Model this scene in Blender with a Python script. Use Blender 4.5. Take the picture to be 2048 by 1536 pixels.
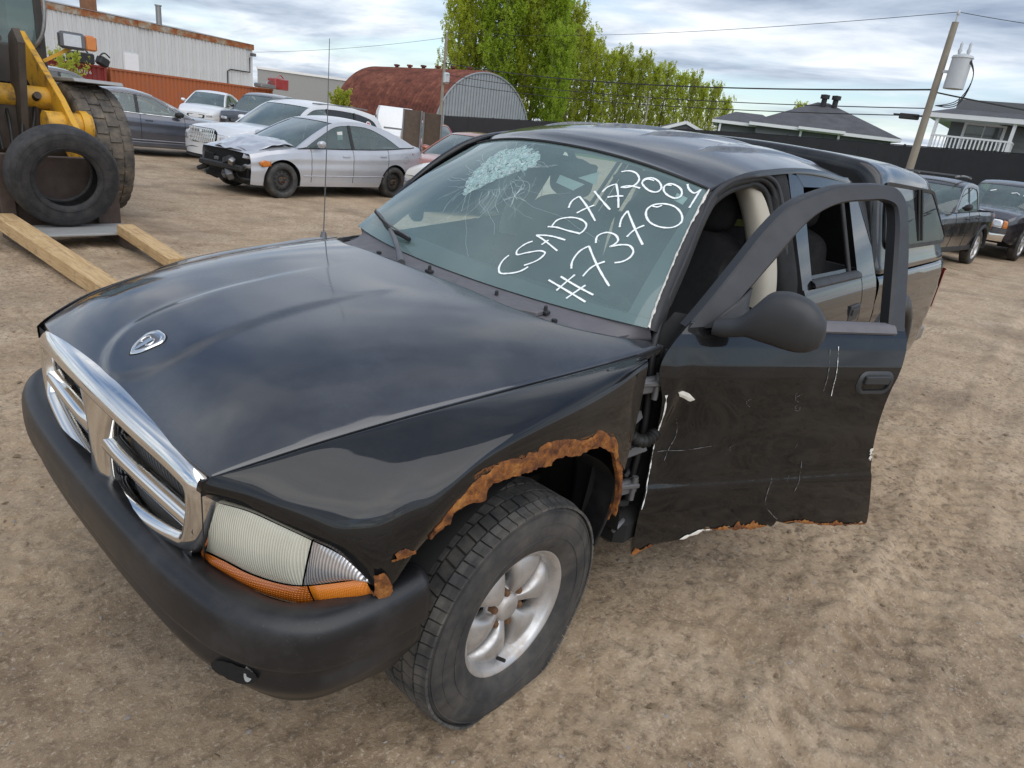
import bpy, bmesh, math, random
import numpy as np
from mathutils import Vector, Matrix
for o in list(bpy.data.objects): bpy.data.objects.remove(o, do_unlink=True)
SC = bpy.context.scene
COL = SC.collection
R = math.radians
random.seed(7); RNG = np.random.RandomState(11)

# ------------------------------------------------------------------ camera
def look(yaw, pitch, roll):
    cy, sy, cp, sp = math.cos(yaw), math.sin(yaw), math.cos(pitch), math.sin(pitch)
    f = Vector((cy*cp, sy*cp, -sp)); r0 = Vector((sy, -cy, 0)); u0 = r0.cross(f)
    c, s = math.cos(roll), math.sin(roll)
    r = c*r0 + s*u0; u = -s*r0 + c*u0
    return Matrix((r, u, -f)).transposed()
cd = bpy.data.cameras.new('camera'); cam = bpy.data.objects.new('camera', cd); COL.objects.link(cam)
M = look(R(-139.92), R(20.7), R(7.4)).to_4x4(); M.translation = (1.36495, 1.88480, 1.69021)
cam.matrix_world = M
cd.sensor_width = 36; cd.lens = 24.02; cd.clip_start = 0.05; cd.clip_end = 3000
SC.camera = cam
SC.render.resolution_x, SC.render.resolution_y = 1024, 768
SC.view_settings.view_transform = 'Standard'; SC.view_settings.look = 'None'
SC.view_settings.gamma = 1; SC.view_settings.use_curve_mapping = False
SC.view_settings.exposure = 0.38

# ------------------------------------------------------------------ sky + sun
SUN_EL, SUN_AZ = 52, 70          # azimuth of the sun, degrees from +X towards +Y
w = bpy.data.worlds.new('World'); SC.world = w; w.use_nodes = True
nt = w.node_tree; nt.nodes.clear()
def WN(t, **k):
    n = nt.nodes.new(t)
    for a, b in k.items(): setattr(n, a, b)
    return n
sky = WN('ShaderNodeTexSky', sky_type='NISHITA', sun_disc=False)
sky.sun_elevation = R(SUN_EL); sky.sun_rotation = R(90-SUN_AZ); sky.air_density = 1.0; sky.dust_density = 0.6; sky.ozone_density = 1.6
def wm(op, a, b=None, c=None):
    n = WN('ShaderNodeMath', operation=op)
    for i, x in enumerate((a, b, c)):
        if x is None: continue
        if isinstance(x, (int, float)): n.inputs[i].default_value = x
        else: nt.links.new(x, n.inputs[i])
    return n.outputs[0]
tc = WN('ShaderNodeTexCoord'); sp = WN('ShaderNodeSeparateXYZ'); nt.links.new(tc.outputs['Generated'], sp.inputs[0])
zc = wm('MAXIMUM', wm('ADD', sp.outputs[2], 0.10), 0.02)
cx = wm('DIVIDE', sp.outputs[0], zc); cy = wm('DIVIDE', sp.outputs[1], zc)
cb = WN('ShaderNodeCombineXYZ'); nt.links.new(cx, cb.inputs[0]); nt.links.new(cy, cb.inputs[1])
def wnoise(scale, detail, rough, off, dist=0.0):
    mp = WN('ShaderNodeMapping'); nt.links.new(cb.outputs[0], mp.inputs[0]); mp.inputs['Location'].default_value = off
    mp.inputs['Rotation'].default_value = (0, 0, R(35)); mp.inputs['Scale'].default_value = (1.0, 0.62, 1)
    n = WN('ShaderNodeTexNoise'); nt.links.new(mp.outputs[0], n.inputs['Vector'])
    n.inputs['Scale'].default_value = scale; n.inputs['Detail'].default_value = detail
    n.inputs['Roughness'].default_value = rough; n.inputs['Distortion'].default_value = dist
    return n.outputs[0]
def wramp(x, stops):
    n = WN('ShaderNodeValToRGB'); nt.links.new(x, n.inputs[0]); el = n.color_ramp.elements
    while len(el) < len(stops): el.new(.5)
    for e, (p, c) in zip(el, stops): e.position = p; e.color = (*c, 1)
    return n.outputs[0]
nA = wnoise(0.60, 7, .52, (3.1, 1.7, 0), .35)
nB = wnoise(1.5, 7, .55, (9.2, 4.1, 0), .25)
cover = wramp(nA, [(.37, (0, 0, 0)), (.52, (1, 1, 1))])
shade = wramp(nB, [(.30, (.27, .33, .44)), (.46, (.52, .59, .70)), (.58, (.78, .83, .90)), (.70, (1.06, 1.06, 1.06))])
skyb = WN('ShaderNodeVectorMath', operation='SCALE'); nt.links.new(sky.outputs[0], skyb.inputs[0]); skyb.inputs['Scale'].default_value = 1.0
mul = WN('ShaderNodeVectorMath', operation='SCALE'); nt.links.new(shade, mul.inputs[0]); mul.inputs['Scale'].default_value = 7.6
mx = WN('ShaderNodeMix', data_type='RGBA'); nt.links.new(wm('MULTIPLY', cover, .93), mx.inputs[0])
nt.links.new(skyb.outputs[0], mx.inputs[6]); nt.links.new(mul.outputs[0], mx.inputs[7])
bg = WN('ShaderNodeBackground'); bg.inputs[1].default_value = 0.12
wo = WN('ShaderNodeOutputWorld'); nt.links.new(mx.outputs[2], bg.inputs[0]); nt.links.new(bg.outputs[0], wo.inputs[0])
sl = bpy.data.lights.new('sun', 'SUN'); sl.energy = 1.5; sl.angle = R(80); sl.color = (1, .96, .9)
sun = bpy.data.objects.new('sun', sl); COL.objects.link(sun)
sd = Vector((math.cos(R(SUN_EL))*math.cos(R(SUN_AZ)), math.cos(R(SUN_EL))*math.sin(R(SUN_AZ)), math.sin(R(SUN_EL))))
sun.rotation_euler = sd.to_track_quat('Z', 'Y').to_euler()

# ------------------------------------------------------------------ materials
MATS = {}
class N:
    """tiny node helper around one material"""
    def __init__(s, name):
        m = bpy.data.materials.new(name); m.use_nodes = True; s.m = m; s.t = m.node_tree; s.t.nodes.clear()
        s.out = s.new('ShaderNodeOutputMaterial'); MATS[name] = m
        s.co = s.new('ShaderNodeTexCoord')
    def new(s, t, **k):
        n = s.t.nodes.new(t)
        for a, b in k.items(): setattr(n, a, b)
        return n
    def l(s, a, b): s.t.links.new(a, b)
    def put(s, sock, v):
        if v is None: return
        if hasattr(v, 'is_linked') or hasattr(v, 'links'): s.l(v, sock)
        elif isinstance(v, (tuple, list)) and len(v) == 3 and sock.type == 'RGBA': sock.default_value = (*v, 1)
        else: sock.default_value = v
    def noise(s, scale, detail=4, rough=.55, dist=0, vec=None, sc=None, loc=None, coord='Object'):
        v = vec or s.co.outputs[coord]
        if sc or loc:
            mp = s.new('ShaderNodeMapping'); s.l(v, mp.inputs[0])
            if sc: mp.inputs['Scale'].default_value = sc
            if loc: mp.inputs['Location'].default_value = loc
            v = mp.outputs[0]
        n = s.new('ShaderNodeTexNoise'); s.l(v, n.inputs['Vector'])
        n.inputs['Scale'].default_value = scale; n.inputs['Detail'].default_value = detail
        n.inputs['Roughness'].default_value = rough; n.inputs['Distortion'].default_value = dist
        return n.outputs[0]
    def vor(s, scale, feat='F1', out=0, coord='Object'):
        n = s.new('ShaderNodeTexVoronoi', feature=feat); s.l(s.co.outputs[coord], n.inputs['Vector']); n.inputs['Scale'].default_value = scale
        return n.outputs[out]
    def wave(s, scale, axis='X', prof='SIN', dist=0, coord='Object'):
        n = s.new('ShaderNodeTexWave', wave_type='BANDS', bands_direction=axis, wave_profile=prof)
        s.l(s.co.outputs[coord], n.inputs['Vector']); n.inputs['Scale'].default_value = scale; n.inputs['Distortion'].default_value = dist
        return n.outputs[1]
    def ramp(s, x, stops):
        n = s.new('ShaderNodeValToRGB'); s.l(x, n.inputs[0]); el = n.color_ramp.elements
        while len(el) < len(stops): el.new(.5)
        for e, (p, c) in zip(el, stops):
            e.position = p; e.color = (*c, 1) if isinstance(c, (tuple, list)) else (c, c, c, 1)
        return n.outputs[0]
    def mix(s, f, a, b):
        n = s.new('ShaderNodeMix', data_type='RGBA')
        for i, v in ((0, f), (6, a), (7, b)): s.put(n.inputs[i], v)
        return n.outputs[2]
    def math(s, op, a, b=None):
        n = s.new('ShaderNodeMath', operation=op); s.put(n.inputs[0], a); s.put(n.inputs[1], b); return n.outputs[0]
    def bump(s, h, strength=.3, dist=.01, nrm=None):
        n = s.new('ShaderNodeBump'); s.l(h, n.inputs['Height']); n.inputs['Strength'].default_value = strength; n.inputs['Distance'].default_value = dist
        if nrm: s.l(nrm, n.inputs['Normal'])
        return n.outputs[0]
    def bsdf(s, color=(.5, .5, .5), rough=.5, metal=0, nrm=None, link=True, **k):
        b = s.new('ShaderNodeBsdfPrincipled'); s.put(b.inputs['Base Color'], color); s.put(b.inputs['Roughness'], rough); s.put(b.inputs['Metallic'], metal)
        if nrm: s.l(nrm, b.inputs['Normal'])
        for a, v in k.items(): s.put(b.inputs[a.replace('_', ' ')], v)
        if link: s.l(b.outputs[0], s.out.inputs[0])
        return b.outputs[0]
def plain(name, color, rough=.5, metal=0, var=.12, scale=6, bump=0, bscale=60, **k):
    """plain material with mottling and roughness variation"""
    n = N(name); x = n.noise(scale, 5)
    c = n.mix(x, tuple(v*(1-var) for v in color), tuple(min(1, v*(1+var)) for v in color))
    rr = n.ramp(n.noise(scale*2.3, 4), [(.3, max(0, rough-.08)), (.7, min(1, rough+.08))])
    nb = n.bump(n.noise(bscale, 4), .3, bump) if bump else None
    n.bsdf(c, rr, metal, nb, **k)
    return n.m
def paint(name, color, rough=.35, coat=1.0, dirt=.25, dcol=(.30, .26, .21), metal=0.0, crough=.06, dscale=3.0, spec=.5, cior=1.5):
    """car paint: pigment under clear coat, dust film that dulls and lightens it in patches"""
    n = N(name)
    d = n.ramp(n.noise(dscale, 7, .62), [(.42, 0), (.72, 1)])
    f = n.ramp(n.noise(90, 3), [(.35, .7), (.7, 1)])
    d = n.math('MULTIPLY', n.math('MULTIPLY', d, f), dirt)
    c = n.mix(d, color, dcol)
    n.bsdf(c, n.math('ADD', n.math('MULTIPLY', d, .4), rough), metal, None, Specular_IOR_Level=spec, Coat_IOR=cior, Coat_Weight=coat, Coat_Roughness=n.math('ADD', n.math('MULTIPLY', d, .5), crough))
    return n.m
def glassmat(name, tint=(.80, .90, .88), dust=.10, dcol=(.42, .50, .49), rough=.02, dscale=2.0, fm=1.5):
    """thin pane: tinted see-through, fresnel mirror, dust film, on some panes with painted-in reflection"""
    n = N(name)
    tr = n.new('ShaderNodeBsdfTransparent'); n.put(tr.inputs[0], tint)
    gl = n.new('ShaderNodeBsdfGlossy'); gl.inputs['Roughness'].default_value = rough; n.put(gl.inputs[0], (.95, .97, .98))
    fr = n.new('ShaderNodeFresnel'); fr.inputs[0].default_value = 1.52
    fb = n.math('MINIMUM', n.math('MULTIPLY', fr.outputs[0], fm), 1.0)
    m1 = n.new('ShaderNodeMixShader'); n.l(fb, m1.inputs[0]); n.l(tr.outputs[0], m1.inputs[1]); n.l(gl.outputs[0], m1.inputs[2])
    df = n.new('ShaderNodeBsdfDiffuse'); n.put(df.inputs[0], dcol)
    dd = n.ramp(n.noise(dscale, 6, .6), [(.3, dust*.7), (.75, min(1, dust*1.3))])
    m2 = n.new('ShaderNodeMixShader'); n.l(dd, m2.inputs[0]); n.l(m1.outputs[0], m2.inputs[1]); n.l(df.outputs[0], m2.inputs[2])
    n.l(m2.outputs[0], n.out.inputs[0])
    return n.m

# ------------------------------------------------------------------ mesh helpers
def newobj(name, data, parent=None, mat=None, label=None, cat=None, group=None, kind=None):
    o = bpy.data.objects.new(name, data); COL.objects.link(o)
    if parent: o.parent = parent
    if mat is not None and data is not None:
        for m in (mat if isinstance(mat, (list, tuple)) else [mat]): data.materials.append(MATS[m] if isinstance(m, str) else m)
    if label: o['label'] = label
    if cat: o['category'] = cat
    if group: o['group'] = group
    if kind: o['kind'] = kind
    return o
def thing(name, label, cat, loc=(0, 0, 0), rz=0, group=None):
    o = newobj(name, None, None, None, label, cat, group); o.location = loc; o.rotation_euler = (0, 0, rz); o.empty_display_size = .2
    return o
class MB:
    def __init__(s): s.v = []; s.f = []
    def add(s, vs, fs):
        b = len(s.v); s.v += [tuple(map(float, p)) for p in vs]; s.f += [tuple(i+b for i in q) for q in fs]; return s
    def box(s, c, d, rz=0, ry=0, rx=0, bev=0):
        x, y, z = (q/2 for q in d)
        if bev > 0:
            b = min(bev, x*.45, y*.45, z*.45); P = []
            rings = [(-z, b), (-z+b, 0), (z-b, 0), (z, b)]
            for zz, i in rings:
                X, Y = x-i, y-i; k = b
                P += [(X, Y-k, zz), (X-k, Y, zz), (-X+k, Y, zz), (-X, Y-k, zz), (-X, -Y+k, zz), (-X+k, -Y, zz), (X-k, -Y, zz), (X, -Y+k, zz)]
            F = [tuple(range(7, -1, -1)), tuple(range(24, 32))]
            for r in range(3):
                for i in range(8): F.append((r*8+i, r*8+(i+1) % 8, r*8+8+(i+1) % 8, r*8+8+i))
        else:
            P = [(a, b_, c_) for c_ in (-z, z) for b_ in (-y, y) for a in (-x, x)]
            F = [(0, 2, 3, 1), (4, 5, 7, 6), (0, 1, 5, 4), (2, 6, 7, 3), (0, 4, 6, 2), (1, 3, 7, 5)]
        m = Matrix.Translation(c) @ Matrix.Rotation(rz, 4, 'Z') @ Matrix.Rotation(ry, 4, 'Y') @ Matrix.Rotation(rx, 4, 'X')
        return s.add([m @ Vector(p) for p in P], F)
    def bar(s, a, b, wd, h, up=(0, 0, 1)):
        a, b = Vector(a), Vector(b); t = (b-a).normalized(); sd = t.cross(Vector(up))
        if sd.length < 1e-4: sd = t.cross(Vector((1, 0, 0)))
        sd.normalize(); u = sd.cross(t)
        P = [p+sd*i*wd/2+u*j*h/2 for p in (a, b) for (i, j) in ((-1, -1), (1, -1), (1, 1), (-1, 1))]
        return s.add(P, [(0, 1, 2, 3), (7, 6, 5, 4), (0, 4, 5, 1), (1, 5, 6, 2), (2, 6, 7, 3), (3, 7, 4, 0)])
    def tube(s, pts, r, n=8, cap=True):
        pts = [Vector(p) for p in pts]; rs = r if isinstance(r, (list, tuple, np.ndarray)) else [r]*len(pts)
        t0 = (pts[1]-pts[0]).normalized(); u = t0.orthogonal().normalized(); P = []
        for i, p in enumerate(pts):
            t = (pts[min(i+1, len(pts)-1)]-pts[max(i-1, 0)]).normalized()
            u = (u-t*u.dot(t)); u = u.normalized() if u.length > 1e-6 else t.orthogonal().normalized(); v = t.cross(u)
            P += [p+(u*math.cos(2*math.pi*k/n)+v*math.sin(2*math.pi*k/n))*rs[i] for k in range(n)]
        F = [(i*n+k, i*n+(k+1) % n, i*n+n+(k+1) % n, i*n+n+k) for i in range(len(pts)-1) for k in range(n)]
        if cap: F += [tuple(range(n-1, -1, -1)), tuple(range(len(P)-n, len(P)))]
        return s.add(P, F)
    def lathe(s, prof, n=48, c=(0, 0, 0), axis='Y', a0=0, a1=2*math.pi, capends=False):
        """prof: (along axis, radius)"""
        full = abs(a1-a0-2*math.pi) < 1e-6; k = n if full else n+1; P = []
        for i in range(k):
            a = a0+(a1-a0)*i/n; ca, sa = math.cos(a), math.sin(a)
            for (h, r) in prof:
                if axis == 'Y': q = (r*ca, h, r*sa)
                elif axis == 'X': q = (h, r*ca, r*sa)
                else: q = (r*ca, r*sa, h)
                P.append((q[0]+c[0], q[1]+c[1], q[2]+c[2]))
        m = len(prof); F = []
        for i in range(n):
            j = (i+1) % k
            for q in range(m-1): F.append((i*m+q, j*m+q, j*m+q+1, i*m+q+1))
        return s.add(P, F)
    def grid(s, G, closeu=False, closev=False):
        G = np.asarray(G, float); nu, nv = G.shape[:2]; F = []
        for i in range(nu if closeu else nu-1):
            for j in range(nv if closev else nv-1):
                a, b = (i+1) % nu, (j+1) % nv
                F.append((i*nv+j, a*nv+j, a*nv+b, i*nv+b))
        return s.add(G.reshape(-1, 3), F)
    def prism(s, poly, axis, t0, t1):
        """poly 2D; extruded along axis between t0 and t1"""
        def q(p, t): return {'X': (t, p[0], p[1]), 'Y': (p[0], t, p[1]), 'Z': (p[0], p[1], t)}[axis]
        n = len(poly); P = [q(p, t0) for p in poly]+[q(p, t1) for p in poly]
        F = [tuple(range(n))[::-1], tuple(range(n, 2*n))]+[(i, (i+1) % n, n+(i+1) % n, n+i) for i in range(n)]
        return s.add(P, F)
    def xf(s, m):
        s.v = [tuple(m @ Vector(p)) for p in s.v]; return s
    def build(s, name, mat, parent=None, smooth=None, label=None, cat=None, group=None, kind=None, solid=0, sub=0, bevel=0, fix=True, mi=None):
        me = bpy.data.meshes.new(name); me.from_pydata(s.v, [], s.f)
        if fix:
            b = bmesh.new(); b.from_mesh(me); bmesh.ops.remove_doubles(b, verts=b.verts, dist=1e-5); bmesh.ops.recalc_face_normals(b, faces=b.faces); b.to_mesh(me); b.free()
        o = newobj(name, me, parent, mat, label, cat, group, kind)
        finish(o, smooth, solid, sub, bevel)
        return o
def finish(o, smooth=None, solid=0, sub=0, bevel=0):
    me = o.data
    if smooth is not None:
        me.polygons.foreach_set('use_smooth', [True]*len(me.polygons))
        if smooth < 180: me.set_sharp_from_angle(angle=R(smooth))
    if bevel:
        m = o.modifiers.new('b', 'BEVEL'); m.width = bevel; m.segments = 2; m.limit_method = 'ANGLE'; m.angle_limit = R(40)
    if solid:
        m = o.modifiers.new('s', 'SOLIDIFY'); m.thickness = solid; m.offset = -1
    if sub:
        m = o.modifiers.new('u', 'SUBSURF'); m.levels = sub; m.render_levels = sub
def copytree(o, parent=None):
    c = o.copy(); COL.objects.link(c); c.parent = parent
    for ch in o.children: copytree(ch, c)
    return c
def _hermite(ctrl, t, ts):
    """ctrl [K,...], knots t[K], samples ts -> catmull style interpolation along axis 0"""
    ctrl = np.asarray(ctrl, float); K = len(ctrl)
    if K == 2:
        u = ((ts-t[0])/(t[1]-t[0])).reshape((-1,)+(1,)*(ctrl.ndim-1)); return ctrl[0]*(1-u)+ctrl[1]*u
    m = np.empty_like(ctrl); d = np.diff(t).reshape((-1,)+(1,)*(ctrl.ndim-1)); s = np.diff(ctrl, axis=0)/d
    m[1:-1] = (s[:-1]*d[1:]+s[1:]*d[:-1])/(d[1:]+d[:-1]); m[0] = 1.5*s[0]-.5*m[1]; m[-1] = 1.5*s[-1]-.5*m[-2]
    i = np.clip(np.searchsorted(t, ts, side='right')-1, 0, K-2); h = (t[i+1]-t[i]); u = (ts-t[i])/h
    sh = (-1,)+(1,)*(ctrl.ndim-1); u = u.reshape(sh); h = h.reshape(sh)
    return (2*u**3-3*u**2+1)*ctrl[i]+(u**3-2*u**2+u)*h*m[i]+(-2*u**3+3*u**2)*ctrl[i+1]+(u**3-u**2)*h*m[i+1]
def spl(pts, n, alpha=.7):
    p = np.asarray(pts, float); d = np.maximum(np.linalg.norm(np.diff(p, axis=0), axis=-1), 1e-6)**alpha
    t = np.concatenate([[0], np.cumsum(d)]); return _hermite(p, t, np.linspace(0, t[-1], n))
def sinterp(x, xs, ys):
    """smooth 1-D interpolation (xs increasing), works on arrays"""
    xs = np.asarray(xs, float); x = np.asarray(x, float)
    return _hermite(np.asarray(ys, float), xs, np.clip(x.ravel(), xs[0], xs[-1])).reshape(x.shape)
def loft(ctrl, nu, nv, alpha=.7):
    c = np.asarray(ctrl, float)
    def ax(c, n):
        d = np.maximum(np.linalg.norm(np.diff(c, axis=0), axis=-1).mean(axis=-1), 1e-6)**alpha
        t = np.concatenate([[0], np.cumsum(d)]); return _hermite(c, t, np.linspace(0, t[-1], n))
    c = ax(c, nu); return np.swapaxes(ax(np.swapaxes(c, 0, 1), nv), 0, 1)
def ring_fill(mb, loop, fn=None, rings=6, c=None):
    """fill a star-shaped closed loop with concentric rings; fn maps (x,y,z)->(x,y,z)"""
    L = np.asarray(loop, float); c = L.mean(0) if c is None else np.asarray(c, float); n = len(L); P = []
    for k in range(rings):
        s = 1-k/rings; P += [c+(q-c)*s for q in L]
    P.append(c)
    if fn: P = [fn(p) for p in P]
    F = [(k*n+i, k*n+(i+1) % n, (k+1)*n+(i+1) % n, (k+1)*n+i) for k in range(rings-1) for i in range(n)]
    F += [((rings-1)*n+i, (rings-1)*n+(i+1) % n, rings*n) for i in range(n)]
    return mb.add(P, F)
def rpoly(pts, n=8, r=.25):
    """closed polygon resampled with softened corners"""
    p = np.asarray(pts, float); K = len(p); o = []
    for i in range(K):
        a, b, c = p[i-1], p[i], p[(i+1) % K]; d0, d1 = a-b, c-b; k0, k1 = b+d0*r*.5, b+d1*r*.5
        for t in np.linspace(0, 1, n): o.append((1-t)**2*k0+2*t*(1-t)*b+t*t*k1)
    return o
# vectorised value noise
def _h(i, j, s): 
    n = (i.astype(np.int64)*374761393+j.astype(np.int64)*668265263+s*69069) & 0x7fffffff
    n = ((n ^ (n >> 13))*1274126177) & 0x7fffffff
    return ((n ^ (n >> 16)) & 0xffff)/65535.
def vnoise(x, y, s=0):
    i, j = np.floor(x), np.floor(y); u, v = x-i, y-j; u = u*u*u*(u*(u*6-15)+10); v = v*v*v*(v*(v*6-15)+10)
    return (_h(i, j, s)*(1-u)+_h(i+1, j, s)*u)*(1-v)+(_h(i, j+1, s)*(1-u)+_h(i+1, j+1, s)*u)*v-.5
def fbm(x, y, oct=4, s=0, g=.5):
    a, r = 1., 0
    for o in range(oct): r = r+a*vnoise(x*2**o+o*17.3, y*2**o-o*9.1, s+o); a *= g
    return r
# ------------------------------------------------------------------ shared materials
paint('truck_paint', (.004, .0043, .005), .40, 1, .06, (.20, .195, .19), crough=.03, spec=.08, cior=1.5)
paint('hood_paint', (.019, .020, .023), .45, 1., .32, (.17, .18, .20), crough=.055, dscale=2.2, spec=.2, cior=1.8)
n = N('bumper_plastic'); d = n.math('MULTIPLY', n.ramp(n.noise(6, 7, .68), [(.46, 0), (.72, 1)]), .55); f = n.ramp(n.noise(160, 3), [(.66, 0), (.74, .35)])
n.bsdf(n.mix(f, n.mix(d, (.012, .012, .0135), (.055, .053, .052)), (.09, .085, .08)), n.math('ADD', n.math('MULTIPLY', d, .3), .36), 0, n.bump(n.noise(220, 4), .3, .0006))
plain('trim_plastic', (.022, .022, .024), .55, var=.25, bump=.0008, bscale=300)
plain('mirror_plastic', (.030, .031, .033), .50, var=.15, bump=.0005, bscale=400)
plain('frame_matte', (.026, .027, .030), .48, var=.2, bump=.0003, bscale=300)
paint('topper_paint', (.010, .011, .013), .35, .9, .22, (.25, .25, .25), crough=.06, spec=.12)
plain('cowl_plastic', (.125, .118, .128), .62, var=.25, scale=14, bump=.001, bscale=200)
plain('rubber_seal', (.012, .012, .012), .6, var=.2)
plain('inner_black', (.006, .006, .006), .8, var=.3)
plain('chrome', (.78, .77, .75), .10, 1.0, var=.05, scale=12)
plain('lamp_white', (.30, .29, .265), .2, .2, var=.35, scale=40, Coat_Weight=1.)
plain('lug_rust', (.13, .065, .03), .8, var=.4, scale=60)
plain('scratch_grey', (.16, .16, .165), .5, .2, var=.3)
plain('dull_metal', (.30, .29, .28), .45, .8, var=.3, scale=20)
plain('steel_grey', (.16, .16, .165), .5, .5, var=.3)
plain('interior_dark', (.018, .018, .02), .9, var=.4, scale=20, bump=.001, bscale=300)
plain('interior_grey', (.10, .10, .105), .85, var=.3, scale=18, bump=.001, bscale=250)
plain('dash_dark', (.05, .055, .058), .7, var=.2)
plain('trim_beige', (.50, .46, .38), .7, var=.1)
plain('paper_white', (.72, .73, .70), .8, var=.06)
plain('strap_yellow', (.42, .44, .12), .8, var=.2)
plain('primer_white', (.70, .67, .60), .6, var=.15, scale=40)
plain('red_lens', (.42, .012, .015), .15, var=.2, Coat_Weight=1.)
n = N('amber_reflector'); a = n.wave(85, 'Y'); b = n.wave(85, 'Z'); g = n.math('MULTIPLY', a, b)
n.bsdf(n.mix(g, (.55, .15, .008), (.80, .27, .02)), .2, 0, n.bump(g, .4, .002), Coat_Weight=1.)
plain('white_marker', (.92, .95, .93), .7, var=.03, scale=50)
plain('white_paint', (.78, .78, .77), .5, var=.06)
n = N('marker_ink'); n.bsdf((.93, .96, .95), .6)
# rust: flaky orange to dark brown
n = N('rust'); x = n.noise(22, 8, .7, .6); y = n.noise(90, 5, .6)
c = n.ramp(x, [(.30, (.035, .012, .006)), (.43, (.16, .055, .015)), (.55, (.36, .13, .025)), (.70, (.52, .25, .06)), (.8, (.24, .15, .09))])
c = n.mix(n.ramp(y, [(.3, .0), (.65, .5)]), c, (.10, .035, .012))
n.bsdf(c, .9, 0, n.bump(n.noise(70, 8, .7), 1., .006))
n = N('rust_stain'); x = n.noise(45, 6, .7); n.bsdf(n.mix(n.noise(20, 4), (.05, .018, .008), (.22, .085, .02)), .85, 0, n.bump(x, 1., .004), Alpha=n.ramp(x, [(.46, 0), (.56, 1)]))
plain('fin_grey', (.20, .21, .23), .45, .3, var=.3)
# headlamp plastics: yellowed, fluted
def lens(name, c0, c1, sc, rough, axis, bd=.004, metal=0., spec=.5, coat=1.):
    n = N(name); wv = n.wave(sc, axis); x = n.noise(9, 4)
    c = n.mix(n.ramp(wv, [(.15, 0), (.85, 1)]), c0, c1); c = n.mix(n.ramp(x, [(.35, 0), (.7, .35)]), c, tuple(v*.72 for v in c0))
    n.bsdf(c, rough, metal, n.bump(wv, .7, bd), Coat_Weight=coat, Coat_Roughness=.08)
lens('lens_yellowed', (.60, .58, .46), (.74, .73, .63), 62, .35, 'Y', .0025)
lens('lens_clear', (.42, .40, .40), (.86, .85, .86), 55, .12, 'Y', .002, metal=.6)
# amber plastic with prism grid
n = N('lens_amber'); a = n.wave(60, 'Y'); b = n.wave(60, 'Z'); g = n.math('MULTIPLY', a, b)
n.bsdf(n.mix(g, (.34, .085, .008), (.58, .17, .012)), .25, 0, n.bump(g, .6, .003), Coat_Weight=1., Subsurface_Weight=0.)
# tyres
def rubber(name, c=(.030, .030, .031), dust=(.16, .14, .115), amt=.5, sc=7):
    n = N(name); d = n.math('MULTIPLY', n.ramp(n.noise(sc, 7, .65), [(.4, 0), (.7, 1)]), amt)
    n.bsdf(n.mix(d, c, dust), n.ramp(n.noise(25, 4), [(.3, .62), (.7, .85)]), 0, n.bump(n.noise(180, 4), .35, .001))
rubber('tyre_rubber', amt=.45); rubber('tyre_muddy', (.05, .045, .04), (.22, .175, .125), .85, 5)
rubber('tyre_black', (.018, .018, .019), (.13, .12, .11), .28, 9)
rubber('tread_rubber', (.05, .05, .05), (.17, .155, .135), .7, 14)
plain('alloy', (.50, .50, .49), .33, .9, var=.08, scale=10)
n = N('alloy_dirty'); d = n.ramp(n.noise(14, 6, .65), [(.45, 0), (.75, .75)])
n.bsdf(n.mix(d, (.56, .56, .56), (.40, .31, .23)), n.math('ADD', n.math('MULTIPLY', d, .35), .42), n.math('SUBTRACT', .85, n.math('MULTIPLY', d, .7)))
glassmat('windshield_glass', (.72, .88, .86), .28, (.37, .52, .505), .015, 1.6)  # milky teal film: dust, with reflected sky put into its colour
glassmat('side_glass', (.42, .50, .49), .03, (.20, .24, .23), fm=1.0)
glassmat('dark_glass', (.10, .12, .125), .05, (.2, .22, .22))
glassmat('topper_glass', (.16, .17, .165), .16, (.10, .10, .097), fm=.5)
n = N('frit'); n.bsdf(n.mix(n.noise(8, 5), (.10, .105, .11), (.15, .155, .16)), .35, Coat_Weight=.6, Coat_Roughness=.1)
n = N('shattered'); n.bsdf(n.mix(n.noise(90, 3), (.16, .36, .33), (.62, .80, .77)), .25, Coat_Weight=1., Alpha=n.ramp(n.noise(60, 3), [(.35, .35), (.65, .8)]))
n = N('crack_line'); n.bsdf((.70, .84, .82), .4, Alpha=.6)
# mud
n = N('mud'); big = n.noise(.35, 6, .6); mid = n.noise(2.2, 8, .66); fin = n.noise(26, 8, .72); gr = n.noise(75, 6, .75)
c = n.ramp(mid, [(.30, (.195, .130, .075)), (.46, (.39, .282, .178)), (.62, (.52, .40, .275))])
c = n.mix(n.ramp(big, [(.35, 0), (.65, .7)]), c, (.45, .325, .205))
patch = n.ramp(n.noise(1.1, 5, .6, .4), [(.36, .40), (.60, 1)]); c = n.mix(n.math('MULTIPLY', n.ramp(fin, [(.36, .85), (.52, 0)]), patch), c, (.115, .076, .046)); c = n.mix(n.ramp(n.noise(.8, 6, .62, .5, loc=(7, 3, 0)), [(.50, 0), (.66, .55)]), c, (.145, .098, .060))
c = n.mix(n.ramp(gr, [(.53, 0), (.66, .75)]), c, (.61, .50, .37))
h = n.math('ADD', n.math('MULTIPLY', fin, .7), n.math('MULTIPLY', gr, .3))
n.bsdf(c, n.ramp(big, [(.3, .75), (.7, .95)]), 0, n.bump(h, 1., .016))
plain('clod', (.20, .145, .09), .95, var=.45, scale=9, bump=.004, bscale=60)
plain('pebble', (.30, .27, .24), .85, var=.5, scale=3)

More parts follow.
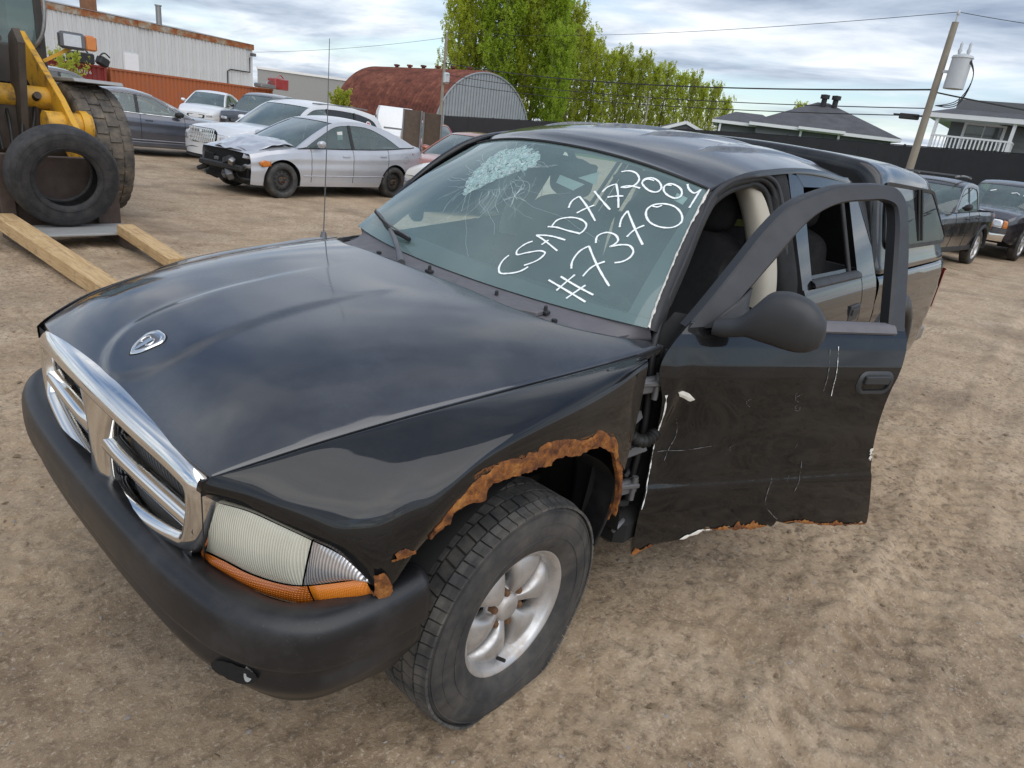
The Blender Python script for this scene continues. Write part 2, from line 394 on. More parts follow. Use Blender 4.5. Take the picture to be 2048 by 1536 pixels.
# ------------------------------------------------------------------ ground
def gbase(x, y):
    """smooth lie of the land"""
    x = np.asarray(x, float); y = np.asarray(y, float)
    k = 1/(1+np.exp((y+5.)/1.2)); far = 1/(1+np.exp(-(np.hypot(x, y)-32)/3))
    return -.022-.07*k*(1-far)+.02*far
def gheight(x, y):
    b = gbase(x, y)
    d = np.hypot(x-.5, y-1.); near = np.exp(-(d/14)**2)
    h = .030*fbm(x*.55, y*.55, 4, 3)+.016*fbm(x*3.1, y*3.1, 3, 9)+.020*near*fbm(x*9, y*9, 4, 21, .6)+.012*near*fbm(x*31, y*31, 2, 33)
    # wheel ruts running along the truck, with pressed lug marks
    for (yc, wd, dep, sl, ph) in ((1.72, .15, .022, .05, 0.), (2.42, .17, .028, .05, 1.), (3.7, .2, .03, .03, .4), (5.2, .22, .04, -.02, .8), (-2.5, .2, .03, .10, .2), (-3.9, .22, .03, .10, .6), (7.0, .25, .04, -.06, .3)):
        u = y-yc-sl*x+.10*fbm(x*.5, np.full_like(x, yc), 2, 41)
        m = np.exp(-(u/wd)**4); wob = .6+.8*np.clip(fbm(x*.9, y*.9, 2, 55)+.4, 0, 1)
        lug = 1/(1+np.exp(-6*np.sin((x+.7*np.abs(u))*2*math.pi/.125+ph*6)))
        h = h-dep*m*wob*.75+m*wob*.020*lug*np.exp(-d/11)+.016*np.exp(-((np.abs(u)-wd*1.35)/.07)**2)*wob
    clear = np.clip((np.hypot((x+1.5)/3.2, (y-.1)/1.0)-.75)/.35, 0, 1)     # flat under the truck
    return b+h*(.35+.65*clear)*np.clip(1.2-np.hypot(x, y)/120, .05, 1)
def axis(a, b, st):
    c = list(np.arange(a, b, st)); lo = []; hi = []; s = st; p = a; q = c[-1]
    while p > -420: s *= 1.06; p -= s; q += s; lo.append(p); hi.append(q)
    return np.array(lo[::-1]+c+hi)
ax_, ay_ = axis(-4.2, 2.0, .0165), axis(-2.2, 4.2, .0165); nx_, ng = len(ax_), len(ay_)
GX, GY = np.meshgrid(ax_, ay_, indexing='ij')
GZ = gheight(GX, GY)
mb = MB(); me = bpy.data.meshes.new('ground')
V = np.stack([GX, GY, GZ], -1).reshape(-1, 3)
ii = np.arange((nx_-1)*(ng-1)); a = (ii//(ng-1))*ng+ii % (ng-1)
F = np.stack([a, a+ng, a+ng+1, a+1], 1)
me.vertices.add(len(V)); me.vertices.foreach_set('co', V.ravel()); me.loops.add(F.size); me.loops.foreach_set('vertex_index', F.ravel())
me.polygons.add(len(F)); me.polygons.foreach_set('loop_start', np.arange(0, F.size, 4)); me.polygons.foreach_set('loop_total', np.full(len(F), 4))
me.update(); me.polygons.foreach_set('use_smooth', [True]*len(F))
ground = newobj('ground', me, None, 'mud', 'rutted brown mud of the salvage yard', None, None, 'structure')
# loose clods and pebbles in the mud
def scatter(name, mat, n, s0, s1, label, seed, xr, yr):
    rg = np.random.RandomState(seed); V = []; Fc = []
    base = np.array([(1, 0, 0), (0, 1, 0), (-1, 0, 0), (0, -1, 0), (0, 0, .7), (0, 0, -.7), (.6, .6, .35), (-.6, -.5, .4)])
    T = [(0, 6, 4), (6, 1, 4), (1, 2, 4), (2, 7, 4), (7, 3, 4), (3, 0, 4), (0, 1, 6), (2, 3, 7), (1, 0, 5), (2, 1, 5), (3, 2, 5), (0, 3, 5)]
    px = rg.uniform(*xr, n); py = rg.uniform(*yr, n); keep = fbm(px*1.3, py*1.3, 3, 71) > rg.uniform(-.45, .35, n)
    pz = gheight(px, py)
    for x, y, z in zip(px[keep], py[keep], pz[keep]):
        s = s0*(s1/s0)**(rg.rand()**2.2); a = rg.rand()*6.28; ca, sa = math.cos(a), math.sin(a)
        q = base*s*rg.uniform(.6, 1.25, (8, 1))*[1.25, .85, .62]
        b0 = len(V); V += [(x+ca*p[0]-sa*p[1], y+sa*p[0]+ca*p[1], z+p[2]+s*.12) for p in q]; Fc += [tuple(i+b0 for i in t) for t in T]
    m = MB(); m.v = V; m.f = Fc
    m.build(name, mat, None, 50, label, None, None, 'stuff', fix=False)
scatter('mud_clods', 'clod', 9000, .003, .020, 'small crumbs and clods of dark mud lying on the yard', 5, (-9, 3.2), (-6, 6.5))
scatter('pebbles', 'pebble', 4200, .003, .011, 'pale pebbles pressed into the mud', 8, (-4, 3), (-3, 5))
# ------------------------------------------------------------------ the black pickup (built in its own frame: X forward, Y to its left, Z up)
truck = thing('pickup_truck', 'black crew cab pickup with rusted wheel arch, open driver door and cracked windshield', 'pickup truck')
truck.rotation_euler = (R(-1.411), R(.0535), 0)
def mir(G):
    G = np.array(G, float); G[..., 1] *= -1; return G
YE = lambda x: sinterp(x, [-.60, -.524, -.25, .09, .446, .657, .80, .86], [.832, .826, .795, .748, .682, .622, .552, .515])
ZE = lambda x: sinterp(x, [-.60, -.524, -.25, .09, .446, .657, .80, .86], [1.098, 1.092, 1.073, 1.050, 1.012, .968, .912, .88])
ZCn = lambda x: sinterp(x, [-.65, -.5, -.25, 0., .25, .49, .62, .70, .76, .80, .83], [1.166, 1.166, 1.166, 1.156, 1.132, 1.090, 1.050, 1.012, .975, .945, .915])
def hood_z(x, y):
    ye = YE(x); s = np.clip(np.abs(y)/ye, 0, 1); ze, zc = ZE(x), ZCn(x)
    z = ze+(zc-ze)*(1-s**4.2)
    # raised centre panel with a rounded nose round the badge
    hw = .150+.035*np.clip((.3-x)/.8, 0, 1)
    dx = np.clip((x-.655)/.135, 0, 1); hw2 = hw*np.sqrt(np.clip(1-dx**2, 0, 1))+1e-4
    k = 1/(1+np.exp((np.abs(y)-hw2)/.0085)); fade = np.clip((x+.12)/.5, 0, 1)
    fade = fade*fade*(3-2*fade)
    return z+.0065*k*fade*(dx < 1)
def hood():
    nt_, ns = 130, 141
    s = np.linspace(-1, 1, ns); s = np.sign(s)*np.abs(s)**.9
    G = np.zeros((nt_, ns, 3))
    xr = -sinterp(np.abs(s), [0, .3, .62, .80, .90, .97, 1.0], [.235, .238, .255, .34, .46, .57, .595])
    xf_ = .815-.022*np.abs(s)**2-.010*np.abs(s)**8
    t = np.linspace(0, 1, nt_)**1.25
    for i, tv in enumerate(t):
        x = xf_+(xr-xf_)*tv; y = s*YE(x); G[i, :, 0] = x; G[i, :, 1] = y; G[i, :, 2] = hood_z(x, y)
    # rolled flanges
    def off(a, dx, dy, dz):
        b = a.copy(); b[..., 0] += dx; b[..., 1] += dy; b[..., 2] += dz; return b
    G = np.concatenate([[off(G[0], -.02, 0, -.03), off(G[0], .002, 0, -.008)], G, [off(G[-1], -.004, 0, -.006), off(G[-1], .0, 0, -.03)]], 0)
    L1, L2 = off(G[:, :1], 0, -.003, -.006), off(G[:, :1], 0, .004, -.035); R1, R2 = off(G[:, -1:], 0, .003, -.006), off(G[:, -1:], 0, -.004, -.035)
    return np.concatenate([L2, L1, G, R1, R2], 1)
MB().grid(hood()).build('hood', 'hood_paint', truck, 180)
# --- fenders
HLT = np.array([(.780, .500, .832), (.768, .535, .836), (.729, .630, .844), (.692, .693, .829), (.654, .751, .810), (.612, .805, .784), (.581, .839, .750), (.562, .858, .712)])
HLB = np.array([(.776, .494, .663), (.758, .567, .656), (.718, .654, .635), (.671, .726, .628), (.629, .783, .636), (.586, .834, .662), (.559, .861, .691)])
HLM = np.array([(.776, .495, .687), (.757, .567, .692), (.729, .630, .682), (.691, .694, .677), (.665, .735, .683), (.624, .790, .705), (.569, .851, .732)])
RU = np.array([(.435, .888, .800), (.409, .891, .840), (.378, .895, .871), (.351, .899, .904), (.312, .904, .933), (.260, .907, .944), (.201, .910, .946), (.125, .914, .946), (.051, .915, .950), (-.034, .915, .943), (-.117, .915, .929), (-.158, .915, .930), (-.256, .915, .892), (-.285, .915, .857), (-.322, .915, .782), (-.352, .915, .738), (-.378, .915, .66)])
RL = np.array([(.420, .890, .800), (.384, .894, .824), (.350, .899, .850), (.288, .906, .867), (.269, .907, .885), (.208, .910, .903), (.145, .913, .895), (.072, .915, .896), (-.011, .915, .890), (-.081, .915, .880), (-.132, .915, .883), (-.223, .915, .860), (-.281, .915, .817), (-.306, .915, .775), (-.343, .915, .710), (-.364, .915, .632), (-.372, .915, .57)])
def gap(x): return np.array([x, float(YE(x))+.013, float(ZE(x))-.003])
def frow(xg, end, side, sh):
    """one fender section: flange, gap edge, crown, shoulder, side, end"""
    g = gap(xg); e = np.array(end, float)
    f0 = g+[0, -.004, -.035]; f1 = g+[0, -.001, -.006]
    a = g+(np.array(sh)-g)*.42+[0, 0, .012]; return [f0, f1, g, a, np.array(sh, float), np.array(side, float), e]
LIP = .5*(RU+RL)
rows = [
 frow(.803, (.788, .500, .832), (.797, .522, .858), (.806, .545, .892)),
 frow(.770, (.768, .540, .838), (.786, .550, .862), (.797, .570, .895)),
 frow(.690, (.729, .630, .846), (.742, .632, .868), (.742, .640, .900)),
 frow(.610, (.692, .693, .831), (.704, .700, .857), (.690, .705, .900)),
 frow(.520, (.654, .751, .812), (.660, .765, .846), (.625, .765, .908)),
 frow(.440, (.612, .805, .786), (.612, .825, .830), (.565, .815, .915)),
 frow(.380, (.562, .858, .714), (.550, .872, .800), (.505, .850, .920)),
 frow(.330, (.525, .878, .700), (.480, .890, .820), (.440, .868, .930)),
 frow(.290, (.465, .887, .775), (.430, .898, .860), (.385, .878, .950)),
 frow(.235, tuple(LIP[2]), (.350, .903, .915), (.315, .886, .978)),
 frow(.160, tuple(LIP[4]), (.255, .908, .950), (.240, .890, 1.000)),
 frow(.050, tuple(LIP[7]), (.105, .914, .965), (.100, .896, 1.022)),
 frow(-.090, tuple(LIP[9]), (-.065, .917, .965), (-.075, .898, 1.040)),
 frow(-.220, tuple(LIP[11]), (-.205, .916, .955), (-.215, .897, 1.052)),
 frow(-.340, tuple(LIP[13]), (-.310, .914, .925), (-.325, .893, 1.062)),
 frow(-.470, (-.372, .913, .740), (-.385, .910, .900), (-.430, .882, 1.062)),
]
FG = loft(rows, 150, 60)
for nm, g in (('fender', FG), ('fender', mir(FG))): MB().grid(g).build(nm, 'truck_paint', truck, 180)
fender_l = bpy.data.objects['fender']
fender_l['label'] = 'driver side fender with wheel arch rusted through'
# ragged rust eating the wheel arch lip
def rust_band(U, L, n, seed, parent, amp=.010, thick=.007, name='rusted_edge', yoff=.004):
    rg = np.random.RandomState(seed); u = spl(U, n); l = spl(L, n); G = []
    for i in range(n):
        du = amp*(fbm(np.array([i*.11]), np.array([seed*1.]), 4, seed, .65)[0])*1.9; dl = amp*(fbm(np.array([i*.13]), np.array([seed+5.]), 4, seed+3, .65)[0])*2.0
        d = (l[i]-u[i]); ln = max(np.linalg.norm(d), 1e-4); d = d/ln
        a = u[i]+d*du; b = l[i]+d*dl; row = []
        for k in range(9):
            f = k/8; p = a+(b-a)*f
            p = p+[0, yoff+thick*(.35+.9*(fbm(np.array([i*.21]), np.array([k*.45]), 3, seed+9)[0]))*math.sin(math.pi*min(1, f*.85+.15)), 0]; row.append(p)
        row.append(b+[0, -.012, .004]); G.append(row)
    G = np.array(G)
    G[:, 0, 1] -= .004
    MB().grid(G).build(name, 'rust', parent, 60)
def stain_band(U, L, up, n, seed, parent):
    u, l = spl(U, n), spl(L, n); G = []
    for i in range(n):
        d = u[i]-l[i]; d = d/np.linalg.norm(d); e = up*(.5+1.2*max(-.3, fbm(np.array([i*.09]), np.array([seed*1.]), 4, seed, .6)[0]))
        G.append([u[i]+d*e*f+[0, .0012+.001*(1-f), 0] for f in (1, .6, .2, -.3)])
    MB().grid(np.array(G)).build('rust_blisters', 'rust_stain', parent, 60)
stain_band(RU, RL, .016, 190, 5, fender_l)
rust_band(RU, RL, 190, 3, fender_l)
rust_band([(.570, .872, .748), (.548, .880, .752), (.536, .884, .735)], [(.566, .872, .690), (.545, .880, .684), (.520, .884, .690)], 24, 8, fender_l, .006)
rust_band([(.520, .882, .792), (.500, .886, .797), (.470, .889, .790)], [(.528, .882, .776), (.500, .886, .781), (.468, .889, .776)], 24, 12, fender_l, .004)
# wheel housing liner
prof = [(.60, 0), (.80, 0)]
for s in (1, -1):
    G = []
    for a in np.linspace(R(28), R(176), 40):
        rr = .49; G.append([(.02+rr*math.cos(a), s*y, .42+rr*math.sin(a)*.93) for y in (.42, .60, .78, .885)])
    MB().grid(G).build('wheel_liner', 'inner_black', truck, 180)
    G = [[(.02+q*math.cos(a), s*.42, .42+q*math.sin(a)*.93) for q in (.02, .49)] for a in np.linspace(R(20), R(176), 40)]
    MB().grid(G).build('wheel_liner', 'inner_black', truck, 180)
# torn liner flap hanging behind the tyre
G = [[(-.20, .72, .905), (-.24, .80, .895), (-.26, .88, .870), (-.265, .90, .862)], [(-.33, .72, .80), (-.34, .80, .80), (-.345, .88, .775), (-.345, .90, .77)],
     [(-.385, .72, .62), (-.39, .80, .62), (-.385, .875, .60), (-.38, .895, .60)], [(-.36, .74, .42), (-.365, .80, .42), (-.355, .86, .43), (-.35, .88, .44)]]
MB().grid(loft(G, 24, 10)).build('liner_flap', 'bumper_plastic', truck, 180, solid=.004)
# --- chrome grille
def fx(y): return .838-.030*(y/.55)**2
def swp(path, prof, closed=False):
    """path: list of (y,z) ; prof: list of (du outward in plane, dx forward)"""
    P = np.array(path, float); n = len(P); G = []
    for i in range(n):
        t = P[(i+1) % n]-P[i-1] if closed else P[min(i+1, n-1)]-P[max(i-1, 0)]
        t = t/np.linalg.norm(t); nr = np.array([t[1], -t[0]])
        G.append([(fx(P[i, 0])+dx, *(P[i]+nr*du)) for du, dx in prof])
    return np.array(G)
top = [(-.530, .880), (-.505, .903), (-.46, .915), (-.25, .932), (0, .938), (.25, .932), (.46, .915), (.505, .903), (.530, .880)]
bot = [(.535, .83), (.522, .76), (.505, .715), (.485, .692), (.44, .676), (.25, .640), (0, .625), (-.25, .640), (-.44, .676), (-.485, .692), (-.505, .715), (-.522, .76), (-.535, .83)]
loop = spl(top+bot+[top[0]], 161)[:-1]
frame_prof = [(.016, -.060), (.016, -.032), (.012, -.018), (.004, -.008), (-.010, .001), (-.020, .006), (-.030, .006), (-.040, -.002), (-.046, -.020), (-.046, -.06)]
grille = newobj('grille', MB().grid(swp(loop, [(-d, x) for d, x in frame_prof], True), closeu=True).build('tmp', None).data, truck, 'chrome')
bpy.data.objects.remove(bpy.data.objects['tmp'])
finish(grille, 40)
post = [[(fx(0)+dx, y*w, z) for (y, dx) in ((-.030, -.06), (-.034, -.015), (-.020, .0), (0, .004), (.020, .0), (.034, -.015), (.030, -.06))] for z, w in ((.60, 2.3), (.66, 2.0), (.72, 1.8), (.78, 1.9), (.84, 2.5), (.89, 3.3), (.925, 4.0))]
MB().grid(loft(post, 30, 40)).build('grille_post', 'chrome', grille, 60)
for s in (1, -1):
    G = []
    for y in np.linspace(.05, .520, 24):
        z = .775-.012*(y/.5)**2; r = .026+.008*math.exp(-((y-.05)/.05)**2)
        G.append([(fx(y)-.006+dx, s*y, z+dz) for dx, dz in ((-.105, .030), (-.065, .030), (-.016, r-.001), (.000, r-.008), (.004, .0), (-.004, -.016), (-.03, -.020), (-.08, -.018))])
    MB().grid(loft(G, 48, 30)).build('grille_bar', 'chrome', grille, 60)
    G = [[(fx(y)-.010+dx, s*y, .640+.045*(y/.5)**2.2+dz) for dx, dz in ((-.105, .030), (-.06, .028), (-.012, .022), (.0, .010), (0, -.005))] for y in np.linspace(.05, .500, 24)]
    MB().grid(loft(G, 48, 20)).build('grille_bar', 'chrome', grille, 60)
    for z0, z1 in ((.800, .905), (.675, .755)):      # dark fins behind the openings
        m = MB()
        for k in range(26):
            y = .075+k*.0175; m.box((fx(y)-.085, s*y, (z0+z1)/2), (.035, .005, z1-z0), 0)
        m.box((.70, s*.29, (z0+z1)/2), (.01, .52, z1-z0+.03)); m.build('grille_fins', 'fin_grey', grille)
MB().box((.66, 0, .76), (.02, 1.2, .36)).build('radiator_support', 'inner_black', truck)
# black filler strips between grille and headlamps
for s in (1, -1):
    G = loft([[(.800, s*.548, .915), (.800, s*.552, .80), (.790, s*.530, .675)], [(.785, s*.535, .90), (.778, s*.525, .80), (.774, s*.505, .665)], [(.74, s*.50, .90), (.74, s*.49, .80), (.74, s*.48, .66)]], 8, 14)
    MB().grid(G).build('headlamp_filler', 'trim_plastic', truck, 60)
# --- headlamps
def lampgrid(A, B, n, m, bulge, back=0):
    a, b = spl(A, n), spl(B, n); G = []
    for i in range(n):
        row = []
        for k in range(m):
            f = k/(m-1); p = a[i]+(b[i]-a[i])*f; row.append(p+np.array([.75, .45, 0])*bulge*math.sin(math.pi*f)**.7*min(1, 6*min(i, n-1-i)/(n-1)+.25))
        G.append(row)
    G = np.array(G); return G
cutT, cutM = .60, .60
def part_of(A, lo, hi, n=14):
    p = spl(A, 101); return p[int(lo*100):int(hi*100)+1]
for s in (1, -1):
    hl = newobj('headlamp', None, truck)
    iT = np.argmin(np.abs(spl(HLT, 101)[:, 1]-.756)); iM = np.argmin(np.abs(spl(HLM, 101)[:, 1]-.742))
    T, Mm, B = spl(HLT, 101), spl(HLM, 101), spl(HLB, 101)
    ff = (lambda g: g) if s > 0 else mir
    MB().grid(ff(lampgrid(T[:iT], Mm[:iM], 40, 14, .016))).build('main_lens', 'lens_yellowed', hl, 180)
    MB().grid(ff(lampgrid(T[iT:], Mm[iM:], 30, 14, .012))).build('corner_lens', 'lens_clear', hl, 180)
    MB().grid(ff(lampgrid(Mm[:iM+4]+[.004, 0, -.002], B[:iM+2], 40, 8, .012))).build('turn_signal', 'lens_amber', hl, 180)
    MB().grid(ff(lampgrid(Mm[iM+4:]+[.004, 0, -.002], B[iM+2:], 24, 8, .012))).build('side_reflector', 'amber_reflector', hl, 180)
    MB().grid(ff(lampgrid(T-[.03, .02, -.012], B-[.03, .02, .012], 30, 6, .0))).build('lamp_housing', 'inner_black', hl, 180)
# --- front bumper
def bump_sec(k):
    """plan points along the bumper for z rows"""
    y = k
path0 = np.array([(.890, 0), (.886, .30), (.868, .56), (.838, .70), (.788, .80), (.712, .872), (.600, .905), (.500, .912), (.425, .912)])
lip0 = np.array([(.812, 0), (.806, .30), (.782, .527), (.742, .652), (.700, .735), (.645, .780), (.559, .805), (.500, .820), (.455, .830)])
secs = []; vals = []
for (px_, py_), (lx, ly) in zip(path0, lip0):
    nrm = np.array([max(.02, 1-py_**4*1.3), py_**3*1.2]); nrm /= np.linalg.norm(nrm); ix, iy = nrm
    e = 0 if px_ > .45 else .0
    def P(d, z): return (px_-ix*d, py_-iy*d, z)
    secs.append([P(.115, .655), P(.080, .672), P(.040, .678), P(.014, .664), P(.003, .640), P(.000, .610), P(.000, .580), P(.001, .563), P(.004, .556), P(.030, .553)])
    vals.append([P(.034, .560), P(.026, .548), P(.025, .520), P(.025, .480), tuple(.75*np.array(P(.025, .45))+.25*np.array((lx, ly, .43))), tuple(.35*np.array(P(.02, .42))+.65*np.array((lx, ly, .395))), (lx, ly, .362), (lx-ix*.03, ly-iy*.03, .352)])
sec = np.array(secs); val = np.array(vals)
for q_ in (sec, val): q_[-4:, :, 2] += np.linspace(.002, .02, 4)[:, None]
both = lambda q_: np.concatenate([mir(q_)[:0:-1], q_], 0)
MB().grid(loft(both(sec), 150, 50)).build('front_bumper', 'bumper_plastic', truck, 180, solid=.004)
bumper = bpy.data.objects['front_bumper']
MB().grid(loft(both(val), 150, 40)).build('bumper_valance', 'bumper_plastic', bumper, 180, solid=.004)
for s in (1, -1):        # fog lamp pockets and bolt covers
    m = MB()
    Gs = loft(val, 120, 90).reshape(-1, 3)
    def vx(y, z): return float(Gs[np.argmin((Gs[:, 1]-y)**2+(Gs[:, 2]-z)**2+(Gs[:, 0] < .5)), 0])+.006
    ov = [(vx(.712+dy, .502+dz), s*(.712+dy), .502+dz) for dy, dz in [(.060*math.cos(a), .026*math.sin(a)+.18*.06*math.cos(a)) for a in np.linspace(0, 2*math.pi, 28, endpoint=False)]]
    ring_fill(m, ov, lambda p: (vx(abs(p[1]), p[2])+.002, p[1], p[2]), 5); m.build('fog_pocket', 'inner_black', bumper, 60)
    if s > 0:
        m = MB(); c_ = Vector((.795, .748, .516)); nn = Vector((.62, .60, .45)).normalized(); u_ = nn.cross(Vector((0, 0, 1))).normalized(); v_ = u_.cross(nn)
        for k_ in range(3): ring_fill(m, [tuple(c_+nn*.002+(u_*math.cos(a)*.010+v_*math.sin(a)*.019)) for a in np.linspace(0, 2*math.pi, 24, endpoint=False)], None, 3) if k_ == 0 else None
        m.build('fog_lamp', 'lamp_white', bumper, 60); continue
    m = MB(); ov2 = [(vx(.748+dy, .512+dz)+.004, s*(.748+dy), .512+dz) for dy, dz in [(.024*math.cos(a), .033*math.sin(a)) for a in np.linspace(0, 2*math.pi, 22, endpoint=False)]]
    ring_fill(m, ov2, lambda p: (vx(abs(p[1]), p[2])+.002, p[1], p[2]), 4); m.build('fog_lamp', 'lens_clear', bumper, 60)
# --- emblem
em = np.array([(0, -1), (.55, -.62), (.86, -.05), (1, .58), (.62, .92), (0, 1), (-.62, .92), (-1, .58), (-.86, -.05), (-.55, -.62)])
def badge(sc, off, n=60):
    o = []
    for a, b in spl(np.vstack([em, em[:1]]), n)[:-1]:
        x = .690-(b*.042)*sc; y = -a*.041*sc; o.append((x, y, float(hood_z(np.array(x), np.array(y)))+off))
    return o
badge_o = MB(); ring_fill(badge_o, badge(1.10, .0015), None, 3); bo = badge_o.build('emblem', 'inner_black', truck, 180)
m = MB(); G = [badge(1.04, .0016), badge(1.0, .006), badge(.86, .007), badge(.74, .0045)]; m.grid(np.array(G), closev=True); m.build('emblem_rim', 'chrome', bo, 180)
m = MB(); ring_fill(m, badge(.76, .0042), None, 3); m.build('emblem_field', 'steel_grey', bo, 180)
def hp(a, b, off): 
    x = .690-b*.042; y = -a*.041; return (x, y, float(hood_z(np.array(x), np.array(y)))+off)
for s in (1, -1):       # ram's head: horns, face
    m = MB(); m.tube([hp(s*a, b, .006) for a, b in spl([(.10, .30), (.34, .36), (.55, .20), (.55, -.08), (.40, -.22), (.30, -.10)], 14)], [.0022]*4+[.0032]*6+[.0022]*4, 6); m.build('emblem_horn', 'chrome', bo, 180)
m = MB(); ring_fill(m, [hp(a, b, .0062) for a, b in ((0, -.80), (.14, -.55), (.20, -.1), (.26, .28), (0, .34), (-.26, .28), (-.20, -.1), (-.14, -.55))], None, 2); m.build('emblem_face', 'chrome', bo, 60)
m = MB()
for k in range(5): ring_fill(m, [hp(-.46+k*.23+a, .66+b, .0052) for a, b in ((-.07, -.10), (.07, -.10), (.07, .10), (-.07, .10))], None, 1)
m.build('emblem_lettering', 'chrome', bo)
# --- windshield
def WS(u, v, off=0.):
    u = np.asarray(u, float); v = np.asarray(v, float); a = np.abs(u)
    b = np.stack([-.41-.135*a**2.2, .79*u, 1.145+.005*u*u], -1); t = np.stack([-.985-.095*a**2.2, .617*u, 1.634-.069*a**2.2], -1)
    p = b+(t-b)*v[..., None]+np.array([.02, 0, .014])*(4*v*(1-v))[..., None]
    return p+np.array([.62, 0, .78])*off
def wspatch(u0, u1, v0, v1, nu, nv, off):
    U, Vv = np.meshgrid(np.linspace(u0, u1, nu), np.linspace(v0, v1, nv), indexing='ij'); return WS(U, Vv, off)
windshield = MB().grid(wspatch(-1, 1, 0, 1, 60, 40, 0)).build('windshield', 'windshield_glass', truck, 180)
m = MB()      # black ceramic border, inside face
fb = lambda u: sinterp(u, [-1, -.877, -.371, .189, .683, 1], [.055, .072, .118, .095, .066, .055])
us = np.linspace(-.995, .995, 60); m.grid(np.stack([WS(us, us*0+.002, -.004), WS(us, fb(us)*.5, -.004), WS(us, fb(us), -.004)], 1))
for s in (1, -1):
    vs = np.linspace(.06, .995, 40); m.grid(np.stack([WS(vs*0+s*.995, vs, -.0042), WS(s*np.interp(vs, [0, .1, .7, 1], [.895, .905, .952, .965]), vs, -.0042)], 1))
m.grid(np.stack([WS(us, us*0+.995, -.0041), WS(us, us*0+.972, -.0041)], 1)); m.build('frit_border', 'frit', windshield, 180)
# handwriting in white marker
CH = [
[(.496,.897),(.535,.921),(.584,.918),(.623,.88),(.621,.834),(.586,.798),(.562,.791),(.588,.813),(.66,.824)],
[(.648,.876),(.651,.901),(.684,.923),(.736,.91),(.766,.871),(.756,.836),(.723,.827),(.676,.844),(.649,.869),(.662,.902),(.703,.909)],
[(.774,.898),(.793,.927),(.834,.93),(.87,.911),(.884,.864),(.864,.838),(.822,.839),(.784,.865),(.777,.903),(.807,.919)],
[(.881,.973),(.905,.939),(.937,.926),(.962,.971)],[(.961,.974),(.959,.893),(.956,.807)],
[(.243,.186),(.231,.147),(.239,.098),(.26,.077),(.301,.087),(.354,.12),(.378,.156)],
[(.313,.303),(.287,.277),(.268,.223),(.28,.204),(.327,.231),(.391,.263),(.414,.259),(.408,.217),(.353,.156)],
[(.308,.344),(.36,.33),(.467,.289)],[(.308,.344),(.383,.362),(.471,.363)],[(.37,.298),(.389,.336)],
[(.335,.412),(.378,.422),(.452,.422),(.522,.425)],[(.355,.423),(.36,.467),(.404,.5),(.473,.511),(.522,.489),(.529,.448),(.515,.419)],
[(.37,.561),(.359,.611),(.378,.652)],[(.378,.652),(.463,.599),(.553,.526)],[(.432,.542),(.46,.585),(.492,.622)],
[(.435,.713),(.508,.669),(.587,.623)],
[(.481,.722),(.491,.768),(.522,.802)],[(.522,.802),(.573,.735),(.622,.65)],[(.529,.697),(.565,.72),(.605,.736)],
[(.511,.117),(.623,.086),(.719,.055)],[(.556,.154),(.649,.126),(.737,.103)],[(.614,.185),(.593,.13),(.572,.073)],[(.684,.144),(.66,.1),(.632,.046)],
[(.583,.213),(.568,.253),(.574,.325),(.601,.367)],[(.601,.367),(.694,.264),(.784,.174)],[(.652,.188),(.671,.256),(.712,.304)],
[(.624,.396),(.612,.441),(.643,.476),(.691,.476),(.717,.449),(.709,.415),(.697,.399),(.74,.427),(.781,.437),(.81,.412),(.811,.371),(.787,.332),(.756,.312)],
[(.688,.532),(.673,.584),(.676,.649)],[(.676,.649),(.759,.554),(.836,.466)],[(.747,.485),(.764,.543),(.796,.589)],
[(.776,.736),(.764,.696),(.778,.654),(.817,.618),(.876,.611),(.93,.637),(.954,.69),(.935,.744),(.888,.777),(.822,.77),(.777,.734),(.802,.734),(.822,.758)]]
for k, st in enumerate(CH):
    q = spl(st, 10*len(st)); p = WS(q[:, 0], q[:, 1], .0022)
    t = np.gradient(p, axis=0); t /= np.linalg.norm(t, axis=1)[:, None]; nr = np.array([.62, 0, .78]); sd = np.cross(t, nr); sd /= np.linalg.norm(sd, axis=1)[:, None]
    wd = .0037*(1+.35*fbm(np.arange(len(p))*.35, np.full(len(p), k*3.), 3, 5))[:, None]
    MB().grid(np.stack([p-sd*wd, p+sd*wd], 1)).build('marker_stroke', 'marker_ink', windshield, 180)
# smashed patch: crushed cells and cracks running out of it
rg = np.random.RandomState(4)
def inside(u, v):
    poly = np.array([(-.303,.928),(-.125,.886),(-.066,.798),(-.148,.717),(-.233,.651),(-.322,.516),(-.347,.472),(-.449,.577),(-.498,.742),(-.485,.872)])
    c = False; j = len(poly)-1
    for i in range(len(poly)):
        if (poly[i, 1] > v) != (poly[j, 1] > v) and u < (poly[j, 0]-poly[i, 0])*(v-poly[i, 1])/(poly[j, 1]-poly[i, 1])+poly[i, 0]: c = not c
        j = i
    return c
m = MB(); lines = MB(); cnt = 0
def crack(pts, w, mbx, off=.0015):
    q = np.array(pts); p = WS(q[:, 0], q[:, 1], off); t = np.gradient(p, axis=0); t /= np.linalg.norm(t, axis=1)[:, None]+1e-9
    sd = np.cross(t, np.array([.62, 0, .78])); mbx.grid(np.stack([p-sd*w, p+sd*w], 1))
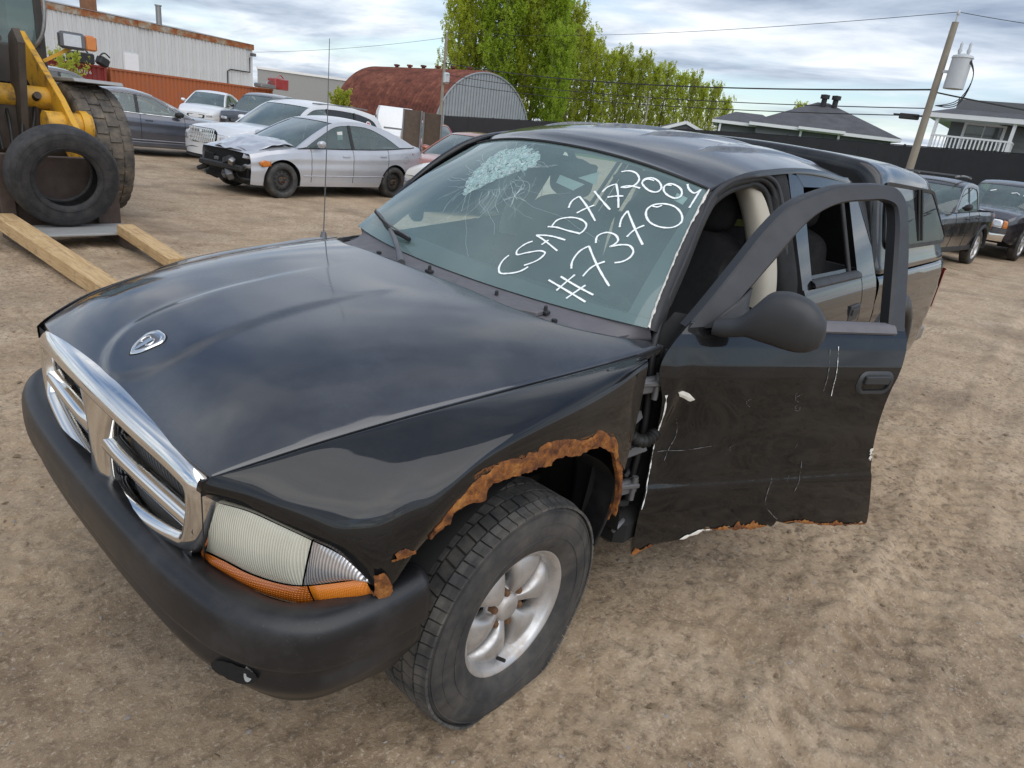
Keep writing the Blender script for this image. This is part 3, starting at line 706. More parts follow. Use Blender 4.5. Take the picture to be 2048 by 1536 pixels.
while cnt < 900:
    u, v = rg.uniform(-.52, -.05), rg.uniform(.45, .95)
    if not inside(u, v): continue
    cnt += 1; a0 = rg.rand()*6.28; r = .013*(.6+rg.rand()*.9); k = rg.randint(3, 6); tilt = rg.uniform(-.004, .004, 2)
    q = [(u+r*math.cos(a0+6.28*i/k)*rg.uniform(.6, 1.2), v+r*1.05*math.sin(a0+6.28*i/k)*rg.uniform(.6, 1.2)) for i in range(k)]
    P = [WS(np.array(a), np.array(b), .0012)+np.array([0, 0, tilt[0]*math.cos(i)+tilt[1]*math.sin(i)]) for i, (a, b) in enumerate(q)]
    if rg.rand() < .8: m.add(P, [tuple(range(k))])
    crack(q+[q[0]], .0006+.0006*rg.rand(), lines)
def wander(u, v, a, L, n=14, jit=.25):
    o = [(u, v)]
    for i in range(n): a += rg.uniform(-jit, jit); u += math.cos(a)*L/n; v += math.sin(a)*L/n; o.append((max(-.97, min(.97, u)), max(.02, min(.97, v))))
    return o
for k in range(46):
    a = rg.uniform(0, 6.28); u, v = -.28+.17*math.cos(a), .70+.18*math.sin(a); crack(wander(u, v, a+rg.uniform(-.6, .6), rg.uniform(.05, .25)), .0006, lines)
for k in range(16): crack(wander(0, .543, rg.rand()*6.28, rg.uniform(.02, .10), 8, .15), .0008, lines)
for k in range(15): crack(wander(rg.uniform(-.4, .1), rg.uniform(.45, .75), rg.uniform(-2.6, -.4) if k % 3 else rg.uniform(0, 6.28), rg.uniform(.25, .65), 22, .18), .00032, lines)
m.build('shattered_glass', 'shattered', windshield, kind='stuff'); lines.build('cracks', 'crack_line', windshield, kind='stuff')
ring = lambda pts, off: [tuple(WS(np.array(a), np.array(b), off)) for a, b in pts]
for nm, pts, mt in (('sticker', [(.851,.892),(.917,.883),(.911,.822),(.854,.833)], 'paper_white'), ('vin_plate', [(.532,.034),(.651,.033),(.651,.018),(.532,.019)], 'paper_white'), ('white_quad', [(.133,.783),(.333,.758),(.298,.697),(.156,.721)], 'paper_white'), ('white_quad', [(.26,.792),(.353,.874),(.401,.773),(.315,.786)], 'paper_white')):  # the last two are plain white quads just behind the upper glass
    mm = MB(); ring_fill(mm, ring(pts, -.012 if nm == 'white_quad' else -.006), None, 2); mm.build(nm, mt, windshield)
# peeled white edge along the driver side of the glass
G = []
for i, v in enumerate(np.linspace(0, 1, 120)):
    w0 = .0035+.006*max(0, fbm(np.array([i*.16]), np.array([2.]), 4, 77, .7)[0]+.2); w1 = .002+.004*max(0, fbm(np.array([i*.2]), np.array([7.]), 4, 78, .7)[0]+.15)
    p = WS(np.array(1.0), np.array(v), .004); G.append([p+np.array([0, -.7, .3])*w1, p+[.001, .002, .002], p+np.array([-.35, .75, -.2])*w0])
MB().grid(np.array(G)).build('peeled_edge', 'primer_white', windshield, 60)
# --- cowl
G = []
for u in np.linspace(-1, 1, 61):
    s = abs(u); xh = -sinterp(np.array(s), [0, .3, .62, .80, .90, .97, 1.0], [.235, .238, .255, .34, .46, .57, .595])+.012
    yh = u*.80; b = WS(np.array(u*1.0), np.array(0.), 0)
    zh = float(hood_z(np.array(xh), np.array(yh)))-.026
    b = b+[-.012, 0, -.004]; h = np.array([xh+.06, yh, zh-.02]); h2 = np.array([xh-.012, yh, zh+.002])
    G.append([h, h2, h2*.55+b*.45+[0, 0, -.006], h2*.15+b*.85+[0, 0, -.002], b])
cowl = MB().grid(loft(G, 90, 24)).build('cowl', 'cowl_plastic', truck, 60)
def cowlpt(y, f):
    i = np.argmin([abs(g[1][1]-y) for g in G]); g = G[i]; return np.array(g[1])*(1-f)+np.array(g[4])*f
# raised driver side cover, clips, nozzles
for (y, f, r) in ((-.34, .45, .010), (-.02, .45, 0), (.20, .40, .010), (.31, .42, 0), (.56, .35, .010), (.52, .5, 0)):
    c = cowlpt(y, f); m = MB()
    if r: m.lathe([(-.004, r), (.004, r), (.005, r*.6), (.003, r*.5), (.003, .0005)], 16, c, 'Z'); m.build('cowl_clip', 'trim_plastic', cowl, 40)
    else:
        m.box(c+[0, 0, .004], (.024, .030, .012), bev=.004); m.lathe([(0, .007), (.016, .006), (.019, .003), (.019, .0005)], 12, c+[0, 0, .008], 'Z'); m.build('washer_nozzle', 'trim_plastic', cowl, 40)
m = MB(); 
CP = [(cowlpt(y, f)+[0, 0, .012]) for y, f in ((.10, .62), (.16, .20), (.42, .12), (.52, .30), (.50, .60))]
m.add([c for c in CP]+[c-[0, 0, .014] for c in CP], [(0, 1, 2, 3, 4), (0, 5, 6, 1), (1, 6, 7, 2), (2, 7, 8, 3), (3, 8, 9, 4), (4, 9, 5, 0)]); m.build('cowl_cover', 'cowl_plastic', cowl, 30, bevel=.004)
# wiper
a0 = cowlpt(-.20, .35); wip = MB()
wa, wb = WS(np.array(-.585), np.array(.065), .030), WS(np.array(-.93), np.array(.14), .016); wc = WS(np.array(-.40), np.array(.068), .016)
arm = spl([a0+[.03, .05, .012], a0+[0, 0, .030], .5*(a0+wa)+[0, 0, .025], wa], 14); wip.tube(arm, [.016, .016, .014, .013]+[.011]*6+[.009]*4, 8); wo_ = wip.build('wiper_arm', 'steel_grey', truck, 60)
wip = MB(); wip.tube(spl([wb, .5*(wb+wa)+[.004, 0, .006], wa, .5*(wa+wc)+[.004, 0, .004], wc], 20), .009, 8); wip.build('wiper_blade', 'rubber_seal', wo_, 60)
wip = MB(); wip.tube(spl([wb+[.003, 0, .012], wa+[.006, 0, .022], wc+[.003, 0, .012]], 16), .004, 6); wip.build('wiper_frame', 'steel_grey', wo_, 60)
# antenna mast on the far fender
m = MB(); m.tube([(-.37, -.80, 1.10), (-.37, -.80, 1.125)], [.016, .010], 12); m.tube([(-.37, -.80, 1.12), (-.370, -.80, 1.5), (-.365, -.80, 1.90)], [.0026, .0020, .0014], 8); m.build('antenna', 'steel_grey', truck, 60)
# --- roof
ZR = lambda x: sinterp(x, [-2.76, -2.62, -2.3, -1.57, -1.25, -1.08], [1.585, 1.628, 1.662, 1.664, 1.624, 1.567])
YR = lambda x: sinterp(x, [-2.76, -2.62, -2.3, -1.57, -1.25, -1.08], [.640, .650, .652, .648, .635, .617])
ZRC = lambda x: sinterp(x, [-2.76, -2.62, -2.3, -1.9, -1.6, -1.3, -1.1, -.985], [1.655, 1.700, 1.734, 1.748, 1.742, 1.716, 1.676, 1.634])
nu, nv = 90, 121; s = np.linspace(-1, 1, nv); G = np.zeros((nu, nv, 3))
xf_ = -.985-.095*np.abs(s)**2.2
for i, t in enumerate(np.linspace(0, 1, nu)**1.1):
    x = xf_+(-2.76-xf_)*t; zr, zc_ = ZR(np.minimum(x, -1.08)), ZRC(x)
    zf = 1.634-.069*np.abs(s)**2.2
    z = zr+(zc_-zr)*(1-np.abs(s)**2.4)
    k = np.clip((-.985-x)/.10, 0, 1) if False else np.clip(t/.06, 0, 1); z = zf*(1-k)+z*k if t < .06 else z
    y = s*YR(np.minimum(x, -1.08))
    for yc in (-.42, -.14, .14, .42):            # pressed ribs
        hw = .052*np.clip((-1.28-x)/.45, 0, 1); kk = np.clip(1-(np.abs(y-yc)/(hw+1e-5))**4, 0, 1)*(hw > .002)*np.clip((x+2.66)/.05, 0, 1); z = z+.013*np.clip(kk*1.6, 0, 1)*np.clip((-1.28-x)/.2, 0, 1)
    G[i, :, 0] = x; G[i, :, 1] = y; G[i, :, 2] = z
def off(a, dx, dy, dz):
    b = a.copy(); b[..., 0] += dx; b[..., 1] += dy; b[..., 2] += dz; return b
G = np.concatenate([[off(G[0], .0, 0, -.006)], G, [off(G[-1], -.02, 0, -.03), off(G[-1], -.025, 0, -.12)]], 0)
roof = MB().grid(G).build('roof', 'hood_paint', truck, 180)
m = MB(); q = np.linspace(-1, 1, 50); m.tube([tuple(p) for p in WS(q, q*0+1.0, .003)], .006, 6); m.build('windshield_seal', 'rubber_seal', windshield, 60)
# --- body side profile
def ysd(z, x=-2.): return np.interp(z, [.30, .45, .55, .80, 1.0, 1.10, 1.16, 1.19, 1.62, 1.67], [.885, .903, .912, .916, .908, .893, .874, .858, .662, .640])
def sidegrid(poly4, nx, nz, s=1, dy=0.):
    (a, b, c, d) = [np.array(p, float) for p in poly4]; G = []      # a bottom-front b bottom-rear c top-rear d top-front
    for i in np.linspace(0, 1, nx):
        row = []
        for j in np.linspace(0, 1, nz):
            p = (a*(1-i)+b*i)*(1-j)+(d*(1-i)+c*i)*j; row.append((p[0], s*(float(ysd(p[1]))+dy), p[1]))
        G.append(row)
    return np.array(G)
for s in (1, -1):
    # A pillar
    P = [WS(np.array(s*1.), np.array(v), 0) for v in np.linspace(0, 1, 14)]
    G = [[p+[0, 0, -.004], p+[-.010, s*.014, -.006], p+[-.040, s*.020, -.020], p+[-.07, s*.006, -.045], p+[-.09, -s*.03, -.06]] for p in P]
    apil = MB().grid(loft(G, 40, 16)).build('a_pillar', 'trim_plastic', truck, 60)
    # roof side rail above the doors
    xs = np.linspace(-1.06, -2.74, 40); G = [[(x, s*YR(min(x, -1.08)), ZR(min(x, -1.08))), (x, s*(YR(min(x, -1.08))+.006), ZR(min(x, -1.08))-.010), (x, s*(YR(min(x, -1.08))+.008), ZR(min(x, -1.08))-.022), (x, s*(YR(min(x, -1.08))-.015), ZR(min(x, -1.08))-.035)] for x in xs]
    MB().grid(np.array(G)).build('roof_rail', 'truck_paint', truck, 60)
    # rear half of the cab side
    cs = MB()
    cs.grid(sidegrid([(-1.70, .42), (-2.50, .42), (-2.50, 1.19), (-1.70, 1.19)], 20, 30, s)); rd = cs.build('rear_door', 'truck_paint', truck, 60)
    fr = MB(); fr.grid(sidegrid([(-1.68, 1.19), (-1.80, 1.19), (-1.86, 1.64), (-1.70, 1.65)], 5, 14, s, .002))
    fr.grid(sidegrid([(-1.86, 1.60), (-2.50, 1.605), (-2.50, 1.655), (-1.78, 1.655)], 16, 4, s, .003)); fr.grid(sidegrid([(-2.45, 1.19), (-2.52, 1.19), (-2.55, 1.62), (-2.48, 1.62)], 4, 12, s, .0015))
    fr.build('rear_door_frame', 'truck_paint', rd, 60)
    bl = MB(); G = [[(x, s*.862, 1.185), (x, s*.874, 1.190), (x, s*.876, 1.200), (x, s*.868, 1.214), (x, s*.850, 1.222), (x, s*.835, 1.222)] for x in (-1.79, -2.0, -2.2, -2.46)]; bl.grid(G); bl.build('belt_moulding', 'trim_plastic', rd, 40)
    bl = MB(); bl.tube([(-2.36, s*.835, 1.21), (-2.41, s*.655, 1.60)], .013, 8); bl.build('window_divider', 'rubber_seal', rd, 60)
    gl = MB(); gl.grid(sidegrid([(-1.80, 1.19), (-2.36, 1.19), (-2.362, 1.235), (-1.80, 1.235)], 8, 6, s, -.014)); gl.build('window_glass', 'side_glass', rd, 180)
    h = MB(); h.box((-2.40, s*.904, 1.02), (.15, .014, .085), bev=.005); h.build('handle_bezel', 'mirror_plastic', rd, 40); h = MB(); h.box((-2.40, s*.912, 1.028), (.11, .014, .034), bev=.005); h.build('door_handle', 'trim_plastic', rd, 40)
    cq = MB(); cq.grid(sidegrid([(-2.51, .42), (-2.755, .42), (-2.755, 1.19), (-2.51, 1.19)], 8, 30, s)); cq.grid(sidegrid([(-2.525, 1.19), (-2.755, 1.19), (-2.75, 1.60), (-2.555, 1.62)], 8, 16, s)); cq.build('cab_corner', 'truck_paint', truck, 60)
    sl_ = MB(); sl_.box((-1.62, s*.82, .42), (2.25, .14, .13), bev=.03); sl_.build('rocker_panel', 'inner_black', truck, 40)
    # B pillar
    bp = MB(); pts = [(-1.63, .84, .45), (-1.63, .85, .9), (-1.63, .835, 1.19), (-1.645, .745, 1.40), (-1.655, .665, 1.60), (-1.655, .635, 1.65)]
    G = [[(x+.09, s*(y-.10), z), (x+.085, s*(y-.01), z), (x+.07, s*y, z), (x-.04, s*(y+.005), z), (x-.06, s*(y-.02), z)] for x, y, z in pts]; bp.grid(loft(G, 24, 16)); bp.build('b_pillar', 'inner_black', truck, 60)
    bt = MB(); pts = [(-1.50, .775, 1.10), (-1.50, .765, 1.20), (-1.515, .70, 1.38), (-1.50, .615, 1.54), (-1.46, .585, 1.585), (-1.38, .57, 1.60)]
    G = [[(x-.07, s*(y-.10), z), (x+.000, s*(y-.085), z+.002), (x+.020, s*(y-.05), z+.002), (x+.018, s*(y+.0), z), (x-.03, s*(y+.035), z)] for x, y, z in pts]; bt.grid(loft(G, 30, 20)); bt.build('pillar_trim', 'trim_beige', truck, 60)
# weatherstrips round the driver door opening
op = [(-.60, .815, .46), (-.60, .825, .80), (-.585, .80, 1.10), (-.66, .765, 1.185), (-.83, .71, 1.325), (-.99, .655, 1.455), (-1.10, .625, 1.535), (-1.22, .622, 1.585), (-1.36, .627, 1.610), (-1.50, .630, 1.615), (-1.565, .650, 1.585), (-1.585, .70, 1.48), (-1.575, .78, 1.25), (-1.565, .835, 1.0), (-1.56, .835, .5)]
for k, (dx, dy, dz, r) in enumerate(((0, 0, 0, .015), (.020, .022, .014, .011), (-.030, -.018, -.022, .016))):
    m = MB(); m.tube([p+np.array([dx, dy, dz])*(1 if i < 10 else np.array([-1 if i > 10 else 0, 1, 1])) for i, p in enumerate(spl(op, 70)[:, :] if False else spl(op, 15))], r, 8) if False else m.tube([tuple(np.array(p)+[dx if p[0] > -1.4 else -dx*.8, dy*.6, dz if p[2] > 1.2 else 0]) for p in spl(op, 80)], r, 8)
    m.build('weatherstrip', 'rubber_seal' if k != 1 else 'trim_plastic', truck, 60)
# firewall side, hinge pillar and clutter seen in the gap ahead of the door
m = MB(); m.grid(loft([[(-.40, .76, .36), (-.36, .80, .60), (-.38, .80, .85), (-.50, .79, 1.07)], [(-.54, .80, .36), (-.54, .82, .60), (-.54, .82, .85), (-.57, .80, 1.10)], [(-.66, .78, .36), (-.66, .80, .60), (-.66, .80, .85), (-.66, .78, 1.14)]], 14, 14)); hpil = m.build('hinge_pillar', 'inner_black', truck, 60)
for z in (.98, .60):
    m = MB(); m.box((-.50, .85, z), (.13, .03, .055), R(-14), bev=.008); m.box((-.50, .865, z+.012), (.10, .02, .018), R(-25), bev=.004); m.tube([(-.53, .875, z-.045), (-.53, .875, z+.045)], .011, 10); m.build('door_hinge', 'steel_grey', hpil, 40)
m = MB(); pts = spl([(-.45, .84, .84), (-.47, .865, .805), (-.52, .885, .79), (-.57, .89, .81)], 40); m.tube([tuple(p) for p in pts], [.020+.0045*math.sin(i*1.45) for i in range(40)], 12); m.build('wiring_boot', 'rubber_seal', hpil, 60)
for k in range(7):
    m = MB(); c = (-.44-.10*rg.rand(), .84+.03*rg.rand(), .44+.07*k+.02*rg.rand()); m.box(c, (.05+.05*rg.rand(), .015, .018+.02*rg.rand()), rg.uniform(-.6, .6), rg.uniform(-.7, .7), rg.uniform(-.6, .6), bev=.004); m.build('torn_bracket', 'trim_plastic' if k % 2 else 'steel_grey', hpil, 40)
m = MB(); G = loft([[(-.355, .905, .80), (-.372, .912, .70), (-.38, .905, .62), (-.378, .895, .54)], [(-.375, .895, .78), (-.388, .90, .70), (-.388, .89, .62), (-.382, .885, .54)]], 8, 40); G[:, :, 0] += .008*fbm(G[:, :, 2]*60, G[:, :, 0]*90, 3, 17); m.grid(G); m.build('rusted_edge', 'rust', hpil, 60, solid=.006)
# --- interior
m = MB(); m.box((-1.6, 0, .47), (2.2, 1.62, .06)); m.build('cab_floor', 'interior_dark', truck)
m = MB(); m.box((.15, 0, .50), (1.25, 1.06, .03)); m.build('shade_pan', 'inner_black', truck)  # unseen pan added under the engine bay to deepen the shadow
m = MB(); m.grid(loft([[(-.46, y, 1.11-.01*(y/.7)**2), (-.62, y, 1.125), (-.80, y, 1.10), (-.86, y, 1.03), (-.86, y, .80)] for y in np.linspace(-.74, .74, 9)], 40, 24)); m.build('dashboard', 'dash_dark', truck, 180)
m = MB(); m.box((-2.70, 0, .80), (.03, 1.66, .80)); m.build('cab_rear_wall', 'interior_grey', truck)
m = MB(); m.box((-1.98, 0, 1.605), (1.2, 1.08, .015)); m.build('headliner', 'interior_grey', truck)
def seat(y, x, sc=1., mat='interior_dark', hr=True):
    st = newobj('seat', MB().grid(loft([[(x+.50, y-.24, .62), (x+.52, y, .64), (x+.50, y+.24, .62)], [(x+.30, y-.27, .74), (x+.30, y, .76), (x+.30, y+.27, .74)], [(x+.02, y-.27, .72), (x+.02, y, .72), (x+.02, y+.27, .72)]], 16, 16)).build('seat_tmp', None).data, truck, mat)
    bpy.data.objects.remove(bpy.data.objects['seat_tmp']); finish(st, 180)
    G = []
    for z, hw, xx in ((.66, .24, .02), (.85, .27, -.02), (1.05, .265, -.07), (1.22, .245, -.12), (1.32, .20, -.15), (1.36, .10, -.165)):
        G.append([(x+xx+dx, y+hw*math.cos(a), z) for a in np.linspace(0, 2*math.pi, 20, endpoint=False) for dx in [.075*math.sin(a)]])
    m = MB(); g = loft(G, 26, 20); m.grid(g, closev=True); m.add(g[-1], [tuple(range(20))]); m.build('seat_back', mat, st, 180)
    if hr:
        G = [[(x-.15+rx*math.sin(a), y+hw*math.cos(a), z) for a in np.linspace(0, 2*math.pi, 18, endpoint=False)] for z, hw, rx in ((1.36, .06, .03), (1.39, .12, .05), (1.46, .135, .055), (1.53, .115, .045), (1.555, .05, .02))]
        m = MB(); g = loft(G, 18, 18); m.grid(g, closev=True); m.add(g[-1], [tuple(range(18))]); m.build('headrest', mat, st, 180)
    return st
for y in (.40, -.40): seat(y, -1.42)
for y in (.42, 0., -.42): seat(y, -2.38, hr=abs(y) > .1)
m = MB(); m.lathe([(-.012, .185), (0, .197), (.012, .185), (0, .173), (-.012, .185)], 40, (0, 0, 0), 'X')
m.bar((0, -.18, 0), (0, .18, 0), .02, .06); m.bar((0, 0, -.18), (0, 0, 0), .06, .02); m.lathe([(.03, .001), (.028, .06), (0, .075)], 20, (0, 0, 0), 'X')
m.xf(Matrix.Translation((-.98, .40, 1.06)) @ Matrix.Rotation(R(28), 4, 'Y')); m.build('steering_wheel', 'interior_dark', truck, 60)
m = MB(); pts = spl([(-1.53, .70, 1.44), (-1.47, .66, 1.36), (-1.40, .60, 1.24), (-1.42, .66, 1.05), (-1.46, .74, .8)], 30); m.grid(np.array([[p+[.02, 0, 0], p+[-.02, .01, 0]] for p in pts])); m.build('seat_belt', 'rubber_seal', truck, 60)
m = MB(); pts = spl([(-1.62, .60, 1.42), (-1.60, .45, 1.40), (-1.58, .36, 1.33), (-1.60, .33, 1.20)], 20); m.grid(np.array([[p+[0, 0, .014], p+[0, .01, -.014]] for p in pts])); m.build('yellow_strap', 'strap_yellow', truck, 60)
m = MB(); m.box((-1.06, 0, 1.545), (.03, .22, .06), bev=.012); m.bar((-1.05, 0, 1.57), (-1.0, 0, 1.62), .02, .02); m.build('rear_view_mirror', 'interior_dark', truck, 40)
for s in (1, -1): 
    m = MB(); m.box((-1.20, s*.34, 1.555), (.15, .38, .015), 0, R(12), bev=.006); m.build('sun_visor', 'interior_grey', truck, 40)
# passenger door shut, passenger mirror
m = MB(); m.grid(sidegrid([(-.56, .40), (-1.68, .40), (-1.68, 1.19), (-.60, 1.07)], 20, 30, -1)); pd = m.build('front_door', 'truck_paint', truck, 60)
pd['label'] = 'closed passenger side front door'
m = MB(); G = [[(x, -ysd(z), z) for x, z in ((-.62+t, 1.19), (-.62+t*.3-.05, 1.24))] for t in (0,)]
po = spl([(-.66, 1.09), (-.83, 1.38), (-1.06, 1.57), (-1.3, 1.635), (-1.55, 1.645), (-1.63, 1.60), (-1.65, 1.19)], 40); pi_ = spl([(-.74, 1.20), (-.90, 1.36), (-1.10, 1.51), (-1.3, 1.575), (-1.50, 1.585), (-1.55, 1.56), (-1.56, 1.20)], 40)
m = MB(); m.grid(np.array([[(a[0], -float(ysd(a[1])), a[1]), (b[0], -float(ysd(b[1])), b[1])] for a, b in zip(po, pi_)])); m.build('window_frame', 'truck_paint', pd, 60, solid=.02)
m = MB(); ring_fill(m, [(b[0], -float(ysd(b[1]))+.012, b[1]) for b in pi_], None, 3); m.build('window_glass', 'side_glass', pd, 60)
def mirror_body(P0, P1, zc, hh, dp, parent, mat, orig=(0, 0, 0)):
    P0, P1 = np.array(P0), np.array(P1); ax = P1-P0; ax2 = ax/np.linalg.norm(ax); pr = np.array([-ax2[1], ax2[0]])
    st = [0, .10, .22, .32, .42, .55, .70, .84, .94, .99, 1.0]; G = []
    for s_ in np.linspace(0, 1, 40):
        z = float(sinterp(np.array(s_), st, zc)); h = float(sinterp(np.array(s_), st, hh)); d = float(sinterp(np.array(s_), st, dp)); c = P0+ax*s_; row = []
        for a in np.linspace(0, 2*math.pi, 32, endpoint=False):
            ca, sa = math.cos(a), math.sin(a); q = np.sign(ca)*abs(ca)**.75; r_ = np.sign(sa)*abs(sa)**.8
            row.append((c[0]+pr[0]*d*q-orig[0], c[1]+pr[1]*d*q-orig[1], z+h*r_))
        G.append(row)
    m = MB(); m.grid(np.array(G), closev=True); m.add(G[-1], [tuple(range(32))]); return m.build('door_mirror', mat, parent, 180)
ZM = [1.185, 1.192, 1.206, 1.232, 1.254, 1.262, 1.260, 1.254, 1.248, 1.244, 1.243]; HM = [.024, .030, .034, .050, .074, .084, .085, .075, .052, .026, .008]; DM = [.030, .036, .042, .052, .058, .060, .060, .054, .038, .018, .006]
mirror_body((-.90, -.80), (-1.02, -1.0), ZM, HM, DM, pd, 'mirror_plastic')
# --- open driver door (local to its hinge)
HX, HY = -.56, .90
door = newobj('front_door', None, truck); door.location = (HX, HY, 0); door.rotation_euler = (0, 0, R(-27.7)); door.empty_display_size = .1
door['label'] = 'driver door hanging open with torn rusted bottom edge'
def yd(z):
    return np.interp(z, [.30, .40, .50, .575, .592, .600, .614, .63, .66, .72, .85, .97, 1.02, 1.06, 1.12, 1.16, 1.195, 1.62, 1.67], [.887, .899, .9065, .910, .910, .9085, .904, .9035, .905, .908, .912, .916, .918, .912, .895, .880, .860, .655, .632])
def L(x, y, z): return (x-HX, y-HY, z)
xfz = lambda z: sinterp(z, [.30, .50, .645, .817, .941, 1.062, 1.136, 1.195], [-.585, -.562, -.566, -.562, -.540, -.505, -.552, -.620])
xrz = lambda z: sinterp(z, [.30, .36, .611, .749, .975, 1.147, 1.195], [-1.72, -1.70, -1.60, -1.552, -1.530, -1.560, -1.556])
zbx = lambda x: np.interp(-x, [.55, .60, .642, .772, .859, .979, 1.131, 1.285, 1.465, 1.75], [.318, .322, .344, .367, .401, .396, .390, .402, .367, .342])
nx, nz = 110, 170; G = np.zeros((nx, nz, 3))
for i, s in enumerate(np.linspace(0, 1, nx)):
    x0 = -.575-(1.70-.575)*s; zb = float(zbx(x0))+.006*fbm(np.array([s*40]), np.array([3.]), 4, 61, .7)[0]*(1+2*(s > .25))
    for j, t in enumerate(np.linspace(0, 1, nz)):
        z = zb+(1.195-zb)*t; x = float(xfz(np.array(z)))*(1-s)+float(xrz(np.array(z)))*s
        y = float(yd(z))
        # buckled leading edge and a long shallow dent
        b = math.exp(-((x+.60)/.07)**2); y += -.030*b*math.exp(-((z-.80)/.16)**2)+.014*math.exp(-((x+.575)/.03)**2)*math.exp(-((z-.92)/.10)**2)
        y += -.006*math.exp(-((x+.72)/.10)**2)*math.exp(-((z-.82)/.10)**2)-.004*math.exp(-((x+1.2)/.25)**2)*math.exp(-((z-.72)/.06)**2)
        G[i, j] = L(x, y, z)
E_ = G[:1].copy(); E_[..., 1] -= .030; E_[..., 0] -= .012; E2 = G[-1:].copy(); E2[..., 1] -= .028
G = np.concatenate([E_, G, E2], 0)
skin = MB().grid(G).build('door_skin', 'truck_paint', door, 60, solid=.0015)
mm = MB(); I = G[::8, ::8].copy(); I[..., 1] -= .085; I[..., 2] = np.maximum(I[..., 2], .42); mm.grid(I); mm.build('door_inner_panel', 'inner_black', door, 60)
po = spl([(-.600, 1.175), (-.674, 1.24), (-.815, 1.372), (-.929, 1.48), (-1.048, 1.569), (-1.17, 1.617), (-1.286, 1.65), (-1.40, 1.665), (-1.495, 1.671), (-1.554, 1.664), (-1.594, 1.628), (-1.600, 1.491), (-1.565, 1.25), (-1.556, 1.185)], 70)
pi_ = spl([(-.735, 1.185), (-.80, 1.245), (-.874, 1.312), (-.995, 1.416), (-1.086, 1.497), (-1.169, 1.552), (-1.255, 1.587), (-1.38, 1.608), (-1.490, 1.615), (-1.530, 1.600), (-1.535, 1.56), (-1.522, 1.45), (-1.492, 1.28), (-1.475, 1.185)], 70)
G = []
for a, b in zip(po, pi_):
    c = .5*(a+b); G.append([L(a[0], float(yd(a[1]))-.045, a[1]), L(a[0], float(yd(a[1]))-.006, a[1]), L(*(a*.94+b*.06)[:1], float(yd(a[1]))+.001, (a*.94+b*.06)[1]), L(*(a*.14+b*.86)[:1], float(yd(b[1]))+.004, (a*.14+b*.86)[1]), L(b[0], float(yd(b[1]))-.005, b[1]), L(b[0], float(yd(b[1]))-.012, b[1]), L(b[0], float(yd(b[1]))-.045, b[1])])
G = np.array(G); MB().grid(G[:, :5]).build('window_frame', 'frame_matte', door, 28)
MB().grid(G[:, 4:]).build('window_channel', 'rubber_seal', door, 50)
mm = MB(); Gb = [[L(x, float(yd(1.17))+.003, 1.172), L(x, float(yd(1.17))+.008, 1.180), L(x, .868, 1.200), L(x, .856, 1.206), L(x, .835, 1.206)] for x in np.linspace(-.80, -1.50, 12)]; mm.grid(Gb); mm.build('belt_moulding', 'cowl_plastic', door, 40)
# sail panel in front of the window
mm = MB(); sp_ = [(-.66, 1.178), (-.80, 1.262), (-.86, 1.305), (-.84, 1.25), (-.85, 1.19)]; ring_fill(mm, [L(x, float(yd(z))+.008, z) for x, z in sp_], None, 2); mm.build('mirror_sail', 'mirror_plastic', door, 60, solid=.01)
mirror_body((-.690, .885), (-.900, 1.130), ZM, HM, DM, door, 'mirror_plastic', (HX, HY))
# handle
hx0, hz0 = -1.432, 1.000
def rrect(cx, cz, w_, h_, r_, n=6):
    o = []
    for k, (sx_, sz_) in enumerate(((1, 1), (-1, 1), (-1, -1), (1, -1))):
        for a in np.linspace(0, math.pi/2, n): 
            aa = a+k*math.pi/2; o.append((cx+sx_*(w_/2-r_)+r_*math.cos(aa), cz+sz_*(h_/2-r_)+r_*math.sin(aa)))
    return o
bz = MB(); R1, R2, R3 = rrect(hx0, hz0, .175, .092, .040), rrect(hx0, hz0, .160, .080, .034), rrect(hx0, hz0, .135, .058, .024)
bz.grid(np.array([[L(x, float(yd(z))+d, z) for x, z in RR] for RR, d in ((R1, .001), (R2, .008), (R3, .007), (R3, -.010))]), closev=True); hb = bz.build('handle_bezel', 'mirror_plastic', door, 50)
bz = MB(); ring_fill(bz, [L(x, float(yd(z))-.006, z) for x, z in R3], None, 2); bz.build('handle_pocket', 'trim_plastic', hb)
bz = MB(); bz.box(L(hx0+.008, .930, hz0+.016), (.118, .016, .032), bev=.007); bz.build('door_handle', 'mirror_plastic', hb, 40)
bz = MB(); bz.lathe([(0, .001), (.0, .010), (-.004, .011)], 16, L(hx0-.060, .922, hz0+.010), 'Y'); bz.build('key_lock', 'inner_black', hb, 60)
# rust, torn lip and white filler along the bottom; scratches
def edge_rust(x0, x1, n, seed, mat, h, name, z_up=.0):
    g = []
    for i, x in enumerate(np.linspace(x0, x1, n)):
        zb = float(zbx(x))+.002; f = max(.1, .55+1.3*fbm(np.array([i*.17]), np.array([seed*1.]), 4, seed, .65)[0])*min(1, 5*min(i+1, n-i)/n)
        y = float(yd(zb))+.003; g.append([L(x, y-.012, zb-.010*f), L(x, y+.001, zb-.008*f), L(x, y+.003, zb+h*f*.5+z_up), L(x, y+.001, zb+h*f+z_up)])
    MB().grid(np.array(g)).build(name, mat, skin, 50)
edge_rust(-.580, -.66, 24, 5, 'rust', .016, 'rusted_edge'); edge_rust(-.87, -1.16, 60, 7, 'rust', .022, 'rusted_edge'); edge_rust(-1.24, -1.70, 70, 9, 'rust', .020, 'rusted_edge'); edge_rust(-.77, -.90, 24, 13, 'primer_white', .008, 'chipped_filler')
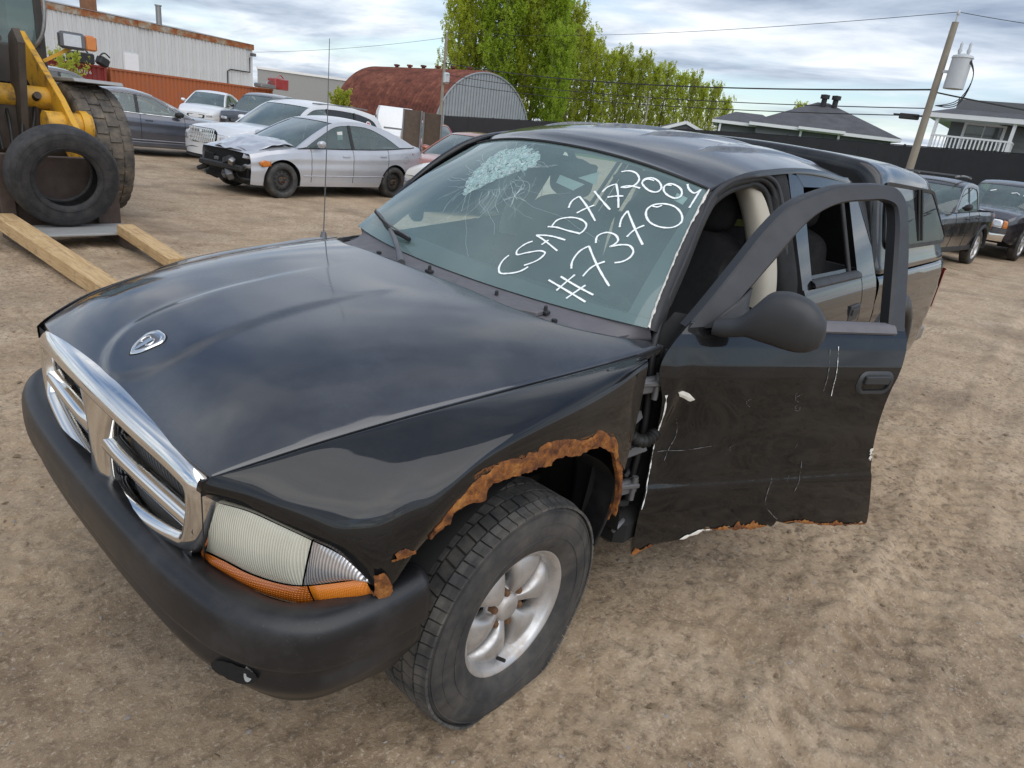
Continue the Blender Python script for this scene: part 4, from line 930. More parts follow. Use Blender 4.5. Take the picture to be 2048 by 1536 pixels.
def door_surf(x, z, o=.0026): return L(x, float(yd(z))+o+(-.030*math.exp(-((x+.60)/.07)**2)*math.exp(-((z-.80)/.16)**2)+.014*math.exp(-((x+.575)/.03)**2)*math.exp(-((z-.92)/.10)**2)-.006*math.exp(-((x+.72)/.10)**2)*math.exp(-((z-.82)/.10)**2)-.004*math.exp(-((x+1.2)/.25)**2)*math.exp(-((z-.72)/.06)**2)), z)
def chip(name, pts, w0, mat, seed):
    q = spl(pts, 12*len(pts)); g = []
    for i, (x, z) in enumerate(q):
        t = q[min(i+1, len(q)-1)]-q[max(i-1, 0)]; t = t/np.linalg.norm(t); w_ = w0*max(.05, .7+1.6*fbm(np.array([i*.31]), np.array([seed*2.]), 3, seed, .7)[0]); g.append([door_surf(x-t[1]*w_, z+t[0]*w_), door_surf(x+t[1]*w_, z-t[0]*w_)])
    MB().grid(np.array(g)).build(name, mat, skin)
mm = MB(); ring_fill(mm, [door_surf(x, z, .004) for x, z in rpoly([(-.592, .968), (-.612, .972), (-.640, .962), (-.668, .940), (-.650, .932), (-.622, .946), (-.604, .952)], 4)], None, 2); mm.build('paint_chip', 'primer_white', skin, solid=.004)
chip('paint_chip', [(-.548, .96), (-.560, .90), (-.566, .83), (-.568, .76), (-.570, .65), (-.566, .52)], .0022, 'white_paint', 4)
chip('paint_chip', [(-1.552, .72), (-1.560, .69), (-1.570, .665)], .005, 'primer_white', 5)
chip('scratch', [(-.63, .86), (-.645, .80), (-.63, .74), (-.622, .70)], .0010, 'scratch_grey', 6)
chip('scratch', [(-1.228, 1.13), (-1.232, 1.06), (-1.236, 1.0), (-1.245, .95)], .0011, 'white_paint', 7)
chip('scratch', [(-1.19, 1.12), (-1.195, 1.04), (-1.20, .97)], .0011, 'scratch_grey', 8)
chip('scratch', [(-.59, .735), (-.66, .742), (-.76, .757), (-.80, .762)], .0010, 'scratch_grey', 9)
chip('scratch', [(-1.10, .60), (-1.10, .55), (-1.11, .50), (-1.16, .45), (-1.20, .42)], .0013, 'scratch_grey', 10)
chip('scratch', [(-1.22, .68), (-1.235, .62), (-1.23, .55)], .0012, 'scratch_grey', 11)
for k in range(9):
    x, z = -.8-.65*rg.rand(), .45+.55*rg.rand(); chip('scratch', [(x, z), (x-.012*rg.randn(), z-.015*rg.rand()-.004), (x-.02*rg.randn(), z-.03*rg.rand()-.01)], .0006, 'scratch_grey', 20+k)
# --- bed and topper
bx0, bx1, rwx = -2.80, -4.60, -3.36
for s in (1, -1):
    xs = np.unique(np.concatenate([np.linspace(bx0, rwx+.43, 14), rwx+.43*np.cos(np.linspace(0, math.pi, 40)), np.linspace(rwx-.43, bx1, 24)]))[::-1]
    G = []
    for x in xs:
        d = abs(x-rwx); zb = .50 if d > .44 else .50+math.sqrt(max(0, .44**2-d**2))*.98; row = []
        tail = max(0, (-4.30-x)/.30); 
        for t in np.linspace(0, 1, 26):
            z = zb+(1.165-zb)*t; y = np.interp(z, [.45, .6, .85, .98, 1.01, 1.10, 1.15, 1.165], [.870, .895, .903, .903, .897, .893, .882, .868])-.045*tail**2
            row.append((x, s*y, z))
        row.append((x, s*(.85-.045*tail**2), 1.168)); G.append(row)
    bed = MB().grid(np.array(G)).build('bed_side', 'truck_paint', truck, 60)
    G = []
    for a in np.linspace(R(-8), R(188), 50):     # flared arch moulding
        c, sn = math.cos(a), math.sin(a)*.98; G.append([(rwx+r*c, s*(.90+dy), .50+r*sn) for r, dy in ((.425, -.06), (.425, .030), (.44, .046), (.475, .044), (.525, .020), (.54, .0))])
    MB().grid(np.array(G)).build('arch_flare', 'mirror_plastic', bed, 60)
    m = MB(); m.grid([[(rwx+.47*math.cos(a), s*y, .50+.44*math.sin(a)) for y in (.5, .89)] for a in np.linspace(0, math.pi, 24)]); m.build('wheel_liner', 'inner_black', bed, 60)
    m = MB(); m.grid([[(rwx+.47*math.cos(a)*q, s*.52, .50+.44*math.sin(a)*q) for q in (0, 1)] for a in np.linspace(0, math.pi, 24)]); m.build('wheel_liner', 'inner_black', bed, 60)
    m = MB(); G = loft([[(-4.46, s*.895, z), (-4.56, s*.885, z), (-4.615, s*.855, z), (-4.63, s*.80, z)] for z in (.80, .95, 1.10)], 10, 14); m.grid(G); m.build('tail_lamp', 'red_lens', bed, 180)
    rs = MB(); g = []
    if s > 0:
        rust_band([(-3.05, .906, .975), (-3.25, .906, .985), (-3.40, .906, .98)], [(-3.05, .906, .955), (-3.25, .906, .955), (-3.40, .906, .96)], 30, 31, bed, .012, .003)
m = MB(); m.box((-3.70, 0, .58), (1.78, 1.6, .05)); m.box((bx0-.015, 0, .85), (.03, 1.66, .60)); m.box((bx1-.01, 0, .83), (.04, 1.56, .58)); m.build('bed_floor', 'inner_black', truck)
m = MB(); m.box((-4.74, 0, .56), (.16, 1.70, .16), bev=.04); m.build('rear_bumper', 'dull_metal', truck, 40)
# topper shell with rounded corners
def tsec(x, k):
    """half outline of the topper at station x; k scales height"""
    return [(x, .862, 1.178), (x, .862, 1.205), (x, .850, 1.23), (x, .812, 1.36), (x, .770, 1.50), (x, .732, 1.63), (x, .700, 1.695), (x, .64, 1.738), (x, .50, 1.760), (x, .25, 1.772), (x, 0, 1.776)]
def topper_pt(p, rear):
    x, y, z = p; t = (z-1.178)/.6
    f = np.clip((-x-3.4)/1.1, 0, 1); return (x+.50*f**1.0*t*(1 if rear else 0)*1.0, y*(1-.03*max(0, (-x-4.2)/.35)), z-.03*f*t)
st = [-2.812, -2.818, -2.835, -2.90, -3.1, -3.4, -3.7, -4.0, -4.25, -4.42, -4.52, -4.545, -4.55]; G = []
for i, x in enumerate(st):
    sec_ = np.array([topper_pt(p, True) for p in tsec(x, 1)]); c = np.array([sec_[:, 0].mean(), 0, 1.35]); sh = {0: .90, 1: .965, 2: .99}.get(i, 1.0); sh = {12: .93, 11: .975, 10: .995}.get(i, sh)
    sec_[:, 1] *= sh; sec_[:, 2] = 1.178+(sec_[:, 2]-1.178)*sh; full = np.concatenate([sec_, mir(sec_)[-2::-1]]); G.append(full)
Gt = loft(G, 80, 101); topper = MB().grid(Gt).build('truck_topper', 'topper_paint', truck, 180)
for gg in (Gt[0], Gt[-1]): m = MB(); m.add(gg, [tuple(range(101))]); m.build('topper_end', 'inner_black', topper)
def tside(x, z, o=.006): return (x, float(np.interp(z, [1.178, 1.23, 1.36, 1.50, 1.63, 1.70], [.862, .850, .812, .770, .732, .705]))+o, z)
tw = [(-2.88, 1.295), (-3.6, 1.293), (-4.34, 1.29), (-4.385, 1.32), (-4.20, 1.48), (-4.04, 1.61), (-3.99, 1.63), (-3.5, 1.645), (-2.92, 1.66), (-2.88, 1.62)]
for s in (1, -1):
    lp = [np.array(tside(*q)) for q in rpoly(tw, 8, .5)]; cc = np.mean(lp, 0); o_ = [c*[1, s, 1] for c in lp]; inn = [(cc+(p-cc)*[.97, 1, .87])*[1, s, 1]+[0, -s*.002, 0] for p in lp]
    m = MB(); m.grid(np.array([o_, [p+[0, s*.006, 0] for p in o_], [p+[0, s*.006, 0] for p in inn], inn]), closev=True); wf = m.build('topper_window_frame', 'trim_plastic', topper, 40)
    m = MB(); ring_fill(m, [p+[0, s*.002, 0] for p in inn], None, 3); m.build('topper_window', 'topper_glass', wf)
    for xx in (-3.62, -3.70): 
        m = MB(); m.tube([np.array(tside(xx, 1.33, .012))*[1, s, 1], np.array(tside(xx+.03, 1.63, .012))*[1, s, 1]], .009, 8); m.build('window_bar', 'rubber_seal', wf, 60)
# --- wheels
def wheel(flat=False):
    """returns parts (name, MB, mat, smooth); centre at origin, outer face towards +Y"""
    out = []; Ro, hw, Rr = .362, .118, .232
    def sag(p, k=1.):
        x, y, z = p; q0 = math.hypot(x, z); q1 = .205+(q0-.205)*1.11 if q0 > .205 else q0; x, z = x*q1/q0, z*q1/q0
        if not flat: return (x, y, z)
        lim = -.330
        if z < -.20:
            f = min(1, (-.20-z)/.16); bul = .020*f*math.exp(-((abs(z)-.27)/.09)**2)
            y = y+math.copysign(bul, y)*min(1, abs(y)/.08)
        if z < lim: z = lim-(lim-z)*.05
        return (x, y, z)
    prof = [(-.085, .195), (-.100, .205), (-.112, .232), (-.121, .270), (-.119, .305), (-.110, .332), (-.098, .346), (-.05, .352), (0, .353), (.05, .352), (.098, .346), (.110, .332), (.119, .305), (.121, .270), (.1145, .236), (.106, .222), (.100, .211), (.088, .205)]
    pr = spl(prof, 50); m = MB(); m.lathe([tuple(p) for p in pr], 96, (0, 0, 0), 'Y'); m.v = [sag(p) for p in m.v]; out.append(('tyre', m, 'tyre_rubber', 180))
    m = MB()         # raised bands and print rings on the sidewall
    for y0, r0, r1 in ((.1215, .262, .266), (.1195, .300, .303), (.111, .331, .334)): m.lathe([(y0-.002, r0-.001), (y0+.0016, r0), (y0+.0016, r1), (y0-.003, r1+.001)], 96, (0, 0, 0), 'Y')
    m.v = [sag(p) for p in m.v]; out.append(('sidewall_ring', m, 'tyre_rubber', 60))
    m = MB(); nb = 54       # tread blocks in five ribs
    for rib, (y0, y1, sk) in enumerate(((-.112, -.074, .5), (-.066, -.026, -.6), (-.018, .018, .9), (.026, .066, -.6), (.074, .112, .5))):
        nn = nb if rib in (1, 2, 3) else nb+14
        for k in range(nn):
            a0 = 2*math.pi*(k+.5*(rib % 2))/nn; da = 2*math.pi/nn*(.88 if rib in (0, 4) else .86); P = []
            for (rr, sh) in ((.353, 1.02), (.3605, .98)):
                for (yy, aa) in ((y0, 0), (.5*(y0+y1), .12*sk), (y1, .0+.24*sk), (y1, 1+.24*sk), (.5*(y0+y1), 1+.12*sk), (y0, 1)):
                    ang = a0+da*(aa-.5)*sh; e = abs(yy); r_ = rr-(.006+.12*max(0, e-.096) if e > .09 else 0); P.append((r_*math.cos(ang), yy, r_*math.sin(ang)))
            m.add(P, [(0, 1, 2, 3, 4, 5), (6, 11, 10, 9, 8, 7)]+[(i, 6+i, 6+(i+1) % 6, (i+1) % 6) for i in range(6)])
    m.v = [sag(p) for p in m.v]; out.append(('tread_blocks', m, 'tread_rubber', None))
    m = MB(); rp = spl([(-.09, .200), (-.07, .190), (.02, .180), (.06, .183), (.078, .190), (.090, .196), (.097, .205), (.101, .213), (.098, .218), (.092, .216)], 40); m.lathe([tuple(p) for p in rp], 80, (0, 0, 0), 'Y'); out.append(('rim', m, 'alloy_dirty', 180))
    m = MB(); m.lathe([(.0, .001), (.0, .12), (.01, .185)], 48, (0, 0, 0), 'Y'); out.append(('brake_disc', m, 'inner_black', 60))
    for k in range(6):   # fat convex spokes
        G = []
        for r_, ha, y_, bul in ((.044, .42, .058, .002), (.062, .30, .066, .004), (.085, .285, .074, .006), (.115, .34, .078, .008), (.150, .40, .076, .009), (.176, .43, .068, .008), (.195, .43, .058, .003)):
            row = []
            for f in np.linspace(-1, 1, 9):
                a = 2*math.pi*(k+.12)/6+ha*f+.10*(r_-.05)/.15; row.append((r_*math.cos(a), y_+bul*(1-f*f)-.012*abs(f)**9, r_*math.sin(a)))
            row = [(row[0][0], row[0][1]-.035, row[0][2])]+row+[(row[-1][0], row[-1][1]-.035, row[-1][2])]; G.append(row)
        m = MB(); m.grid(loft(G, 24, 26)); out.append(('spoke', m, 'alloy_dirty', 180))
        a = 2*math.pi*(k+.62)/6; m = MB(); m.lathe([(.045, .0135), (.062, .0125), (.070, .0095), (.071, .0005)], 6, (.062*math.cos(a), 0, .062*math.sin(a)), 'Y'); out.append(('lug_nut', m, 'lug_rust', 30))
    m = MB(); m.lathe([(.030, .075), (.055, .066), (.060, .046), (.068, .042), (.073, .036), (.075, .020), (.0755, .0005)], 36, (0, 0, 0), 'Y'); out.append(('centre_cap', m, 'alloy_dirty', 60))
    m = MB(); a = R(-62); m.tube([(.178*math.cos(a), .075, .178*math.sin(a)), (.168*math.cos(a), .105, .168*math.sin(a))], .006, 10); out.append(('valve_stem', m, 'rubber_seal', 60))
    return out
fw = newobj('wheel', None, truck); fw.location = (0, .762, .331); fw.rotation_euler = (0, R(20), 0); fw['label'] = 'flat front tyre on a six spoke alloy wheel'
for nm, m, mt, sm in wheel(True): 
    # keep the sag at the bottom: sag was applied in wheel frame, so undo the spoke rotation for tyre parts
    if nm in ('tyre', 'sidewall_ring', 'tread_blocks'): m.xf(Matrix.Rotation(R(-20), 4, 'Y'))
    o = m.build(nm, mt, fw, sm, fix=(nm != 'tread_blocks'))
    if nm == 'tread_blocks': o['kind'] = 'stuff'
rw = newobj('wheel', None, truck); rw.location = (rwx, .775, .379)
for nm, m, mt, sm in wheel(False):
    o = m.build(nm, mt, rw, sm, fix=False)
    if nm == 'tread_blocks': o['kind'] = 'stuff'
for loc in ((0, -.775, .379), (rwx, -.775, .379)):
    c = copytree(rw, truck); c.location = loc; c.rotation_euler = (0, 0, math.pi)
# frame, axle and underbody
m = MB()
for s in (.42, -.42): m.box((-1.9, s, .42), (5.0, .09, .16))
m.tube([(0, -.72, .34), (0, .72, .34)], .05, 10); m.tube([(rwx, -.72, .36), (rwx, .72, .36)], .06, 10); m.build('chassis', 'inner_black', truck, 40)
m = MB(); m.box((.25, 0, .70), (.85, .84, .35)); m.build('engine_block', 'inner_black', truck)
# ------------------------------------------------------------------ other vehicles in the yard
plain('car_dark_plastic', (.02, .02, .021), .6, var=.3)
plain('car_interior', (.035, .035, .037), .9, var=.3)
plain('steel_wheel', (.05, .047, .044), .6, .3, var=.5, scale=20)
plain('lamp_glass', (.55, .56, .58), .12, .4, var=.2, scale=30, Coat_Weight=1.)
glassmat('car_glass', (.50, .62, .60), .20, (.40, .52, .51))  # film raised to paint bright teal reflections into the panes
glassmat('car_glass_dark', (.07, .08, .085), .04, (.2, .2, .2))
CAR_PAINT = {}
for nm, c, r, d, mt in (('silver', (.52, .53, .56), .30, .20, .35), ('white', (.72, .73, .74), .35, .12, 0), ('slate', (.085, .092, .115), .28, .18, .4), ('navy', (.035, .040, .050), .25, .25, .2), ('red', (.33, .030, .028), .3, .25, 0),
                  ('copper', (.36, .10, .05), .3, .25, .1), ('cream', (.62, .57, .48), .35, .25, 0), ('black', (.010, .010, .011), .25, .30, 0), ('char', (.030, .026, .030), .25, .25, .2)):
    paint('paint_'+nm, c, r, 1., d, (.24, .20, .16), mt)
def car_wheel(parent, loc, r, wd, side, style='alloy', steer=0):
    w_ = newobj('wheel', None, parent); w_.location = loc; w_.rotation_euler = (0, R(17), (0 if side > 0 else math.pi)+steer); w_.empty_display_size = .1
    h = wd/2; m = MB(); pf = spl([(-h*.8, r*.66), (-h, r*.74), (-h*1.02, r*.85), (-h*.9, r*.96), (-h*.6, r), (0, r*1.004), (h*.6, r), (h*.9, r*.96), (h*1.02, r*.85), (h, r*.74), (h*.86, r*.655)], 26); m.lathe([tuple(p) for p in pf], 40, (0, 0, 0), 'Y'); m.build('tyre', 'tyre_rubber', w_, 60, fix=False)
    m = MB(); m.lathe([(-h*.5, r*.62), (h*.3, r*.60), (h*.75, r*.64), (h*.9, r*.665), (h*.82, r*.68)], 40, (0, 0, 0), 'Y')
    if style == 'steel':
        m.lathe([(h*.30, r*.60), (h*.42, r*.50), (h*.58, r*.40), (h*.50, r*.30), (h*.35, r*.22), (h*.55, r*.16), (h*.6, .001)], 40, (0, 0, 0), 'Y'); m.build('rim', 'steel_wheel', w_, 60, fix=False)
        for k in range(12):
            a = k*math.pi/6; hm = MB(); hm.lathe([(h*.53, r*.045), (h*.56, r*.04), (h*.56, .001)], 10, (r*.47*math.cos(a), 0, r*.47*math.sin(a)), 'Y'); hm.build('vent_hole', 'inner_black', w_, fix=False)
        for k in range(5):
            a = k*1.2566; hm = MB(); hm.lathe([(h*.5, .012), (h*.78, .010), (h*.8, .001)], 6, (r*.18*math.cos(a), 0, r*.18*math.sin(a)), 'Y'); hm.build('lug_nut', 'rust', w_, fix=False)
    else:
        m.build('rim', 'alloy_dirty', w_, 60, fix=False); m = MB(); m.lathe([(h*.1, r*.60), (h*.1, .001)], 30, (0, 0, 0), 'Y'); m.build('brake_disc', 'inner_black', w_, fix=False)
        for k in range(5 if style == 'alloy' else 6):
            a = k*2*math.pi/(5 if style == 'alloy' else 6); ca, sa = math.cos(a), math.sin(a); sp_ = MB(); G = []
            for q, ww in ((.10, .10), (.3, .085), (.5, .10), (.64, .14)):
                G.append([(r*(q*ca-e*ww*sa), h*(.78-.25*abs(e)**3-.1*q), r*(q*sa+e*ww*ca)) for e in (-1, -.6, 0, .6, 1)])
            sp_.grid(loft(G, 6, 8)); sp_.build('spoke', 'alloy_dirty', w_, 60, fix=False)
        m = MB(); m.lathe([(h*.6, r*.15), (h*.82, r*.12), (h*.85, .001)], 16, (0, 0, 0), 'Y'); m.build('centre_cap', 'alloy_dirty', w_, 60, fix=False)
    return w_
def strip(A, B, n, al=.7): return np.stack([spl(A, n, al), spl(B, n, al)], 1)
def make_car(name, label, loc, heading, P, group=None, tilt=(0, 0)):
    c = thing(name, label, P.get('cat', 'car'), loc, heading, group); c.rotation_euler = (tilt[0], tilt[1], heading)
    Lh, Wd, H, wr = P['L']/2, P['W']/2, P['H'], P['wr']; xfw, xrw = P['xf'], P['xr']; pt = P['paint']; ar = wr*P.get('arch', 1.17); sill = P.get('sill', .22)
    wp = P['plan']          # (x, half width factor)
    wfun = lambda x: Wd*sinterp(x, [a for a, b in wp], [b for a, b in wp])
    zt = lambda x: sinterp(x, [a for a, b in P['top']], [b for a, b in P['top']])
    x0, x1 = P.get('x0', -Lh), P.get('x1', Lh)
    xs = np.unique(np.round(np.concatenate([np.linspace(x0, x1, 60)]+[np.clip(xw+ar*np.cos(np.linspace(0, math.pi, 34)), x0, x1) for xw in (xfw, xrw)]), 4))
    pz = [0, .10, .22, .45, .62, .74, .90, 1.0]; pw = P.get('prof', [.945, .965, .975, 1.0, .990, .996, .975, .935])
    def yb(x, z): 
        t = (z-sill)/np.maximum(zt(x)-sill, .05); return wfun(x)*np.interp(t, pz, pw)
    nz = 26; G = []
    for x in xs:
        zb = sill+P.get('uprise', .10)*max(0, (abs(x)-Lh+.45)/.45)**2
        for xw in (xfw, xrw):
            d = abs(x-xw)
            if d < ar: zb = max(zb, wr+math.sqrt(max(0, ar*ar-d*d))*1.0-.0)
        zz = zb+(float(zt(np.array(x)))-zb)*np.linspace(0, 1, nz)**.9; G.append([(x, float(yb(np.array(x), z)), z) for z in zz])
    G = np.array(G); mb = MB(); mb.grid(G); mb.grid(mir(G))
    # top skins (bonnet / deck)
    cw, dk = P['cowl'], P['deck']
    crown = P.get('crown', .055)
    for a, b in ((cw, x1), (x0, dk)):
        if b-a < .05: continue
        T = []
        for x in xs[(xs >= a-1e-6) & (xs <= b+1e-6)]:
            ye, ze = float(yb(np.array(x), float(zt(np.array(x))))), float(zt(np.array(x))); fl = min(1, max(0.15, min(x1-x, x-x0)/.25))
            T.append([(x, ye*s, ze+crown*fl*(1-abs(s)**2.5)) for s in np.linspace(-1, 1, 25)])
        mb.grid(np.array(T))
    if P.get('bed'):
        pass
    for xe, sg in ((x1, 1), (x0, -1)):        # fascias
        if P.get('nofront') and sg > 0: continue
        i = -1 if sg > 0 else 0; bw = P.get('bow', .14); F_ = []
        for (x, y, z) in G[i]:
            F_.append([(x+sg*bw*(1-abs(s)**2.3)*(1-.25*((z-.45)/.5)**2), y*s, z+crown*.15*(1-s*s)*(z > G[i][-1][2]-.02)) for s in np.linspace(-1, 1, 25)])
        mb.grid(np.array(F_))
    body = mb.build('body', pt, c, 35)
    m = MB(); m.box((0, 0, sill+.03), (P['L']*.86, P['W']*.80, .08)); m.build('underbody', 'inner_black', c)
    for xw in (xfw, xrw):
        for s in (1, -1):
            m = MB(); m.grid([[(xw+ar*math.cos(a), s*y, wr+ar*math.sin(a)) for y in (Wd*.55, Wd*.95)] for a in np.linspace(-.2, math.pi+.2, 20)]); m.grid([[(xw+ar*q*math.cos(a), s*Wd*.56, wr+ar*q*math.sin(a)) for q in (0, 1)] for a in np.linspace(-.2, math.pi+.2, 20)]); m.build('wheel_well', 'inner_black', c, fix=False)
            car_wheel(c, (xw, s*(Wd-P.get('ww', .21)/2-.015), wr), wr, P.get('ww', .21), s, P.get('wstyle', 'alloy'), P.get('steer', 0) if xw == xfw else 0)
    # ---- greenhouse
    bz = lambda x: float(zt(np.array(x))); tum = P.get('tumble', .38)
    def gs(x, z, o=0.): return (x, float(yb(np.array(x), bz(x)))+o-(z-bz(x))*tum, z)
    out = P['glass_out']; inn = P['glass_in']           # side outlines (x,z)
    n = 60; so, si = spl(out, n), spl(inn, n)
    for s in (1, -1):
        fm = lambda g: np.array(g)*[1, s, 1]
        m = MB(); m.grid(fm([[gs(a[0], a[1], -.05), gs(a[0], a[1]), gs(*(a*.4+b*.6), .004), gs(*b), gs(b[0], b[1], -.03)] for a, b in zip(so, si)])); m.build('window_surround', pt if not P.get('dark_frame') else 'car_dark_plastic', c, 40)
        # side panes split at the B pillar (and quarter)
        cuts = [si[0][0]+.01]+list(P['pillars'])+[si[-1][0]-.01]; lo = lambda x: bz(x)+.015
        zi = lambda x: float(np.interp(-x, -si[:, 0], si[:, 1]))
        for k in range(len(cuts)-1):
            a, b = cuts[k], cuts[k+1]; xx = np.linspace(a-(0 if k == 0 else .03), b+(0 if k == len(cuts)-2 else .03), 18)
            m = MB(); m.grid(fm([[gs(x, lo(x)+(max(zi(x), lo(x)+.002)-lo(x))*t, -.012) for t in np.linspace(0, 1, 5)] for x in xx])); m.build('side_window', 'car_glass' if k == 0 or not P.get('privacy') else 'car_glass_dark', c, 180)
        for a in P['pillars']:
            m = MB(); m.grid(fm([[gs(a+d, lo(a)-.01+(zi(a)-lo(a)+.02)*t, .001) for d in (.035, -.035)] for t in np.linspace(0, 1, 6)])); m.build('pillar', 'car_dark_plastic', c)
        m = MB(); bx = np.linspace(out[0][0]-.03, out[-1][0]+.05, 30); m.tube([fm(gs(x, bz(x)+.008, .004)) for x in bx], .010, 6); m.build('belt_trim', P.get('belt', 'car_dark_plastic'), c, 60)
        # mirror
        mx_, mz = P['mirror']; m = MB(); p = np.array(gs(mx_, bz(mx_)+.02)); Gm = [[(p[0]-.02+d*.10+rx*math.cos(a)*.09-.04*d, p[1]+.04+d*.19, mz+.03*d+rx*.062*math.sin(a)) for a in np.linspace(0, 2*math.pi, 14, endpoint=False)] for d, rx in ((0, .3), (.15, .45), (.3, .95), (.6, 1.05), (.9, .8), (1.0, .3))]
        gm_ = fm(loft(Gm, 16, 14)); m.grid(gm_, closev=True); m.add(gm_[-1], [tuple(range(14))]); m.build('door_mirror', P.get('mirror_mat', pt), c, 60)
        # door seams, handles, sill trim
        for xd in P['seams']:
            m = MB(); zz = np.linspace(P.get('seam_lo', sill+.08), bz(xd), 14); m.tube([(xd, s*(float(yb(np.array(xd), z))+.0005), z) for z in zz], .005, 5, False); m.build('door_seam', 'inner_black', c, 60)
        for xh in P['handles']:
            zh = bz(xh)-P.get('handle_drop', .12); m = MB(); m.box((xh, s*(float(yb(np.array(xh), zh))+.012), zh), (.17, .022, .030), bev=.009); m.build('door_handle', P.get('handle_mat', pt), c, 40)
        if P.get('lower'):
            m = MB(); xx = np.linspace(xrw+ar+.02, xfw-ar-.02, 12); m.grid(fm([[(x, float(yb(np.array(x), z))+o, z) for z, o in ((sill-.02, -.02), (sill-.005, .012), (sill+.07, .014), (sill+.10, .002))] for x in xx])); m.build('sill_trim', P['lower'], c, 40)
            for xw in (xfw, xrw):
                if P.get('cladding'):
                    m = MB(); m.grid(fm([[(xw+(ar+d)*math.cos(a), float(yb(np.array(xw), wr+ar*math.sin(a)))+o, wr+(ar+d)*math.sin(a)) for d, o in ((-.01, -.03), (-.005, .010), (.05, .012), (.06, .0))] for a in np.linspace(-.1, math.pi+.1, 30)])); m.build('arch_cladding', P['lower'], c, 40)
    # roof between the rails
    rx = [p for p in so if p[1] > P['H']-.28*1.0]; fr_, rr_ = P['roof']; T = []
    for x in np.linspace(fr_, rr_, 30):
        z = float(np.interp(-x, -so[:, 0], so[:, 1])); y = gs(x, z)[1]; f = (x-rr_)/(fr_-rr_); cr = P.get('rcrown', .05)*math.sin(math.pi*min(1, max(0, .15+.7*f)))
        T.append([(x+P.get('hbow', .05)*(1-abs(s)**2.2)*(2*f-1 if f > .8 or f < .2 else 0)*min(1, abs(2*f-1)), y*s, z+cr*(1-abs(s)**2.6)) for s in np.linspace(-1, 1, 25)])
    T = np.array(T); MB().grid(T).build('roof', P.get('roof_paint', pt), c, 60)
    # screens
    def screen(nm, top, bx, bow, mat, yk=.985):
        bzv = bz(bx); yb_ = float(yb(np.array(bx), bzv))*yk; bot = np.array([(bx+bow*(1-abs(s)**2.2), yb_*s, bzv+crown*.6*(1-abs(s)**2.5)+.004) for s in np.linspace(-1, 1, 25)])
        g = [bot+(top-bot)*t+np.array([np.sign(bow)*.03, 0, .012])*4*t*(1-t) for t in np.linspace(0, 1, 10)]; MB().grid(np.array(g)).build(nm, mat, c, 180)
    screen('windshield', T[0]+[.01, 0, -.012], cw-.02, P.get('wbow', .16), 'car_glass')
    if P.get('backlight', True): screen('rear_window', T[-1]+[-.01, 0, -.012], dk+.02, -P.get('rbow', .10), 'car_glass_dark' if P.get('privacy') else 'car_glass')
    # cabin contents
    m = MB(); m.box((.5*(cw+dk), 0, bz(.5*(cw+dk))-.22), (cw-dk-.1, P['W']*.84, .30)); m.build('cabin_floor', 'car_interior', c)
    for xx in P.get('seats', ()):
        for s in (1, -1):
            m = MB(); m.box((xx, s*Wd*.42, bz(xx)+.02), (.12, .46, .44), 0, R(-12), bev=.05); m.box((xx-.07, s*Wd*.42, bz(xx)+.30), (.09, .24, .17), 0, R(-12), bev=.04); m.build('seat', 'car_interior', c, 40)
    return c, yb, zt, gs
def lamp(c, name, pts, mat, fn=None, solid=.02):
    m = MB(); ring_fill(m, pts, fn, 3); return m.build(name, mat, c, 60, solid=solid)
def fascia_pt(P, y, z, sg=1, o=.01):
    """point on the nose of a car built by make_car"""
    return None
def sedan(paintn, **k):
    P = dict(L=4.57, W=1.80, H=1.44, wr=.315, xf=1.38, xr=-1.32, paint='paint_'+paintn, plan=[(-2.285, .76), (-2.1, .87), (-1.7, .96), (-.8, 1), (.6, 1), (1.5, .97), (1.95, .90), (2.2, .80), (2.285, .72)],
      top=[(-2.285, .93), (-2.12, 1.035), (-1.8, 1.02), (-1.0, .955), (0, .915), (.9, .885), (1.4, .845), (1.9, .755), (2.15, .68), (2.285, .60)], cowl=1.05, deck=-1.88, glass_out=[(1.08, .885), (.60, 1.16), (.12, 1.37), (-.25, 1.425), (-.75, 1.415), (-1.35, 1.28), (-1.96, 1.045)], glass_in=[(.86, .92), (.52, 1.11), (.10, 1.31), (-.25, 1.355), (-.70, 1.34), (-1.08, 1.22), (-1.46, 1.02)],
      pillars=[-.22], mirror=(.62, .98), seams=[.78, -.20, -1.12], handles=[-.02, -.98], roof=(.14, -.95), seats=[-.15, -.95], wstyle='steel', lower=None, tumble=.42, dark_frame=False)
    P.update(k); return P
def suv(paintn, **k):
    P = dict(L=4.78, W=1.90, H=1.68, wr=.36, xf=1.43, xr=-1.35, paint='paint_'+paintn, plan=[(-2.39, .82), (-2.2, .93), (-1.7, .99), (-.8, 1), (.6, 1), (1.5, .98), (2.0, .93), (2.3, .84), (2.39, .76)],
      top=[(-2.39, 1.00), (-2.25, 1.10), (-1.5, 1.09), (-.5, 1.06), (.5, 1.035), (.95, 1.025), (1.4, 1.00), (1.9, .965), (2.2, .92), (2.39, .82)], cowl=1.0, deck=-2.28, glass_out=[(1.02, 1.035), (.65, 1.30), (.22, 1.56), (-.15, 1.645), (-.9, 1.65), (-1.6, 1.60), (-2.0, 1.50), (-2.30, 1.12)], glass_in=[(.84, 1.07), (.55, 1.28), (.18, 1.50), (-.15, 1.555), (-.9, 1.56), (-1.5, 1.50), (-1.88, 1.38), (-2.02, 1.15)],
      pillars=[-.28, -1.20], mirror=(.66, 1.13), seams=[.85, -.25, -1.30], handles=[-.05, -1.05], roof=(.24, -1.95), seats=[-.2, -1.1], privacy=True, lower='car_dark_plastic', cladding=True, tumble=.30, crown=.06, sill=.28)
    P.update(k); return P
